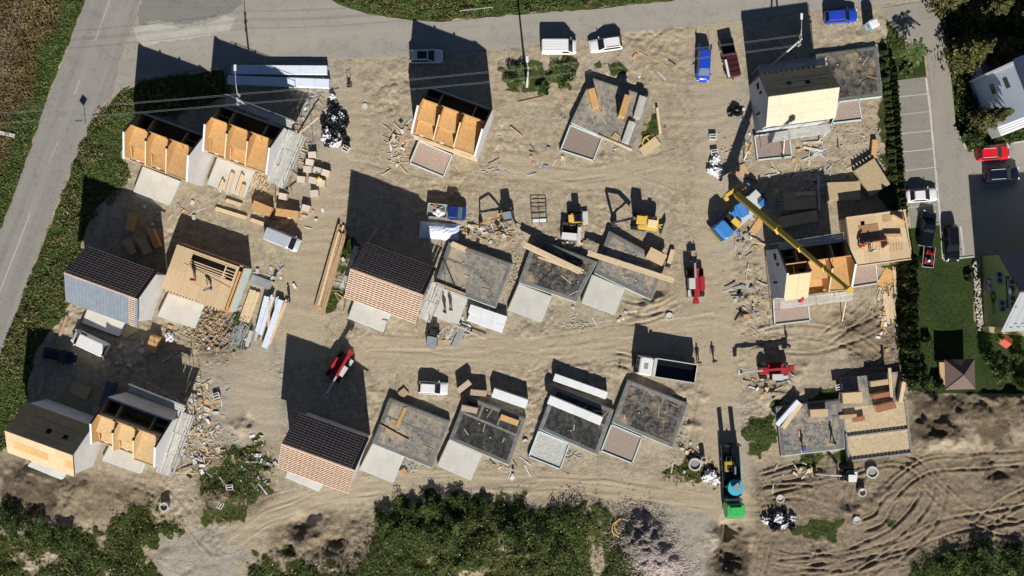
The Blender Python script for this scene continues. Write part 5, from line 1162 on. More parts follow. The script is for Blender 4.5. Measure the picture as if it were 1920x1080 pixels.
# portable toilet
p = W(1634, 47, 1.1); t = thing('portable_toilet', 'teal portable toilet with white roof among weeds at the top', 'portable toilet', (p.x, p.y, 0), math.radians(25))
MB().box((0, 0, 1.05), (1.15, 1.15, 2.05)).build('booth', TEALP, t, bevel=.05); MB().loft([ring8(-.6, .6, .6, 2.08, .1), ring8(-.58, .58, .58, 2.25, .15), ring8(-.4, .4, .4, 2.36, .15)]).build('roof', WPAINT, t)
MB().box((-.583, 0, 1.15), (.02, .9, 1.75)).build('door', WPAINT, t); MB().box((-.598, 0, 1.5), (.012, .5, .5)).build('notice', BLUEC, t); MB().box((-.6, .35, 1.1), (.03, .08, .14)).build('latch', STEEL, t)
# ------------------------------------------------------------------ neighbouring buildings
def frame_thing(name, label, cat, px0, py0, a): p = W(px0, py0); return thing(name, label, cat, (p.x, p.y, 0), a)
GREENW = mat('green_render', (.40, .46, .16), .85, .06, 2.0)
a = math.radians(2.6); t = frame_thing('green_house', 'green-painted house with sunflower drawing and dark sign on its gable, right edge', 'house', 1843, 546, a)
hw_, ze_, zr_, dp = 4.65, 5.6, 10.6, 13.0
mb = MB(); poly_x(mb, 0, dp, [(-hw_, 0), (hw_, 0), (hw_, ze_), (0, zr_), (-hw_, ze_)]); mb.build('wall', GREENW, t)
ROOFD = mat('roof_shade_blue', (.03, .04, .075), .5, .1, 2); ROOFL = mat('roof_lit_metal', (.26, .275, .29), .5, .05, 2)  # shaded north and sunlit south slope painted as two roof colours
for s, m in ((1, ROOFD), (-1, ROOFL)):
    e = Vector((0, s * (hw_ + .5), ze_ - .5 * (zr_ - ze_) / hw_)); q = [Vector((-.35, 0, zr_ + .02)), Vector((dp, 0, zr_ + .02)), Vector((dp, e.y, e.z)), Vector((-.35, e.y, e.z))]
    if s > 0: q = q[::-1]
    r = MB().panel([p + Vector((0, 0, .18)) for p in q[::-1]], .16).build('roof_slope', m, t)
    if s < 0:
        for i in range(9):
            for j in (0, 1): MB().box((.6 + i * .9 + j * .4, -hw_ + .1 + j * .45, ze_ + .32 + j * .48), (.35, .1, .1)).build('snow_guard', DARKP, r)
        for i in range(14): MB().bar((i * .9, 0, zr_ + .22), (i * .9, -hw_ - .45, ze_ - .28), .04, .05).build('roof_seam', ROOFL, r)
WINB = mat('window_frame_blue', (.30, .40, .52), .5, .06)
def gwin(y, z, wd=1.5, hh=1.5):
    o = MB().box((-.04, y, z), (.12, wd, hh)).build('window', WINB, t)
    for s in (-1, 1): MB().box((-.11, y + s * wd * .245, z + .05), (.03, wd * .40, hh * .74)).build('pane', GLASS, o)
    MB().box((-.12, y, z - hh / 2 - .05), (.28, wd + .1, .08)).build('sill', PALE, o)
for y, z in ((.95, 1.9), (1.75, 5.1), (-1.85, 5.5), (.85, 8.2), (-1.25, 8.3)): gwin(y, z)
SIGN = mat('sign_dark_green', (.03, .05, .012), .6, .1); LETT = mat('sign_letter', (.30, .38, .14), .6, .05); DRAW = mat('painted_line', (.10, .075, .03), .8, .1)
MB().box((-.06, -.1, 7.0), (.1, 4.0, .95)).build('sign_board', SIGN, t)
def wall_text(txt, y, z, size, m):
    cu = bpy.data.curves.new('lettering', 'FONT'); cu.body = txt; cu.size = size; cu.extrude = .015; cu.align_x = 'CENTER'; cu.align_y = 'CENTER'
    tmp = bpy.data.objects.new('lettering_src', cu); COL.objects.link(tmp); bpy.context.view_layer.update()
    me = bpy.data.meshes.new_from_object(tmp.evaluated_get(bpy.context.evaluated_depsgraph_get())); bpy.data.objects.remove(tmp)
    me.materials.clear(); me.materials.append(m); o = bpy.data.objects.new('lettering', me); COL.objects.link(o); o.parent = t
    o.matrix_local = Matrix(((0, 0, -1, -.13), (-1, 0, 0, y), (0, 1, 0, z), (0, 0, 0, 1)))
wall_text('PENZION', -.1, 7.2, .62, LETT); wall_text('slnečnica', -.1, 6.76, .42, LETT); wall_text('slnečnica', -1.9, 3.0, .55, DRAW)
mb = MB()
for i in range(13):
    a_ = 2 * PI * i / 13; c0 = (math.cos(a_ - .2) * .42, math.sin(a_ - .2) * .42); c1 = (math.cos(a_) * .85, math.sin(a_) * .85); c2 = (math.cos(a_ + .2) * .42, math.sin(a_ + .2) * .42)
    for u, v in ((c0, c1), (c1, c2)): mb.bar((-.02, u[0] - .7, u[1] + 2.9), (-.02, v[0] - .7, v[1] + 2.9), .05, .05)
mb.tube([(-.02, math.cos(a_) * .4 - .7, math.sin(a_) * .4 + 2.9) for a_ in [2 * PI * i / 14 for i in range(14)]], .04, closed=True); mb.build('sunflower_drawing', DRAW, t)
d = MB(); d.loft([[(-.35 - .12 * (1 - r * r), math.cos(b) * r * .45, 8.1 + math.sin(b) * r * .45) for b in [2 * PI * i / 14 for i in range(14)]] for r in (1.0, .6, .05)]); d.build('satellite_dish', WPAINT, t); MB().bar((0, 0, 7.9), (-.35, 0, 8.1), .05, .05).build('dish_arm', GALV, t)
MB().bar((-.05, -hw_ + .1, ze_ - .1), (-.05, -hw_ + .1, .1), .1, .1).build('downpipe', GALV, t)
p = W(1884, 640, .8); t = thing('red_play_house', 'small red roofed shelter beside the green house', 'shelter', (p.x, p.y, 0), math.radians(-35))
for s in (-1, 1): q = [(-.6, 0, 1.6), (.6, 0, 1.6), (.6, s * .7, 1.05), (-.6, s * .7, 1.05)]; MB().panel(q if s < 0 else q[::-1], .05).build('roof_board', mat('red_board', (.42, .08, .05), .7, .1), t)
for x in (-.5, .5):
    for y in (-.5, .5): MB().box((x, y, .52), (.08, .08, 1.05)).build('post', WOOD2, t)
MB().box((0, 0, .45), (1.0, .5, .05)).build('bench_seat', WOOD2, t)
# stone retaining strip by the green house
p = W(1833, 555); t = thing('stone_wall', 'pale rubble-stone garden wall beside the green gable', 'wall', (p.x, p.y, 0))
ROCK = mat('wall_stone', (.46, .41, .34), .9, .25, 3, bump=.4)
for i in range(110):
    v = R.random(); px_ = 1829 + (v ** 1.6) * 9 + R.uniform(-4.5, 4.5); py_ = 492 + v * 126; q = W(px_, py_) - p; s = R.uniform(.14, .27)
    MB().loft([[(q.x + math.cos(2 * PI * k / 7) * s * rr * R.uniform(.8, 1.15), q.y + math.sin(2 * PI * k / 7) * s * rr * R.uniform(.8, 1.15), z) for k in range(7)] for z, rr in ((0, 1), (.3, 1), (.36, .75))]).build('stone', ROCK, t)
# tall pale building at the upper right
a = math.radians(21.5); t = frame_thing('guest_house', 'tall pale building partly behind conifers in the upper right corner', 'building', 1832, 199, a)
hw_ = 3.35; PALEW = mat('render_blue_shade', (.50, .56, .66), .8, .05, 2)  # blue tint paints shade over the walls
MB().box((6, 0, 6.5), (12, 2 * hw_, 13.0)).build('wall', PALEW, t); MB().box((6, 0, 13.1), (12.6, 2 * hw_ + .6, .25)).build('roof', ROOFD, t)
for y, z in ((1.3, 5.5), (1.3, 9.2)): o = MB().box((-.02, y, z), (.08, 1.25, 1.0)).build('window', STEEL, t); MB().box((-.07, y, z), (.03, 1.05, .84)).build('pane', GLASS, o)
MB().bar((-.06, hw_ - .05, 0), (-.06, hw_ - .05, 13), .3, .3, up=(0, 1, 0)).build('corner_trim', WPAINT, t)
MB().box((4.5, -hw_ - .7, 1.5), (9, 1.4, 3.0)).build('porch', WPAINT, t)
for i in range(4): MB().box((4.6, -hw_ - .3 - i * .3, 3.05 + i * .0), (9.0, .22, .1)).build('porch_rail', WPAINT, t)
MB().box((5.5, hw_ + 2.3, 1.9), (10, 4.6, 3.8)).build('annex', PALEW, t); MB().box((5.5, hw_ + 2.3, 3.9), (10.4, 5.0, .2)).build('annex_roof', mat('annex_roof', (.22, .28, .38), .7, .05), t)  # annex roof's blue is the tall building's shadow put into its colour
# gazebo
p = W(1800, 702, 2.6); t = thing('gazebo', 'brown pyramid-roofed gazebo on the lawn', 'gazebo', (p.x, p.y, 0), math.radians(1.5))
SHIN = mat('brown_shingle', (.135, .095, .08), .85, .2, 5, bump=.4)
e, zz, za = 1.95, 2.55, 3.75
C4 = [(-e, -e), (e, -e), (e, e), (-e, e)]
for i in range(4):
    (x0, y0), (x1, y1) = C4[i], C4[(i + 1) % 4]; MB().panel([(x0, y0, zz), (x1, y1, zz), (0, 0, za)], .08).build('roof_face', SHIN, t)
    MB().box((x0 * .82, y0 * .82, zz / 2), (.14, .14, zz)).build('post', WOOD2, t)
    MB().bar((x0, y0, zz + .03), (0, 0, za + .03), .08, .06).build('hip_cap', SHIN, t)
MB().box((0, 0, .08), (3.3, 3.3, .16)).build('floor', WOOD2, t); MB().box((0, 0, .75), (1.4, .8, .06)).build('table_top', WOOD2, t)

# ------------------------------------------------------------------ scaffolds
def scaffold(label, A, B, z, n, plank=GREYW, rail=True, messy=0.0):
    a, b = W(*A, z), W(*B, z); c = (a + b) / 2; c.z = 0
    t = thing('scaffold', label, 'scaffold', c); d = (b - a); L = d.length; d.normalize(); sd = Vector((-d.y, d.x, 0)); k = max(1, round(L / 2.6))
    for j in range(n):
        o = (j - (n - 1) / 2) * .31
        for i in range(k):
            p0 = a + d * (L * i / k) + sd * (o + R.uniform(-1, 1) * messy) + Vector((0, 0, R.uniform(0, .02) + .03 * (i % 2))); p1 = a + d * (L * (i + 1) / k + R.uniform(-.1, .15)) + sd * (o + R.uniform(-1, 1) * messy) + Vector((0, 0, .03 * (i % 2)))
            MB().bar(p0, p1, .28, .05).build('plank', plank, t, origin=c)
    hwid = n * .155 + .05; zg = -.05
    for i in range(k + 1):
        for s in (-1, 1):
            q = a + d * (L * i / k) + sd * hwid * s; MB().tube([(q.x, q.y, zg), (q.x, q.y, z + (1.0 if s > 0 and rail else .02))], .035).build('standard', GALV, t, origin=c)
        q0 = a + d * (L * i / k) - sd * hwid; q1 = a + d * (L * i / k) + sd * hwid; q0.z = q1.z = z - .08; MB().tube([q0, q1], .03).build('transom', GALV, t, origin=c)
    if rail:
        for zz in (z + .5, z + 1.0): MB().tube([a + sd * hwid + Vector((0, 0, zz - z)), b + sd * hwid + Vector((0, 0, zz - z))], .028).build('guard_rail', GALV, t, origin=c)
    q0 = a + sd * hwid; q1 = b + sd * hwid; q0.z = .1; MB().tube([q0, q1], .028).build('brace', GALV, t, origin=c)
    return t
scaffold('wide grey plank scaffold right of the second roofless house, above the brick pallets', (558, 250), (516, 347), 4.4, 8, messy=.05)
scaffold('shaded narrow scaffold behind the second roofless house', (424, 186), (548, 234), 4.6, 3)
scaffold('broken grey scaffold deck right of the lower left roofless house', (350, 775), (308, 890), 4.0, 7, messy=.12)
scaffold('narrow shaded scaffold behind the lower left roofless house', (243, 726), (346, 767), 4.8, 3)
scaffold('narrow blue-grey scaffold behind the bright board roof', (1424, 133), (1549, 115), 4.6, 3)
scaffold('grey plank scaffold in front of the bright board roof', (1440, 259), (1557, 241), 4.6, 4, rail=False)
scaffold('pale scaffold behind the half-panelled house under the boom', (1462, 463), (1582, 443), 5.2, 3)
scaffold('grey scaffold in front of the half-panelled house with a worker in red', (1462, 571), (1600, 554), 4.8, 4, rail=False)
scaffold('rough grey scaffold right of the central battened house', (822, 532), (795, 600), 3.6, 5, messy=.1)
scaffold('small grey scaffold left of the central battened house', (668, 462), (642, 540), 3.6, 2)

# ------------------------------------------------------------------ boards, bundles, boxes
def stack(name, label, cat, A, B, wd, hgt, n, layers, m, z0=0.0, part='board', group=None, jit=.0, zpx=None):
    zc = z0 + hgt if zpx is None else zpx
    a, b = W(*A, zc), W(*B, zc); c = (a + b) / 2; g = gz(c.x, c.y); c.z = max(z0, g) if z0 < .3 else z0
    t = thing(name, label, cat, c, math.atan2(b.y - a.y, b.x - a.x), group); L = (b - a).length; w1, h1 = wd / n, hgt / layers
    for k in range(layers):
        for j in range(n):
            x0 = R.uniform(-jit, jit); ll = L * (1 - R.uniform(0, jit * .6))
            MB().box((x0, (j + .5) * w1 - wd / 2, (k + .5) * h1 + .001), (ll, w1 * .94, h1 * .94), rz=R.uniform(-1, 1) * jit * .05).build(part, m if not isinstance(m, list) else R.choice(m), t)
    return t
def bundle(label, A, B, wd, hgt, m=WHITE, segs=6, z0=0.0, name='wrapped_bundle', cat='bundle'):
    a, b = W(*A, z0 + hgt), W(*B, z0 + hgt); c = (a + b) / 2; c.z = z0; L = (b - a).length
    t = thing(name, label, cat, c, math.atan2(b.y - a.y, b.x - a.x))
    for i in range(segs):
        x0 = -L / 2 + L * i / segs; x1 = x0 + L / segs - .006; k = R.uniform(.985, 1.015)
        MB().loft([ring8(x0, x1, wd / 2 * k, .12, .01), ring8(x0, x1, wd / 2 * k, hgt * .93, .01), ring8(x0 + .004, x1 - .004, wd / 2 * .93, hgt * R.uniform(.99, 1.01), .03)]).build('wrapped_panel', m, t)
    for x in (-.35, .35): MB().box((x * L, 0, .06), (.12, wd * .95, .118)).build('bearer', WOOD2, t)
    return t
def box_stack(name, label, cat, px, py, rot, dims, n, m, z0=0.0, group=None, edge=None, rpart='sheet'):
    z = z0 + dims[2]; p = W(px, py, z); c = Vector((p.x, p.y, z0 if z0 > .3 else max(0, gz(p.x, p.y))))
    t = thing(name, label, cat, c, math.radians(rot), group); hh = dims[2] / n
    for i in range(n): MB().box((R.uniform(-.02, .02), R.uniform(-.02, .02), (i + .5) * hh + .001), (dims[0], dims[1], hh * .9)).build(rpart, (edge if edge and i < n - 1 else m), t)
    return t
BLUEW = mat('blue_white_wrap', (.62, .68, .78), .5, .05, 2, bump=.3, bscale=3)
bundle('upper of two long pale blue wrapped bundles by the top road', (434, 130), (613, 131), 1.2, 1.0, BLUEW, 7)
bundle('lower of two long pale blue wrapped bundles by the top road', (427, 149), (617, 156), 1.15, 1.0, BLUEW, 7)
bundle('upper white wrapped bundle right of the scaffold terrace', (880, 578), (949, 601), 1.15, 1.0, WHITE, 3)
bundle('lower white wrapped bundle right of the scaffold terrace', (878, 594), (944, 617), 1.1, .9, WHITE, 3)
bundle('white wrapped bundle lying alone above the black slab with one board', (924, 736), (988, 758), 1.25, 1.6, WHITE, 2)
bundle('white sheet bundle above the slab with the long white panel', (1039, 707), (1138, 742), 1.0, 1.3, WHITE, 4)
bundle('long white panel stack lying on the black slab', (1029, 749), (1128, 790), 1.15, 1.3, WHITE, 4, z0=ZS)
stack('timber_pile', 'long pale beam pile left of the central battened house', 'timber', (643, 424), (598, 584), 1.5, .6, 5, 2, [WOOD, WOOD, WOOD2], jit=.25)
stack('timber_pile', 'long pale beams laid across the half-black slab', 'timber', (978, 456), (1094, 512), .8, .35, 4, 1, WOOD, z0=ZS + .6, jit=.2)
stack('timber_beam', 'short thin beam below the long pale beams on the half-black slab', 'timber', (1009, 482), (1072, 505), .25, .15, 2, 1, WOOD, z0=ZS + .02)
stack('timber_pile', 'one long pale beam bundle across the worn slab below the yellow excavator', 'timber', (1101, 474), (1265, 527), .7, .35, 3, 1, WOOD, z0=ZS + .6, jit=.05)
for A, B, lab, zz in (((402, 390), (462, 409), 'longer pale beam bundle below the second roofless house', .3), ((470, 412), (497, 421), 'short pale beam bundle left of the orange board stacks', .4), ((423, 375), (453, 385), 'small pale beam bundle under the lumber terrace', .3)):
    stack('timber_pile', lab, 'timber', A, B, .5, zz, 2, 1, WOOD, jit=.1)
for i, (A, B) in enumerate((((419, 338), (411, 359)), ((437, 322), (425, 362)), ((455, 327), (443, 365)), ((458, 344), (450, 369)))):
    stack('timber_pile', ['short timber pair leftmost on the lumber terrace', 'timber row second from left on the lumber terrace', 'timber row third from left on the lumber terrace', 'timber row at the right end of the lumber terrace'][i], 'timber', A, B, .5, .3, 2, 1, WOOD, z0=.63, jit=.15)
box_stack('board_stack', 'orange board stack nearest the pale silver van', 'board stack', 490, 391, -22, (2.6, 1.25, 1.1), 5, OSB)
box_stack('board_stack', 'orange board stack right of the one by the pale silver van', 'board stack', 538, 400, -8, (3.0, 1.0, 1.1), 5, OSB)
PAL = [(585, 290), (580, 304), (576, 317), (594, 319), (610, 324), (564, 336), (586, 338), (601, 343), (589, 362), (530, 368), (573, 390)]
PLW = ['topmost of the brick pallets beside the plank scaffold', 'second brick pallet from the top of the group', 'brick pallet left of the middle pair', 'brick pallet right of the middle pair', 'outermost right brick pallet of the group', 'brick pallet nearest the plank scaffold', 'brick pallet below the middle pair', 'brick pallet under the worker in a yellow vest', 'second lowest brick pallet of the group', 'lone brick pallet left of the group, by the scaffold foot', 'lowest brick pallet of the group']
for (x, y), lab in zip(PAL, PLW):
    p = W(x, y, .9); t = thing('brick_pallet', lab, 'pallet', (p.x, p.y, 0), R.uniform(-.4, .1), 'brick pallets by the scaffold')
    MB().box((0, 0, .07), (1.15, .9, .13)).build('pallet_base', WOOD2, t)
    for i in range(3):
        for j in range(2):
            for k in range(2): MB().box((-.36 + i * .36, -.21 + j * .42, .30 + k * .34), (.345, .405, .325)).build('brick_pack', BRICKP, t)
    MB().box((0, 0, .815), (1.05, .8, .02)).build('wrap', mat('clear_wrap', (.60, .53, .45), .4, .15, 5), t)
# shaded boxes by the left batten house
for (x, y, r, d, lab) in ((244, 416, 80, (2.4, 1.0, .9), 'orange-edged board stack topmost in the shade behind the blue-grey roof'), (242, 462, -55, (2.2, .9, .8), 'grey board stack leftmost in the shade behind the blue-grey roof'), (270, 459, -62, (2.4, 1.2, 1.0), 'pale board stack in the middle of the shade behind the blue-grey roof'), (288, 447, -68, (2.5, .8, 1.1), 'orange board stack beside the pale one in shade')):
    box_stack('board_stack', lab, 'board stack', x, y, r, d, 4, OSB if 'orange' in lab else OSBD)
box_stack('board_stack', 'lit board box in the shade right of the white van', 'board stack', 285, 645, 70, (2.2, 1.2, 1.1), 4, OSB)
box_stack('board_sheet', 'flat brown board lying in shade above the lit board box', 'board', 243, 620, 30, (2.2, 1.2, .06), 1, OSBD)
tag(blob('sack', (W(318, 632).x, W(318, 632).y, 0), (.55, .7, .5), WHITE, seed=8), 'clear plastic sack in shade beside the lit board box', 'sack')
# piles right of the left platform
stack('board_stack', 'pale board stack right of the platform with workers', 'timber', (478, 545), (457, 603), 1.4, .35, 5, 2, WOOD, jit=.05)
stack('sheet_stack', 'corrugated grey sheets above the pale board stack', 'sheet stack', (470, 522), (506, 535), 1.2, .3, 6, 1, GALV)
bundle('pale blue wrapped bundle nearest the pale board stack', (501, 556), (484, 622), .85, .8, BLUEW, 3)
for A_, B_, wd_, z_, m_, lab_ in (((512, 553), (488, 628), .5, .85, BLUEW, 'loose blue-white sheet lying across the wrapped bundles'), ((520, 556), (512, 610), .35, .6, WHITE, 'short white sheet between the wrapped bundles'), ((498, 585), (476, 640), .4, .3, GREYW, 'grey plank slanting over the wrapped bundles'), ((506, 560), (503, 612), .3, .9, WOOD, 'pale plank lying on the wrapped bundles'), ((480, 615), (470, 655), .35, .2, GALV, 'grey channel lying below the wrapped bundles')):
    stack('loose_sheet', lab_, 'sheet', A_, B_, wd_, .08, 2, 1, m_, z0=z_ if z_ > .3 else 0, jit=.15)
bundle('outer white wrapped bundle beside the dirt track', (526, 562), (495, 652), .75, .8, BLUEW, 4)
stack('timber_pile', 'two long pale poles outermost beside the white bundles', 'timber', (538, 562), (503, 648), .45, .15, 2, 1, WOOD, jit=.1, z0=.3)
stack('concrete_posts', 'grey concrete posts lying among weeds', 'post', (471, 620), (462, 650), .5, .25, 2, 1, CONC)
stack('pipe_pile', 'thin grey rods spread over weeds', 'rods', (447, 610), (440, 650), 1.3, .06, 8, 1, GALV, jit=.2, part='rod')
stack('pallet', 'wooden pallet lying by the stone heap', 'pallet', (405, 611), (418, 611), 1.0, .14, 5, 1, WOOD2, part='slat')
# blocks and frames near the machines
p = W(1011, 402); t = thing('metal_frame', 'brown steel crate frame with a white sheet in its lower half', 'frame', (p.x, p.y, 0), math.radians(2))
for x in (-.98, 0, .98): MB().bar((x, -1.15, 1.0), (x, 1.15, 1.0), .07, .07).build('rail', WOOD2 if False else STEEL, t)
for y in (-1.15, -.45, .1, .65, 1.15): MB().bar((-.98, y, 1.02), (.98, y, 1.02), .07, .07).build('rung', STEEL, t)
for x in (-.98, .98):
    for y in (-1.15, 1.15): MB().bar((x, y, 0), (x, y, 1.0), .08, .08).build('post', STEEL, t)
MB().box((0, -.85, .1), (1.8, .5, .1)).build('sheet', WHITE, t)
p = W(1068, 434, .6); t = thing('open_skip', 'open dark skip with a white sheet folded over its lower side', 'skip', (p.x, p.y, 0), math.radians(-5))
mb = MB(); mb.box((0, 0, .15), (2.0, 2.2, .1)); [mb.box((s * 1.0, 0, .55), (.07, 2.2, .8)) for s in (-1, 1)]; [mb.box((0, s * 1.1, .55), (2.07, .07, .8)) for s in (-1, 1)]; mb.build('skip_body', STEEL, t)
MB().panel([(-1.0, -1.12, .98), (1.0, -1.12, .98), (1.0, -.2, .93), (-1.0, -.2, .93)], .03).build('cover_sheet', WPAINT, t)
for s in (-1, 1): MB().box((s * .6, 0, .05), (.12, 2.0, .1)).build('skid', STEEL, t)
box_stack('board_stack', 'thick orange board stack at the right corner of the worn slab', 'board stack', 1231, 481, -28, (2.4, 1.5, .7), 5, OSBL, z0=ZS)
stack('board', 'pale board leaning on end beside the worn slab', 'board', (1262, 468), (1252, 501), .6, .5, 1, 4, WOOD, z0=.0)
box_stack('concrete_slab', 'grey concrete panel beside the open skip', 'panel', 1086, 440, -5, (.5, 2.0, .3), 1, CONC)
# wrapped white pile by the flatbed
p = W(823, 433, .7); o = MB()
grid = [[(-2.6 + 5.2 * i / 16 + R.uniform(-.05, .05), -1.1 + 2.2 * j / 8 + R.uniform(-.05, .05), .75 * (1 - abs(j / 4 - 1) ** 3) * (1 - abs(i / 8 - 1) ** 5) + R.uniform(0, .1)) for j in range(9)] for i in range(17)]
vs = [v for r_ in grid for v in r_]; fs = [(i * 9 + j, i * 9 + j + 1, (i + 1) * 9 + j + 1, (i + 1) * 9 + j) for i in range(16) for j in range(8)]
n0 = len(vs); vs2 = vs + [(x, y, 0) for x, y, z in vs]; bd = [i * 9 for i in range(17)] + [16 * 9 + j for j in range(1, 9)] + [i * 9 + 8 for i in range(15, -1, -1)] + [j for j in range(7, 0, -1)]
o.add(vs2, fs + [(bd[i], bd[(i + 1) % len(bd)], bd[(i + 1) % len(bd)] + n0, bd[i] + n0) for i in range(len(bd))]); o = o.build('tarpaulin', BLUEW); o.location = (p.x, p.y, 0); o.rotation_euler = (0, 0, math.radians(-6)); tag(o, 'white-blue tarpaulin draped over a pile below the blue pickup', 'tarpaulin')
# top slab
box_stack('board_box', 'left orange board box standing on the top slab', 'board stack', 1113, 184, -75, (2.6, .9, 1.1), 5, OSB, z0=ZS)
box_stack('board_box', 'right orange board box standing on the top slab', 'board stack', 1172, 198, 73, (2.8, .85, 1.9), 8, OSB, z0=ZS)
stack('plank_stack', 'upper grey plank stack at the right edge of the top slab', 'planks', (1206, 180), (1194, 222), .95, .6, 4, 2, GREYW, z0=ZS, jit=.05)
stack('plank_stack', 'lower grey plank stack at the right edge of the top slab', 'planks', (1186, 228), (1172, 268), .95, .5, 4, 2, GREYW, z0=ZS, jit=.05)
box_stack('board', 'tilted pale board beside the yellow hose at the top', 'board', 1219, 274, 38, (2.6, 1.3, .25), 2, OSBL)
stack('timber_beam', 'pale beam standing alone right of the top slab', 'timber', (1232, 202), (1238, 250), .35, .5, 1, 2, WOOD)
stack('pallet', 'small slatted pallet at the lower right of the top slab', 'pallet', (1150, 252), (1160, 260), .8, .14, 5, 1, WOOD2, z0=ZS, part='slat')
stack('timber_beam', 'pale plank along the lower edge of the top slab', 'timber', (1122, 254), (1184, 280), .25, .15, 2, 1, WOOD, z0=ZS, jit=.05)
# middle slabs
stack('timber_beam', 'orange planks crossed on the mottled black slab', 'timber', (760, 765), (743, 803), .45, .12, 2, 1, OSB, z0=ZS, jit=.2)
stack('timber_beam', 'pale rail along the left of the mottled black slab', 'timber', (713, 797), (766, 826), .2, .2, 1, 1, WOOD2, z0=ZS)
box_stack('board', 'one bright board lying on the black slab by its top right', 'board', 955, 788, -20, (2.5, .75, .5), 2, OSB, z0=ZS)
box_stack('brick_pack', 'tilted pink brick pack left above the black slab', 'brick pack', 870, 725, 38, (2.0, .75, 1.5), 3, BRICKP, rpart='brick_layer')
box_stack('brick_pack', 'pink brick pack right of the tilted one', 'brick pack', 897, 737, -5, (2.1, .75, 1.4), 3, BRICKP, rpart='brick_layer')
box_stack('brick_pack', 'pink brick pack on the corner of the black slab', 'brick pack', 880, 768, -12, (2.1, .75, 1.2), 3, BRICKP, z0=ZS, rpart='brick_layer')
stack('pallet', 'tilted pallet left above the mottled black slab', 'pallet', (750, 742), (762, 732), 1.0, .3, 5, 1, WOOD2, part='slat')
stack('pallet', 'pallet lying between the two whitish terraces', 'pallet', (753, 880), (759, 890), .9, .3, 5, 1, WOOD2, part='slat')
stack('timber_pile', 'orange planks at the top left corner of the dusty grey slab', 'timber', (845, 456), (873, 468), .7, .5, 3, 2, WOOD, z0=ZS, jit=.1)
stack('timber_pole', 'black pole lying diagonally on the dusty grey slab', 'pole', (832, 487), (857, 546), .14, .14, 1, 1, STEEL, z0=ZS)
stack('timber_beam', 'dark sill beam along the left of the dusty grey slab', 'timber', (817, 530), (873, 552), .3, .4, 1, 1, WOOD2, z0=ZS)
stack('steel_channels', 'grey channel sections stacked below the scaffold terrace', 'steel', (873, 562), (850, 612), .7, .3, 4, 1, GALV, z0=.2)
stack('steel_channels', 'lower grey channel sections on the earth', 'steel', (872, 606), (850, 652), .8, .25, 4, 1, GALV)
stack('timber_pole', 'long pale pole stretched right from the scaffold terrace', 'timber', (822, 595), (912, 637), .16, .12, 1, 1, WOOD, z0=.5)
# plywood piles on the block foundation and the sandy slab
for i, (x, y, r, d, n, m, lab) in enumerate(((1651, 718, 8, (2.6, .7, 1.0), 4, OSBD, 'upper stack of dark boards on the block foundation'), (1655, 741, 10, (2.7, .6, 1.1), 5, PLY, 'middle stack of red-brown plywood on the block foundation'), (1661, 763, 14, (2.6, .9, .9), 6, PLY, 'lower stack of red-brown plywood on the block foundation'), (1599, 746, 4, (2.6, 1.4, 1.3), 4, OSBL, 'pale board box on the block foundation'), (1590, 781, 4, (2.3, .5, .3), 3, OSBD, 'low brown board strip on the block foundation edge'), (1610, 786, 10, (1.6, .6, .3), 3, PLY, 'small plywood offcuts pile beside the low strip'), (1692, 735, 80, (2.6, .5, .9), 3, WOOD, 'pale boards on edge at the right of the block foundation'), (1536, 775, 3, (2.3, 1.0, 1.0), 4, OSBL, 'pale tapered board box on the sandy slab'))):
    box_stack('board_stack', lab, 'board stack', x, y, r, d, n, m, z0=ZS, edge=WOOD if m is PLY else None)
stack('timber_pole', 'two upright-looking pale poles leaning over the plywood stacks', 'timber', (1668, 690), (1672, 745), .4, .15, 2, 1, WOOD, z0=1.9)
bundle('blue-white wrapped bundle on the left edge of the sandy slab', (1497, 752), (1457, 797), .6, .6, BLUEW, 2, z0=ZS)
stack('timber_beam', 'thick pale beam beside the blue-white bundle', 'timber', (1502, 756), (1468, 803), .6, .35, 2, 1, WOOD, z0=ZS)
stack('timber_pole', 'pole standing in the sandy slab above the worker in blue', 'pole', (1498, 808), (1503, 850), .12, .3, 1, 1, WOOD, z0=ZS)
# floor cassettes in the shade of the right-hand houses
def cassette(label, px, py, r, d, top=OSBD):
    t = box_stack('floor_cassette', label, 'floor panel', px, py, r, d, 2, top)
    for j in range(6): MB().box((-d[0] / 2 - .3, (j - 2.5) * d[1] / 6.2, d[2] * .6), (.7, .08, .22)).build('joist_end', GREYW, t)
cassette('shaded floor panel with pale joist ends, left of two in the gap between right houses', 1500, 376, 4, (4.2, 2.3, .9)); cassette('shaded floor panel with joist ends, middle of the gap between right houses', 1582, 358, 2, (4.4, 2.4, .8)); cassette('tilted floor panel beside the hedge in the gap between right houses', 1636, 332, -58, (4.0, 3.0, 1.0))
bundle('long wrapped panel bundle in shade behind the half-panelled house', (1462, 418), (1533, 404), 1.5, .9, OSBD, 3)
box_stack('board', 'lit narrow board on top of the left shaded floor panel', 'board', 1510, 363, 5, (2.6, .5, .1), 1, OSBL, z0=.95)
stack('timber_beam', 'long grey beam standing between the shaded floor panels', 'timber', (1535, 330), (1536, 394), .35, .3, 2, 1, GREYW)
stack('timber_beam', 'pale post lit orange at the hedge corner', 'timber', (1641, 262), (1638, 296), .7, .6, 1, 2, OSB)
stack('plank_stack', 'fan of grey planks in front of the bright roof house', 'planks', (1505, 268), (1543, 266), .3, .15, 1, 1, GREYW); stack('plank_stack', 'grey plank below the first in front of the bright roof house', 'planks', (1506, 276), (1543, 283), .3, .15, 1, 1, GREYW); stack('plank_stack', 'lowest grey plank pair in front of the bright roof house', 'planks', (1504, 301), (1542, 287), .3, .12, 2, 1, GREYW, jit=.1)
stack('pallet', 'dark slatted pallet near the white bags left of the crane gap', 'pallet', (1372, 326), (1400, 314), 1.3, .2, 5, 1, WOOD2, part='slat')
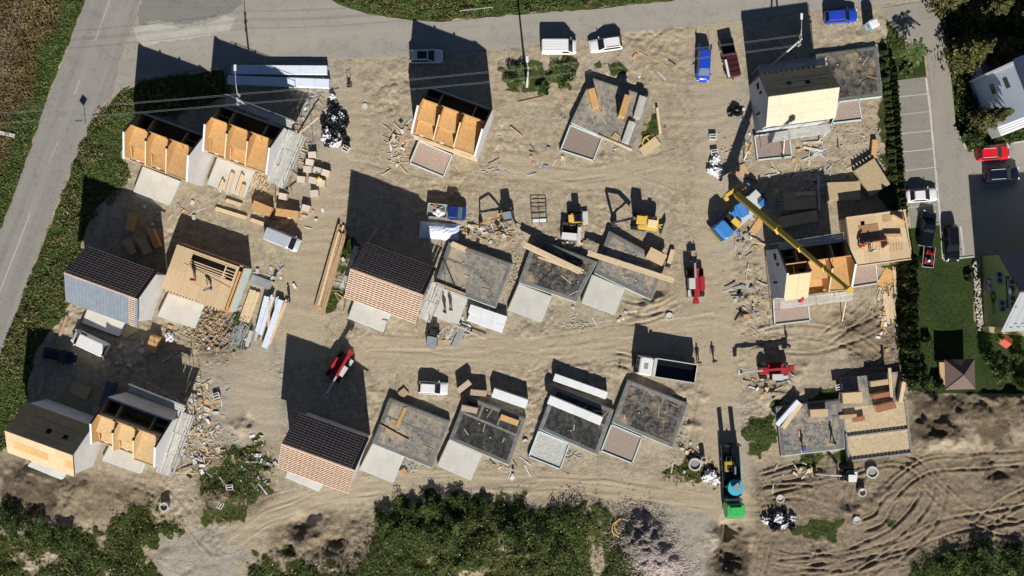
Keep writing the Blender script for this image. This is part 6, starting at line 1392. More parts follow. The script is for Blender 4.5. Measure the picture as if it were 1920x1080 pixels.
stack('timber_pile', 'untidy pale battens lying by the hedge, right of the half-panelled house', 'timber', (1663, 545), (1674, 612), 1.3, .25, 6, 1, WOOD, jit=.5)
stack('timber_pile', 'long pale battens above the untidy pile by the hedge', 'timber', (1676, 500), (1680, 552), .4, .2, 2, 1, WOOD, jit=.1)
box_stack('board_sheet', 'orange board lying right of the gravel bay under the platform', 'board', 1662, 522, 60, (2.6, 1.6, .08), 1, OSB)
box_stack('board', 'orange boards beside the blue crane cab', 'board', 1417, 428, 55, (2.6, 1.0, .15), 2, OSB)
# upright dark panels behind lower left shell
bundle('dark blue panel bundle with white end behind the lower left roofless house', (206, 716), (190, 765), .9, 2.0, mat('dark_blue_wrap', (.08, .11, .17), .5, .1), 1)
box_stack('board_stack', 'brown boards scattered in shade behind the brown-roofed house', 'board stack', 150, 732, -25, (2.6, 1.6, .3), 2, OSBD)
stack('timber_pile', 'pale planks lying in shade near the left verge', 'timber', (82, 710), (72, 738), .5, .2, 2, 1, WOOD2)
stack('timber_pole', 'thin orange poles lying in shade above the white van', 'timber', (126, 592), (107, 645), .35, .1, 2, 1, WOOD2)
# left of top house: pile of planks
stack('timber_pile', 'brown planks left of the white roofless house', 'timber', (762, 236), (748, 275), .5, .2, 2, 1, WOOD2, jit=.1)
stack('timber_beam', 'long brown plank near the bush below the white van', 'timber', (972, 192), (1020, 181), .2, .1, 1, 1, WOOD2); stack('timber_beam', 'dark plank lying alone right of the white roofless house', 'timber', (957, 238), (980, 256), .2, .15, 1, 1, WOOD2)
for i, (A, B, lab) in enumerate((((1395, 300), (1408, 268), 'raking prop left of the gravel bay with boards'), ((1468, 294), (1472, 252), 'raking prop inside the gravel bay with boards'), ((1535, 265), (1556, 244), 'raking prop right of the grey front scaffold'), ((1579, 602), (1587, 560), 'raking prop below the scaffold with the worker in red'), ((555, 256), (598, 220), 'raking prop above the plank scaffold corner'), ((516, 352), (517, 382), 'raking prop at the foot of the plank scaffold'), ((535, 356), (565, 372), 'raking prop between the scaffold and the brick pallets'), ((730, 590), (718, 632), 'raking prop below the central battened house'), ((648, 558), (644, 585), 'raking prop at the lower left of the central battened house'), ((783, 600), (780, 618), 'short raking prop at the lower right of the central battened house'), ((690, 455), (707, 428), 'raking prop behind the central battened house'), ((318, 886), (372, 888), 'loose batten frame below the broken scaffold'), ((340, 815), (378, 813), 'pale pole sticking out of the broken scaffold'), ((1440, 460), (1408, 454), 'thin pole left of the half-panelled house'))):
    a = W(*A, .1); b = W(*B, 2.2 if i < 11 else 1.0); c = Vector((a.x, a.y, 0)); o = MB().bar(a, b, .13, .13).build('raking_prop', WOOD, None, origin=c); tag(o, lab, 'prop')
# sheeting, bags, boxes
def bags(pts, label, group, mats_, r=.45):
    for x, y in pts:
        p = W(x, y); k = R.uniform(.75, 1.25) * r; m_ = R.choice(mats_)
        o = blob('rubbish_bag', (p.x, p.y, .1 + R.uniform(0, .3)), (k, k * R.uniform(.7, 1.1), k * .9), m_, seed=R.randint(0, 999), lump=.42); o.rotation_euler = (0, 0, R.uniform(0, 6)); tag(o, label.replace('black or white', 'black' if m_ is BAGK else 'white'), 'rubbish bag', group)
bags([(627 + R.gauss(0, 11), 222 + R.gauss(0, 16)) for _ in range(34)] + [(620 + R.gauss(0, 6), 258 + R.gauss(0, 7)) for _ in range(12)], 'black or white rubbish bag in the big heap beside the brick pallets', 'rubbish bag heap', [BAGK, BAGK, WHITE])
bags([(1343 + R.gauss(0, 6), 318 + R.gauss(0, 10)) for _ in range(12)], 'white bulk bag in the row left of the crane gap', 'white bags beside the main track', [WHITE])
bags([(1462 + R.gauss(0, 12), 975 + R.gauss(0, 6)) for _ in range(16)], 'black or white bag in the heap on the rutted ground', 'bags on the rutted ground', [BAGK, WHITE])
bags([(1328 + R.gauss(0, 6), 892 + R.gauss(0, 4)) for _ in range(6)], 'white sheeting bag beside the green low loader', 'white bags beside the low loader', [WHITE], .5)
bags([(1377, 207), (1371, 211), (1382, 212)], 'black bag lying right of the main track near the top', 'black bags near the top', [BAGK])
for (x, y, r, lab) in ((1337, 256, .5, 'upper white box beside the main track'), (1340, 285, 10, 'lower white box with dark openings beside the main track'), (648, 278, -30, 'white-edged board leaning by the rubbish bags'), (405, 742, 20, 'white-edged panel leaning left of the grey gravel'), (430, 914, 5, 'white ladder frame lying in the lower weeds'), (413, 948, 60, 'white slatted panel lying in the lower weeds'), (1570, 725, 8, 'blue-white window unit on the block foundation')):
    p = W(x, y, .5); t = thing('crate', lab, 'crate', (p.x, p.y, 0 if '1570' not in str(x) else ZS), math.radians(r))
    for s in (-1, 1): MB().box((s * .42, 0, .25), (.08, .7, .5)).build('side', WPAINT, t); MB().box((0, s * .32, .25), (.76, .06, .5)).build('end', WPAINT, t)
    MB().box((0, 0, .08), (.74, .56, .06)).build('bottom', GREYP, t); MB().box((0, 0, .45), (.74, .12, .06)).build('slat', WPAINT, t)
# concrete rings and manholes
for (x, y, r, hh, lab) in ((1303, 871, .85, .6, 'wide concrete ring on the grassy island'), (1255, 593, .5, .25, 'small manhole ring below the beam slabs'), (1636, 886, .8, .5, 'concrete ring right of the small white excavator'), (1618, 924, .55, .9, 'concrete pipe end upright in the rutted earth'), (1606, 975, .5, .3, 'pale manhole cover on the rutted earth'), (1464, 936, .55, .4, 'pale round cover near the bag heap'), (307, 951, .6, .9, 'concrete ring beside the pallet at lower left'), (684, 199, .4, .1, 'manhole cover in the open earth'), (1320, 862, .35, 1.2, 'slim concrete post ring by the low loader'), (985, 828, .35, .3, 'small ring beside the black slab')):
    p = W(x, y, hh); t = thing('concrete_ring', lab, 'concrete ring', (p.x, p.y, gz(p.x, p.y))); n = 20
    mb = MB(); mb.loft([[(math.cos(2 * PI * i / n) * q, math.sin(2 * PI * i / n) * q, z) for i in range(n)] for q, z in ((r, 0), (r, hh), (r * .78, hh), (r * .78, .05))], cap=False); mb.build('ring', CONC, t); MB().cyl((0, 0, hh * .55), r * .77, .06, 18).build('lid', CONC if r < .6 else CONCD, t)
# yellow hoses
def hose(lab, pts, z=.12, r=.09):
    ln = smooth_line(pts, 4); q = [W(x, y) + Vector((0, 0, z)) for x, y in ln]; c = Vector((q[0].x, q[0].y, 0))
    tag(MB().tube(q, r, 8).build('drain_hose', mat('hose_yellow', (.55, .38, .10), .5, .1), None, origin=c, smooth=True), lab, 'hose')
hose('yellow drain hose coiled at the lower gravel heap', [(1176, 974), (1160, 972), (1152, 985), (1158, 998), (1172, 996), (1176, 984), (1166, 974), (1150, 980), (1148, 996), (1160, 1006)], .35)
hose('yellow drain hose coiled beside the top slab', [(1218, 254), (1208, 258), (1204, 268), (1208, 274), (1216, 266), (1212, 258), (1205, 262)], .2)
# ------------------------------------------------------------------ people
def person(label, px, py, face, shirt, pose='stand', helmet=None, z=None, pants=None):
    p = W(px, py, (z or 0) + .9); zg = gz(p.x, p.y) if z is None else z
    V = {}; 
    st = {'stand': 0.0, 'walk': .28, 'bend': 0.0}[pose]; bend = pose == 'bend'
    pel = (0, 0, .92 if not bend else .80); ch = (.02, 0, 1.32) if not bend else (.32, 0, 1.12); nk = (.03, 0, 1.48) if not bend else (.48, 0, 1.2); hd = (.05, 0, 1.62) if not bend else (.60, 0, 1.22); tp = (.05, 0, 1.74) if not bend else (.70, 0, 1.22)
    V = [pel, ch, nk, hd, tp]; E = [(0, 1), (1, 2), (2, 3), (3, 4)]; rad = [.17, .18, .065, .10, .07]
    for s in (-1, 1):
        i = len(V); x = st * s
        V += [(0, s * .11, pel[2] - .05), (x * .55 + (.12 if bend else .02), s * .12, .50), (x - .02, s * .12, .09), (x + .16, s * .13, .05)]; rad += [.12, .085, .06, .05]; E += [(0, i), (i, i + 1), (i + 1, i + 2), (i + 2, i + 3)]
        i = len(V); sw = -x * .7
        if bend: V += [(ch[0] + .04, s * .22, ch[2] + .04), (ch[0] + .15, s * .25, .82), (ch[0] + .3, s * .18, .55), (ch[0] + .34, s * .17, .46)]
        else: V += [(.02, s * .22, 1.40), (-.02 + sw * .4, s * .27, 1.12), (.1 + sw, s * .26, .88), (.13 + sw, s * .25, .79)]
        rad += [.07, .055, .04, .045]; E += [(1, i), (i, i + 1), (i + 1, i + 2), (i + 2, i + 3)]
    me = bpy.data.meshes.new('person_src'); me.from_pydata(V, E, []); o = bpy.data.objects.new('person_src', me); COL.objects.link(o)
    md = o.modifiers.new('skin', 'SKIN'); sv = me.skin_vertices[0].data
    for k, r in enumerate(rad): sv[k].radius = (r, r * (1.15 if k < 2 else 1))
    sv[0].use_root = True
    sb = o.modifiers.new('sub', 'SUBSURF'); sb.levels = 1; sb.render_levels = 1
    bpy.context.view_layer.update()
    m2 = bpy.data.meshes.new_from_object(o.evaluated_get(bpy.context.evaluated_depsgraph_get())); bpy.data.objects.remove(o)
    m2.materials.clear()
    for m in (pants or PANT, shirt, SKIN, RUBBER): m2.materials.append(m)
    for f in m2.polygons:
        c = f.center; f.use_smooth = True
        if c.z < .12: k = 3
        elif c.z < pel[2] + .04 and math.hypot(c.x - pel[0], c.y) < .30 and not (abs(c.y) > .2 and c.z > .5): k = 0
        elif (Vector(c) - Vector(hd)).length < .17 or (abs(c.y) > .15 and (c.z < .86 if not bend else c.z < .52)): k = 2
        else: k = 1
        f.material_index = k
    b = bpy.data.objects.new('person', m2); COL.objects.link(b); b.location = (p.x, p.y, zg + .02); b.rotation_euler = (0, 0, math.radians(face)); tag(b, label, 'person')
    mb = MB(); n = 10
    mb.loft([[(hd[0] - .01 + math.cos(2 * PI * i / n) * r, math.sin(2 * PI * i / n) * r, hd[2] + z_) for i in range(n)] for r, z_ in ((.128, .03), (.13, .09), (.10, .16), (.03, .19))])
    mb.build('helmet' if helmet else 'hair', helmet or HAIR, b, smooth=True)
    return b
def cloth(n, c): return mat('cloth_' + n, c, .85, .1, 4)
RC, BC, DC, YC, GC = cloth('red', (.45, .02, .025)), cloth('blue', (.02, .06, .35)), cloth('dark', (.03, .03, .035)), cloth('yellow', (.62, .58, .05)), cloth('grey', (.25, .25, .25))
person('person in a red top standing on the main track right of the tipper truck', 1311, 680, 100, RC)
person('person in dark clothes walking on the main track', 1340, 676, 250, DC, 'walk')
person('person in a blue top standing above the red telehandler facing left', 1479, 648, 200, BC)
person('worker in red standing on the board platform of the left house', 362, 524, 240, RC, z=3.03)
person('worker in dark clothes bending on the board platform of the left house', 393, 541, 200, GC, 'bend', z=3.03)
person('person in grey standing on the scaffold terrace, nearer the battened house', 834, 584, 230, DC, z=.62)
person('person in pale clothes on the scaffold terrace, nearer the channel sections', 845, 581, 60, GC, z=.62)
person('worker in red on the scaffold in front of the half-panelled house', 1502, 566, 80, RC, 'bend', z=4.86)
person('worker with white helmet inside the half-panelled house', 1501, 506, -20, DC, 'bend', helmet=WPAINT, z=6.0)
person('worker in red on the right platform beside the standing panel', 1614, 462, 30, RC, 'bend', z=3.03)
person('worker with white helmet on the right platform', 1636, 470, 120, GC, helmet=WPAINT, z=3.03)
person('person in dark clothes standing on the sandy slab', 1564, 829, 200, DC, 'walk', z=ZS)
person('worker in blue at the lower edge of the sandy slab', 1507, 845, 90, BC, 'bend', z=ZS)
person('worker in a yellow vest among the brick pallets', 603, 336, 170, YC, 'bend', helmet=REDP)
person('worker with red helmet beside the outer white wrapped bundle', 541, 567, 160, GC, helmet=REDP)

# ------------------------------------------------------------------ poles and wires
def pole(lab, px, py, top=8.6, lamp=None, strut=None, hgt=None):
    p = W(px, py); t = thing('utility_pole', lab, 'utility pole', (p.x, p.y, 0))
    MB().tube([(0, 0, -.2), (0, 0, 3.2)], [.2, .17], 10).build('pole_base', CONC, t); MB().tube([(0, 0, 3.2), (0, 0, top + .5)], [.14, .1], 10).build('mast', CONC, t)
    for z in (top, top - .7): MB().bar((-.1, -.7, z), (.1, .7, z), .1, .1).build('crossarm', PALE, t); [MB().cyl((s * .03, s * .6, z + .12), .05, .16, 8).build('insulator', WPAINT, t) for s in (-1, 1)]
    if lamp: MB().tube([(0, 0, top - .2), (-.05, lamp * .5, top + .6), (-.1, lamp, top + .8)], .05, 8).build('lamp_bracket', GALV, t); MB().box((-.1, lamp + .3, top + .78), (.3, .8, .14)).build('lamp_head', WPAINT, t, bevel=.04)
    if strut: MB().tube([(strut[0], strut[1], -.1), (0, 0, top - .4)], .12, 8).build('strut', CONC, t)
    return Vector((p.x, p.y, top))
P1 = pole('concrete pole with street lamp behind the second roofless house', 478, 208, lamp=3.4)
P2 = pole('concrete pole standing in the bush below the white van', 988, 162, lamp=1.2)
P3 = pole('leaning concrete pole with street lamp by the bright board roof', 1467, 104, lamp=2.4, strut=(-1.8, -1.6))
P0 = Vector((-78.0, P1.y - 3.4, 8.6))
def wire(lab, a, b, sag):
    pts = [a.lerp(b, i / 14) - Vector((0, 0, sag * 4 * (i / 14) * (1 - i / 14))) for i in range(15)]; c = Vector((a.x, a.y, 0))
    tag(MB().tube(pts, .010, 5).build('power_line', mat('cable_grey', (.26, .26, .26), .5, .05), None, origin=c), lab, 'cable', 'overhead wires')
for k, (o, z) in enumerate(((.62, .2), (-.62, .2), (.62, -.5), (-.62, -.5))):
    d = Vector((0, o, z))
    for a, b, lab in ((P0, P1, 'overhead wire between the left edge and the first lamp pole'), (P1, P2, 'overhead wire between the lamp pole and the pole in the bush'), (P2, P3, 'overhead wire between the pole in the bush and the leaning pole')):
        wire(['topmost ', 'third ', 'second ', 'lowest '][k] + lab, a + d, b + d, .6)
q0, q1 = W(56, -40, 9), W(-14, 170, 9)
for k in range(5): d = Vector((k * .42 - .8, k * .1, (k % 2) * .3)); wire('overhead wire crossing the upper left field', q0 + d, q1 + d, .2)
# fallen white poles and a sign on the left verge
stack('concrete_post', 'two white posts lying in the left field', 'post', (0, 249), (28, 255), .5, .2, 2, 1, PALE)
p = W(161, 232); t = thing('road_sign', 'blue diamond-shaped road sign on the verge', 'road sign', (p.x, p.y, 0), .2)
MB().cyl((0, 0, 1.0), .04, 2.0, 8).build('post', GALV, t); MB().box((0, .03, 2.2), (.75, .05, .75), ry=PI / 4).build('sign_plate', BLUED, t); MB().box((0, .065, 2.2), (.45, .02, .45), ry=PI / 4).build('sign_face', PALE, t)
t = thing('guard_rail', 'low white rail on the verge above the top road', 'rail', W(893, 20))
for i in range(5): MB().box((-2.1 + i * 1.05, .12 * i - .2, .35), (.06, .06, .7)).build('post', PALE, t)
MB().bar((-2.1, -.2, .68), (2.1, .28, .68), .07, .08).build('rail', PALE, t)

# ------------------------------------------------------------------ vegetation
def leaves(name, c, size, mats_, up=.35, elong=1.0, seed=1):
    """c (n,3) centres, size (n,) -> one mesh of small randomly turned leaf faces"""
    rg = np.random.default_rng(seed); n = len(c)
    az = rg.random(n) * 2 * PI; tl = (rg.random(n) - .5) * 2 * (1 - up) * 1.3
    u = np.stack([np.cos(az) * np.cos(tl), np.sin(az) * np.cos(tl), np.sin(tl)], -1); rnd = rg.normal(size=(n, 3)) * (1 - up) + np.array([0, 0, up * 2])
    v = np.cross(rnd, u); v /= np.linalg.norm(v, axis=1, keepdims=True) + 1e-9; s = size[:, None]
    P = np.concatenate([c - u * s * elong, c + v * s * .5, c + u * s * elong, c - v * s * .5], 1).reshape(-1, 3)
    return fast_mesh(name, P, np.arange(4 * n).reshape(n, 4), mats_)
LEAF_D = leaf_mat('leaves_dark', [(.1, (.010, .020, .006)), (.45, (.030, .052, .012)), (.8, (.075, .105, .028))])
LEAF_M = leaf_mat('leaves_weed', [(.08, (.012, .022, .006)), (.35, (.036, .060, .014)), (.55, (.066, .105, .024)), (.75, (.105, .145, .038)), (.95, (.18, .205, .075))], scale=.45)
LEAF_G = leaf_mat('leaves_verge', [(.1, (.032, .048, .012)), (.45, (.066, .105, .026)), (.7, (.115, .155, .045)), (.95, (.21, .20, .09))])
LEAF_Y = leaf_mat('leaves_dry', [(.1, (.055, .042, .018)), (.45, (.14, .105, .045)), (.8, (.26, .20, .095))])
LEAF_C = leaf_mat('needles', [(.1, (.018, .022, .008)), (.45, (.070, .072, .022)), (.8, (.17, .155, .05))], scale=1.2)
LEAF_T = leaf_mat('thuja', [(.1, (.010, .018, .006)), (.5, (.040, .060, .016)), (.85, (.10, .12, .036))], scale=1.2)
sel_h = h.ravel(); sel_x = gx.ravel(); sel_y = gy.ravel(); inside = (np.abs(sel_x) < 70) & (np.abs(sel_y) < 40.4)
def region(keys):
    r = np.zeros(gx.shape)
    for k in keys: e0, e1 = (-3, 5) if k in ('field', 'verge', 'top', 'garden', 'lawn', 'isle', 'hedge') else (-12, 22); r = np.maximum(r, sm(sdist_poly(wx, wy, GRASS[k]) + fb12, e0, e1))
    return r.ravel()
hn = hnf.ravel(); hn2 = hnf2.ravel()
def scatter(name, label, cat, keys, dens, hmax, smin, smax, m, seed, hb=.12, elong=1.0, up=.35, gaps=0.0, mul=None, pw=1.4):
    rg = np.random.default_rng(seed); msk = region(keys) * (flat.ravel() < .3) * (rm.ravel() < .4)
    if mul is not None: msk = msk * mul.ravel()
    if gaps: msk = msk * np.clip(1.05 - gaps * 2.4 * np.clip(-hn * 1.2 - hn2 * .8 + .16, 0, 1), 0, 1)
    pr = msk * dens * inside; k = rg.random(len(pr)) < pr; k2 = rg.random(len(pr)) < pr - 1; ii = np.concatenate([np.flatnonzero(k), np.flatnonzero(k2)])
    n = len(ii); hh = hb + hmax * np.clip(hn[ii] * 1.6 + .42 + hn2[ii] * .7, 0, 1.4) ** pw
    c = np.stack([sel_x[ii] + rg.normal(size=n) * .1, sel_y[ii] + rg.normal(size=n) * .1, sel_h[ii] + hh * np.sqrt(rg.random(n))], -1)
    o = leaves(name, c, rg.uniform(smin, smax, n) * (.7 + .5 * msk[ii]), m, seed=seed, elong=elong, up=up); o['kind'] = 'stuff'; o['label'] = label
    return o
scatter('meadow_grass', 'dry brown grass of the field left of the road', 'grass', ['field'], 2.2, .25, .05, .13, [LEAF_Y], 1, elong=1.9, up=.25, mul=dryg)
scatter('verge_grass', 'green strip of grass along the far side of the left road', 'grass', ['field'], 1.8, .25, .05, .12, [LEAF_G], 15, elong=1.5, hb=.05, mul=1 - dryg)
scatter('straw_grass', 'dry straw tufts in the verge beside the left road', 'grass', ['verge', 'top'], .5, .4, .05, .15, [LEAF_Y], 12, elong=2.0, hb=.05, gaps=1.0)
# green grass only along the road edge of the field
scatter('verge_grass', 'green verge between the left road and the houses', 'grass', ['verge'], 1.7, .28, .05, .13, [LEAF_G], 2, elong=1.5, hb=.05)
scatter('roadside_grass', 'grass verge above the top road', 'grass', ['top'], 1.7, .3, .05, .13, [LEAF_G], 3, elong=1.5, hb=.05)
scatter('weed_bank', 'dense weeds on the bank along the bottom edge', 'weeds', ['bot', 'br'], 2.4, 1.15, .045, .14, [LEAF_M], 4, gaps=.8, up=.3, pw=2.0)
scatter('bank_grass', 'paler dry grass tufts among the bottom weeds', 'grass', ['bot', 'bl', 'br', 'mid'], .22, .7, .05, .15, [LEAF_Y], 14, elong=1.8)
scatter('corner_weeds', 'dense weeds in the lower left corner', 'weeds', ['bl'], 2.3, .9, .045, .13, [LEAF_M], 5, gaps=.8, up=.3, pw=2.0)
scatter('site_weeds', 'weed patches scattered over the building site', 'weeds', ['mid', 'bush1', 'bush2', 'bush3', 'br1', 'br2', 'strip', 'tuft', 'se', 'cent', 'west', 'hedge', 'east'], 1.2, .4, .045, .12, [LEAF_M], 6, gaps=.9)
scatter('island_grass', 'thin straw and grass on the island by the low loader', 'grass', ['isl'], .35, .3, .08, .2, [LEAF_Y], 7)
scatter('garden_cover', 'dark ground cover under the conifers', 'ground cover', ['garden'], .7, .6, .12, .3, [LEAF_D], 8)
scatter('lawn_grass', 'short mown lawn grass', 'grass', ['lawn', 'isle'], .5, .05, .05, .10, [leaf_mat('lawn_blades', [(.1, (.018, .034, .009)), (.5, (.034, .058, .016)), (.9, (.06, .085, .026))])], 9, hb=.03)
WHF = mat('weed_flower', (.6, .6, .5), .8, .3, 9)
scatter('weed_flowers', 'pale flowers among the bottom weeds', 'flowers', ['bot', 'bl'], .012, 1.5, .06, .12, [WHF], 10)

def crown_pts(n, hgt, r, seed, shape='cone', z0=.4):
    rg = np.random.default_rng(seed); t_ = rg.random(n) ** .8; z = z0 + (hgt - z0) * t_
    if shape == 'cone': rr = r * (1 - t_) ** .8 + .06
    elif shape == 'column': rr = r * np.clip(1.15 - t_ ** 3, .1, 1) * (1 - .45 * t_)
    else: rr = r * np.sqrt(np.clip(1 - (2 * t_ - 1) ** 2, .02, 1))
    lay = .72 + .28 * np.sin(z * 5.5 + 3 * rg.random()) if shape == 'cone' else 1.0
    a = rg.random(n) * 2 * PI; arm_ = 1 + .28 * np.sin(a * 5 + z * 2.1 + seed) * (1 if shape != 'column' else .5); q = rr * lay * arm_ * np.sqrt(.25 + .75 * rg.random(n))
    return np.stack([np.cos(a) * q, np.sin(a) * q, z - (.12 * q if shape == 'cone' else 0)], -1)
def tree(name, lab, px, py, hgt, r, n, leaf, m, seed, shape='cone', group=None, z0=.4):
    p = W(px, py); t = thing(name, lab, 'tree' if shape != 'bush' else 'bush', (p.x, p.y, gz(p.x, p.y)), R.uniform(0, 6), group)
    MB().tube([(0, 0, -.1), (0, 0, hgt * .5), (0, 0, hgt * .93)], [max(.05, hgt * .018), max(.04, hgt * .012), .02], 7).build('trunk', mat('bark', (.09, .065, .045), .9, .3, 4), t)
    rg = np.random.default_rng(seed)
    if shape != 'column':
        mb = MB()
        for k in range(9):
            a_ = rg.random() * 2 * PI; z = hgt * (.2 + .07 * k); L_ = r * (1 - z / hgt) * .8; mb.tube([(0, 0, z), (math.cos(a_) * L_, math.sin(a_) * L_, z + (.15 if shape != 'cone' else -.1))], [.05, .015], 5)
        mb.build('limbs', MATS['bark'], t)
    o = leaves('crown', crown_pts(n, hgt, r, seed, shape, z0), rg.uniform(leaf * .6, leaf * 1.3, n), [m], seed=seed, up=.3, elong=1.2); o.parent = t
    return t
for i, (x, y, hh, r, lab) in enumerate(((1796, 112, 10.5, 2.9, 'olive-green conifer nearest the driveway bend'), (1836, 116, 11.5, 3.0, 'olive-green conifer in front of the shaded annex roof'), (1862, 62, 12.5, 3.2, 'large conifer behind the shaded annex roof'), (1815, 48, 12.0, 3.0, 'dark conifer by the top of the driveway'), (1905, 90, 11.0, 2.8, 'conifer at the right edge above the pale building'), (1770, 8, 10.0, 2.4, 'conifer at the top edge right of the driveway'), (1880, 8, 12, 3.0, 'conifer in the upper right corner'))):
    tree('conifer', lab, x, y, hh, r, 9000, .22, LEAF_C, 40 + i, 'cone', 'conifers in the upper right corner')
tree('conifer', 'pointed conifer in the bed above the red car', 1826, 232, 10.5, 1.9, 6500, .17, LEAF_C, 61, 'cone')
tree('garden_shrub', 'rounded dark shrub at the corner of the conifer bed', 1818, 262, 2.2, 1.5, 1300, .2, LEAF_T, 62, 'bush', z0=.1)
tree('garden_shrub', 'dark shrub in front of the pale building', 1885, 250, 1.2, 1.3, 900, .18, LEAF_D, 63, 'bush', z0=.1)
# feathery sumac-like tree on the grass island
p = W(1697, 108); t = thing('feathery_tree', 'small feathery tree with long fronds on the grass island', 'tree', (p.x, p.y, 0))
MB().tube([(0, 0, -.1), (.1, 0, 1.6), (.1, .1, 3.2)], [.1, .08, .05], 7).build('trunk', MATS['bark'], t)
for k in range(15):
    a_ = 2 * PI * k / 15 + R.uniform(-.2, .2); L_ = R.uniform(1.5, 2.3); n = 60; rg = np.random.default_rng(k); tt = rg.random(n); sd = rg.choice([-1, 1], n) * rg.random(n) * .28 * np.sin(np.clip(tt, .05, .98) * PI)
    c = np.stack([.1 + math.cos(a_) * L_ * tt - math.sin(a_) * sd, .1 + math.sin(a_) * L_ * tt + math.cos(a_) * sd, 3.2 + .5 * np.sin(tt * 2.2) - tt * .7], -1)
    o = leaves('frond', c, rg.uniform(.09, .17, n), [LEAF_G], seed=k, up=.6, elong=1.4); o.parent = t
tree('garden_shrub', 'low shrub on the grass island below the feathery tree', 1701, 134, .7, .8, 500, .14, LEAF_M, 66, 'bush', z0=.05)
# thuja hedge: individual plants along the parking bays, taller ones along the lawn
protos = []
def thuja(lab, px, py, hgt, r, k, group):
    p = W(px, py); g = gz(p.x, p.y)
    if len(protos) < 4:
        s = len(protos); t = thing('thuja', lab, 'hedge plant', (p.x, p.y, g), 0, group)
        MB().tube([(0, 0, -.1), (0, 0, .85)], [.04, .02], 6).build('trunk', MATS['bark'], t)
        o = leaves('crown', crown_pts(620, 1.0, .5, 80 + s, 'column', .03), np.random.default_rng(s).uniform(.05, .12, 620), [LEAF_T], seed=s, up=.25, elong=1.3); o.parent = t; protos.append(t)
    else:
        src = protos[k % 4]; t = thing('thuja', lab, 'hedge plant', (p.x, p.y, g), R.uniform(0, 6), group)
        for ch in list(src.children): c = ch.copy(); COL.objects.link(c); c.parent = t
    t.scale = (2 * r, 2 * r, hgt); t.rotation_euler = (0, 0, R.uniform(0, 6))
n = 36
for k in range(n): thuja('slim thuja in the hedge row along the parking bays', 1670 + 22 * k / n + R.uniform(-1, 1), 118 + 296 * k / n, R.uniform(1.6, 2.1), R.uniform(.42, .55), k, 'hedge along the parking bays')
n = 26
for k in range(n): thuja('leafy hedge shrub on the site side of the thuja row', 1656 + 24 * k / n + R.uniform(-3, 3), 100 + 318 * k / n, R.uniform(.7, 1.2), R.uniform(.5, .75), k + 1, 'shrubs on the site side of the hedge')
ORD = ['topmost', 'second', 'third', 'fourth', 'fifth', 'sixth', 'seventh', 'eighth', 'ninth', 'tenth', 'eleventh', 'twelfth', 'thirteenth', 'fourteenth', 'fifteenth', 'sixteenth', 'lowest']
n = 17
for k in range(n): thuja('%s tall thuja counted down the row between site and lawn' % ORD[k], 1697 + 5 * k / n + R.uniform(-3, 3), 488 + 236 * k / n, R.uniform(3.2, 4.6), R.uniform(.95, 1.25), k + 2, 'tall hedge along the lawn')
for (x, y, hh, r, m, lab) in ((1850, 672, 3.0, 1.1, LEAF_D, 'dark small tree on the lawn below the green house'), (1875, 700, 1.6, 1.4, LEAF_M, 'silvery-green bush right of the gazebo'), (1905, 668, 2.4, 1.1, LEAF_D, 'dark bush at the right edge of the lawn'), (1815, 520, .8, .7, LEAF_D, 'low bush below the black estate car'), (1735, 640, 1.0, .8, LEAF_D, 'dark bush left of the gazebo'), (1912, 715, 2.2, 1.2, LEAF_D, 'dark bush in the lawn corner'), (1725, 715, 2.6, 1.2, LEAF_D, 'dark bush at the lower left lawn corner'), (1755, 722, 1.4, .9, LEAF_D, 'dark bush left below the gazebo')):
    tree('lawn_bush', lab, x, y, hh, r * .85, 1500, .12, m, int(x + y), 'bush', z0=.08)
for i, (x, y, hh, r) in enumerate(((726, 976, 1.9, 1.4), (774, 960, 1.7, 1.4), (814, 952, 2.0, 1.5), (858, 944, 1.7, 1.4), (908, 952, 1.4, 1.3), (1780, 1058, 1.9, 1.8), (1840, 1050, 2.1, 1.9), (1900, 1046, 1.9, 1.8), (850, 985, 1.6, 1.6), (960, 1000, 1.5, 1.6), (25, 975, 2.4, 1.9), (75, 992, 2.2, 1.8), (125, 1005, 1.8, 1.6))):
    tree('bank_bush', ['leftmost bush on the crest of the bottom bank', 'second bush from the left on the bottom bank crest', 'tallest bush on the bottom bank crest', 'fourth bush from the left on the bottom bank crest', 'rightmost bush on the bottom bank crest', 'left bush in the lower right corner', 'middle bush in the lower right corner', 'right bush in the lower right corner', 'bush on the slope below the tallest crest bush', 'bush on the slope right of centre of the bottom bank', 'leftmost bush in the lower left weeds', 'middle bush in the lower left weeds', 'right bush in the lower left weeds'][i], x, y, hh * .65, r, 2000, .12, [LEAF_M, LEAF_D, LEAF_G][i % 3], 300 + i, 'bush', z0=.1)
for i in range(9): tree('verge_shrub', '%s shrub from the left on the verge above the top road' % ['first', 'second', 'third', 'fourth', 'fifth', 'sixth', 'seventh', 'eighth', 'ninth'][i], 700 + i * 62 + R.uniform(-15, 15), -2 - 1.5 * i + R.uniform(-3, 3), R.uniform(1.0, 1.8), R.uniform(1.0, 1.5), 1200, .12, LEAF_M, 400 + i, 'bush', 'shrubs above the top road', .05)
for (x, y, r, lab) in ((970, 140, 1.5, 'leafy bush left of the pole near the top'), (1052, 142, 1.7, 'leafy bush right of the pole near the top'), (1018, 168, .8, 'small leafy bush below the pole near the top')): tree('site_bush', lab, x, y, .8, r, 1800, .13, LEAF_G, int(x), 'bush', z0=.05)

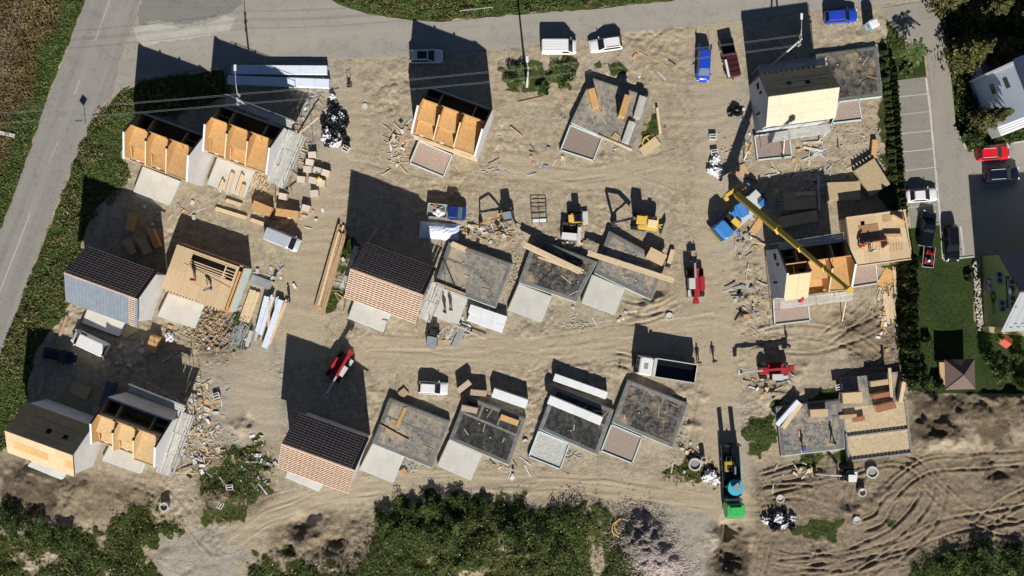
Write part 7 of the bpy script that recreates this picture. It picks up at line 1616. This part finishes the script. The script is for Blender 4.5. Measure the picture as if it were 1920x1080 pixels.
# ------------------------------------------------------------------ stones, rubble, scraps
def rocks(name, label, n, pos, smin, smax, m, seed, flatk=.6):
    rg = np.random.default_rng(seed); base = np.array([(1, 0, 0), (0, 1, 0), (-1, 0, 0), (0, -1, 0), (0, 0, 1), (0, 0, -1)], float); tri = np.array([(0, 1, 4), (1, 2, 4), (2, 3, 4), (3, 0, 4), (1, 0, 5), (2, 1, 5), (3, 2, 5), (0, 3, 5)])
    s = rg.uniform(smin, smax, n) ** 1.0; a = rg.random(n) * 6.28; V = base[None] * (s[:, None, None] * rg.uniform(.55, 1.3, (n, 6, 1))); V[..., 2] *= flatk
    ca, sa = np.cos(a)[:, None], np.sin(a)[:, None]; X = V[..., 0] * ca - V[..., 1] * sa; Y = V[..., 0] * sa + V[..., 1] * ca; V = np.stack([X, Y, V[..., 2]], -1) + pos[:, None, :]
    o = fast_mesh(name, V.reshape(-1, 3), (tri[None] + (np.arange(n) * 6)[:, None, None]).reshape(-1, 3), m); o['kind'] = 'stuff'; o['label'] = label
    return o
def gpos(px, py, dz=0.0):
    x = (px - 960) / S; y = (540 - py) / S; i = np.clip(np.searchsorted(GX, x), 1, nx - 1); j = np.clip(np.searchsorted(GY, y), 1, ny - 1)
    return np.stack([x, y, h[j, i] + dz], -1)
STN = mat('field_stone', (.40, .365, .31), .9, .35, 1.2); STB = mat('brown_stone', (.34, .26, .17), .9, .3, 1.5); STP = mat('crushed_brick', (.37, .315, .295), .95, .4, 2.5)
rg = np.random.default_rng(5); n = 24000; qx = rg.uniform(240, 1700, n); qy = rg.uniform(110, 1075, n)
G_ = np.clip(np.searchsorted(GX, (qx - 960) / S), 1, nx - 1); J_ = np.clip(np.searchsorted(GY, (540 - qy) / S), 1, ny - 1)
keep = (flat[J_, G_] < .2) & (grass[J_, G_] < .6) & (rm[J_, G_] < .2) & (rg.random(n) < (.25 + .9 * rough[J_, G_]) * (1 - .8 * smo[J_, G_])); qx, qy = qx[keep], qy[keep]
rocks('site_stones', 'loose stones strewn over the bare earth', len(qx), gpos(qx, qy, .02), .035, .12, STN, 6)
def gauss_rocks(name, lab, cx, cy, sx_, sy_, n, smin, smax, m, seed, hgt=0.0, a=0.0):
    rg = np.random.default_rng(seed); u = rg.normal(size=n); v = rg.normal(size=n); X = u * sx_ * math.cos(a) - v * sy_ * math.sin(a); Y = u * sx_ * math.sin(a) + v * sy_ * math.cos(a)
    P_ = gpos(cx + X, cy + Y); P_[:, 2] += hgt * np.exp(-(u * u + v * v) * .5) * rg.uniform(.85, 1.05, n) + .03; return rocks(name, lab, n, P_, smin, smax, m, seed)
gauss_rocks('stone_heap', 'heap of broken brown stones below the left platform', 395, 617, 24, 22, 420, .07, .24, STB, 21, .18)
gauss_rocks('brick_rubble_heap', 'large heap of crushed brick rubble at the bottom', 1208, 1012, 30, 22, 9000, .05, .13, STP, 22, .2, .9)
gauss_rocks('brick_rubble_heap', 'second crushed brick heap at the bottom edge', 1240, 1062, 26, 16, 4000, .05, .13, STP, 23, .15, .3)
for i, (x, y, sx_, sy_, n, lab) in enumerate(((770, 870, 12, 8, 70, 'white stones between the whitish terraces'), (1075, 855, 10, 6, 60, 'stones right of the patchy gravel bay'), (1050, 222, 6, 5, 16, 'small stones left of the top slab'), (925, 320, 14, 6, 50, 'stones below the white roofless house'), (1155, 275, 10, 6, 40, 'stones under the top slab edge'), (930, 868, 12, 5, 40, 'stones below the black slab'), (370, 790, 20, 40, 60, 'scraps and stones beside the broken scaffold'), (400, 850, 26, 20, 140, 'rubble left of the lower weeds'), (480, 900, 10, 8, 50, 'grey stones beside the lower weeds'), (1085, 610, 20, 6, 50, 'stones below the clean terraces'), (1600, 245, 30, 20, 120, 'stones beside the hedge near the bright roof'), (1640, 300, 8, 10, 50, 'broken concrete by the hedge'), (740, 285, 14, 14, 90, 'scraps left of the white roofless house'), (965, 520, 6, 24, 60, 'stones between two central slabs'), (500, 330, 20, 16, 70, 'scraps around the plank scaffold foot'), (1270, 810, 16, 30, 80, 'clods right of the dusty black slab'), (1420, 580, 16, 30, 90, 'clods left of the half-panelled house'), (1370, 290, 14, 20, 60, 'scraps beside the white bags'))):
    gauss_rocks('rubble', lab, x, y, sx_, sy_, n, .05, .17, STN if i % 3 else BLOCK, 30 + i, .04)
# loose laths and offcuts
def laths(name, lab, cx, cy, sx_, sy_, n, m, seed, a0=None, lmin=.4, lmax=1.8):
    rr = random.Random(seed); mb = MB()
    for _ in range(n):
        p = G(rr.gauss(cx, sx_), rr.gauss(cy, sy_), .06 + rr.random() * .1); a_ = (rr.uniform(0, PI) if a0 is None else a0 + rr.gauss(0, .25)); L_ = rr.uniform(lmin, lmax); d_ = Vector((math.cos(a_), math.sin(a_), rr.uniform(-.03, .03))) * L_ / 2; mb.bar(p - d_, p + d_, rr.uniform(.05, .14), .04)
    o = mb.build(name, m); o['kind'] = 'stuff'; o['label'] = lab
laths('timber_offcuts', 'timber offcuts around the broken scaffold', 370, 810, 16, 40, 30, WOOD, 1); laths('timber_offcuts', 'timber offcuts left of the white roofless house', 745, 275, 12, 22, 34, WOOD, 2); laths('timber_offcuts', 'laths by the plank scaffold foot', 485, 340, 14, 12, 40, WOOD, 3, 1.2); laths('timber_offcuts', 'offcuts below the machines', 925, 435, 20, 6, 26, WOOD2, 4, -.25); laths('timber_offcuts', 'offcuts beside the scaffold and pallets', 560, 270, 10, 22, 30, WOOD, 5, -.5)
laths('timber_offcuts', 'offcuts on the right gravel bays', 1450, 278, 14, 12, 12, OSBL, 6); laths('timber_offcuts', 'offcuts around the rear gap between the right houses', 1500, 330, 40, 12, 22, GREYW, 7); laths('timber_offcuts', 'thin rods in the weeds by the platform', 450, 625, 8, 14, 26, GALV, 8, 1.2, 1.5, 3.2); laths('timber_offcuts', 'offcuts below the central battened house', 850, 625, 14, 10, 20, GREYW, 9, 1.1); laths('timber_offcuts', 'offcuts below the right platform', 1660, 560, 12, 14, 26, WOOD, 10, 1.4)
laths('paper_scraps', 'white scraps scattered by the broken scaffold', 375, 800, 16, 40, 40, WHITE, 11, None, .2, .5); laths('paper_scraps', 'white scraps below the blue pickup', 915, 432, 14, 5, 10, WHITE, 12, None, .4, 1.0); laths('paper_scraps', 'white scraps by the lower weeds', 480, 870, 16, 30, 14, WHITE, 13, None, .2, .5)

def clutter(lab, cx, cy, sx_, sy_, n, seed, mats_=None):
    """small mixed scraps: sheets, blocks and boards lying about"""
    rr = random.Random(seed); mb = MB(); mats_ = mats_ or [WOOD, GREYW, WOOD2, WHITE, DARKP, BLOCK, OSB, GALV]
    for _ in range(n):
        p = G(rr.gauss(cx, sx_), rr.gauss(cy, sy_)); k = rr.randrange(len(mats_)); a_ = rr.uniform(0, PI); q = rr.random()
        i = int(np.clip(np.searchsorted(GX, p.x), 1, nx - 1)); j = int(np.clip(np.searchsorted(GY, p.y), 1, ny - 1))
        if flat[j, i] > .4: continue
        d = (rr.uniform(.5, 1.9), rr.uniform(.07, .16), rr.uniform(.05, .12)) if q < .5 else (rr.uniform(.25, .8), rr.uniform(.2, .5), rr.uniform(.04, .25))
        mb.box((p.x, p.y, p.z + d[2] / 2), d, a_, k, ry=rr.uniform(-.08, .08))
    o = mb.build('site_debris', mats_); o['kind'] = 'stuff'; o['label'] = lab
for i, (x, y, sx_, sy_, n, lab) in enumerate(((590, 190, 22, 18, 26, 'debris above the rubbish bags'), (550, 410, 24, 14, 22, 'debris around the pale silver van'), (748, 262, 14, 22, 30, 'debris left of the white roofless house'), (1000, 300, 30, 14, 18, 'debris left of the top gravel bay'), (905, 432, 26, 10, 26, 'debris below the orange excavator'), (1060, 455, 26, 6, 16, 'debris around the open skip'), (1130, 590, 40, 8, 18, 'debris below the clean terraces'), (1400, 450, 16, 22, 26, 'debris left of the half-panelled house, upper part'), (1400, 560, 16, 30, 36, 'debris left of the half-panelled house, lower part'), (1400, 260, 10, 26, 22, 'debris left of the bright roof house'), (1530, 285, 26, 12, 20, 'debris below the bright roof house'), (1655, 600, 14, 26, 24, 'debris beside the tall hedge'), (1290, 850, 14, 16, 12, 'debris on the grassy island'), (385, 770, 20, 30, 46, 'debris beside the broken scaffold, upper part'), (375, 860, 24, 20, 36, 'debris beside the broken scaffold, lower part'), (480, 860, 18, 22, 24, 'debris near the lower weeds'), (430, 620, 26, 24, 34, 'debris below the left platform'), (280, 660, 40, 20, 22, 'debris in the shade by the white van'), (500, 520, 14, 16, 22, 'debris right of the left platform'), (345, 390, 40, 14, 20, 'debris below the roofless twins'), (850, 620, 24, 14, 26, 'debris below the scaffold terrace'), (640, 500, 8, 40, 18, 'debris beside the long beam pile'), (1440, 720, 26, 14, 20, 'debris below the red telehandler facing left'), (1200, 120, 40, 16, 12, 'debris right of the top bushes'), (690, 870, 14, 8, 14, 'debris below the lower battened house'), (965, 880, 16, 6, 12, 'debris below the black slabs'), (1480, 880, 30, 14, 14, 'debris on the upper rutted ground'), (1500, 340, 50, 14, 26, 'debris in the gap between the right houses'))):
    clutter(lab, x, y, sx_, sy_, n, 500 + i)
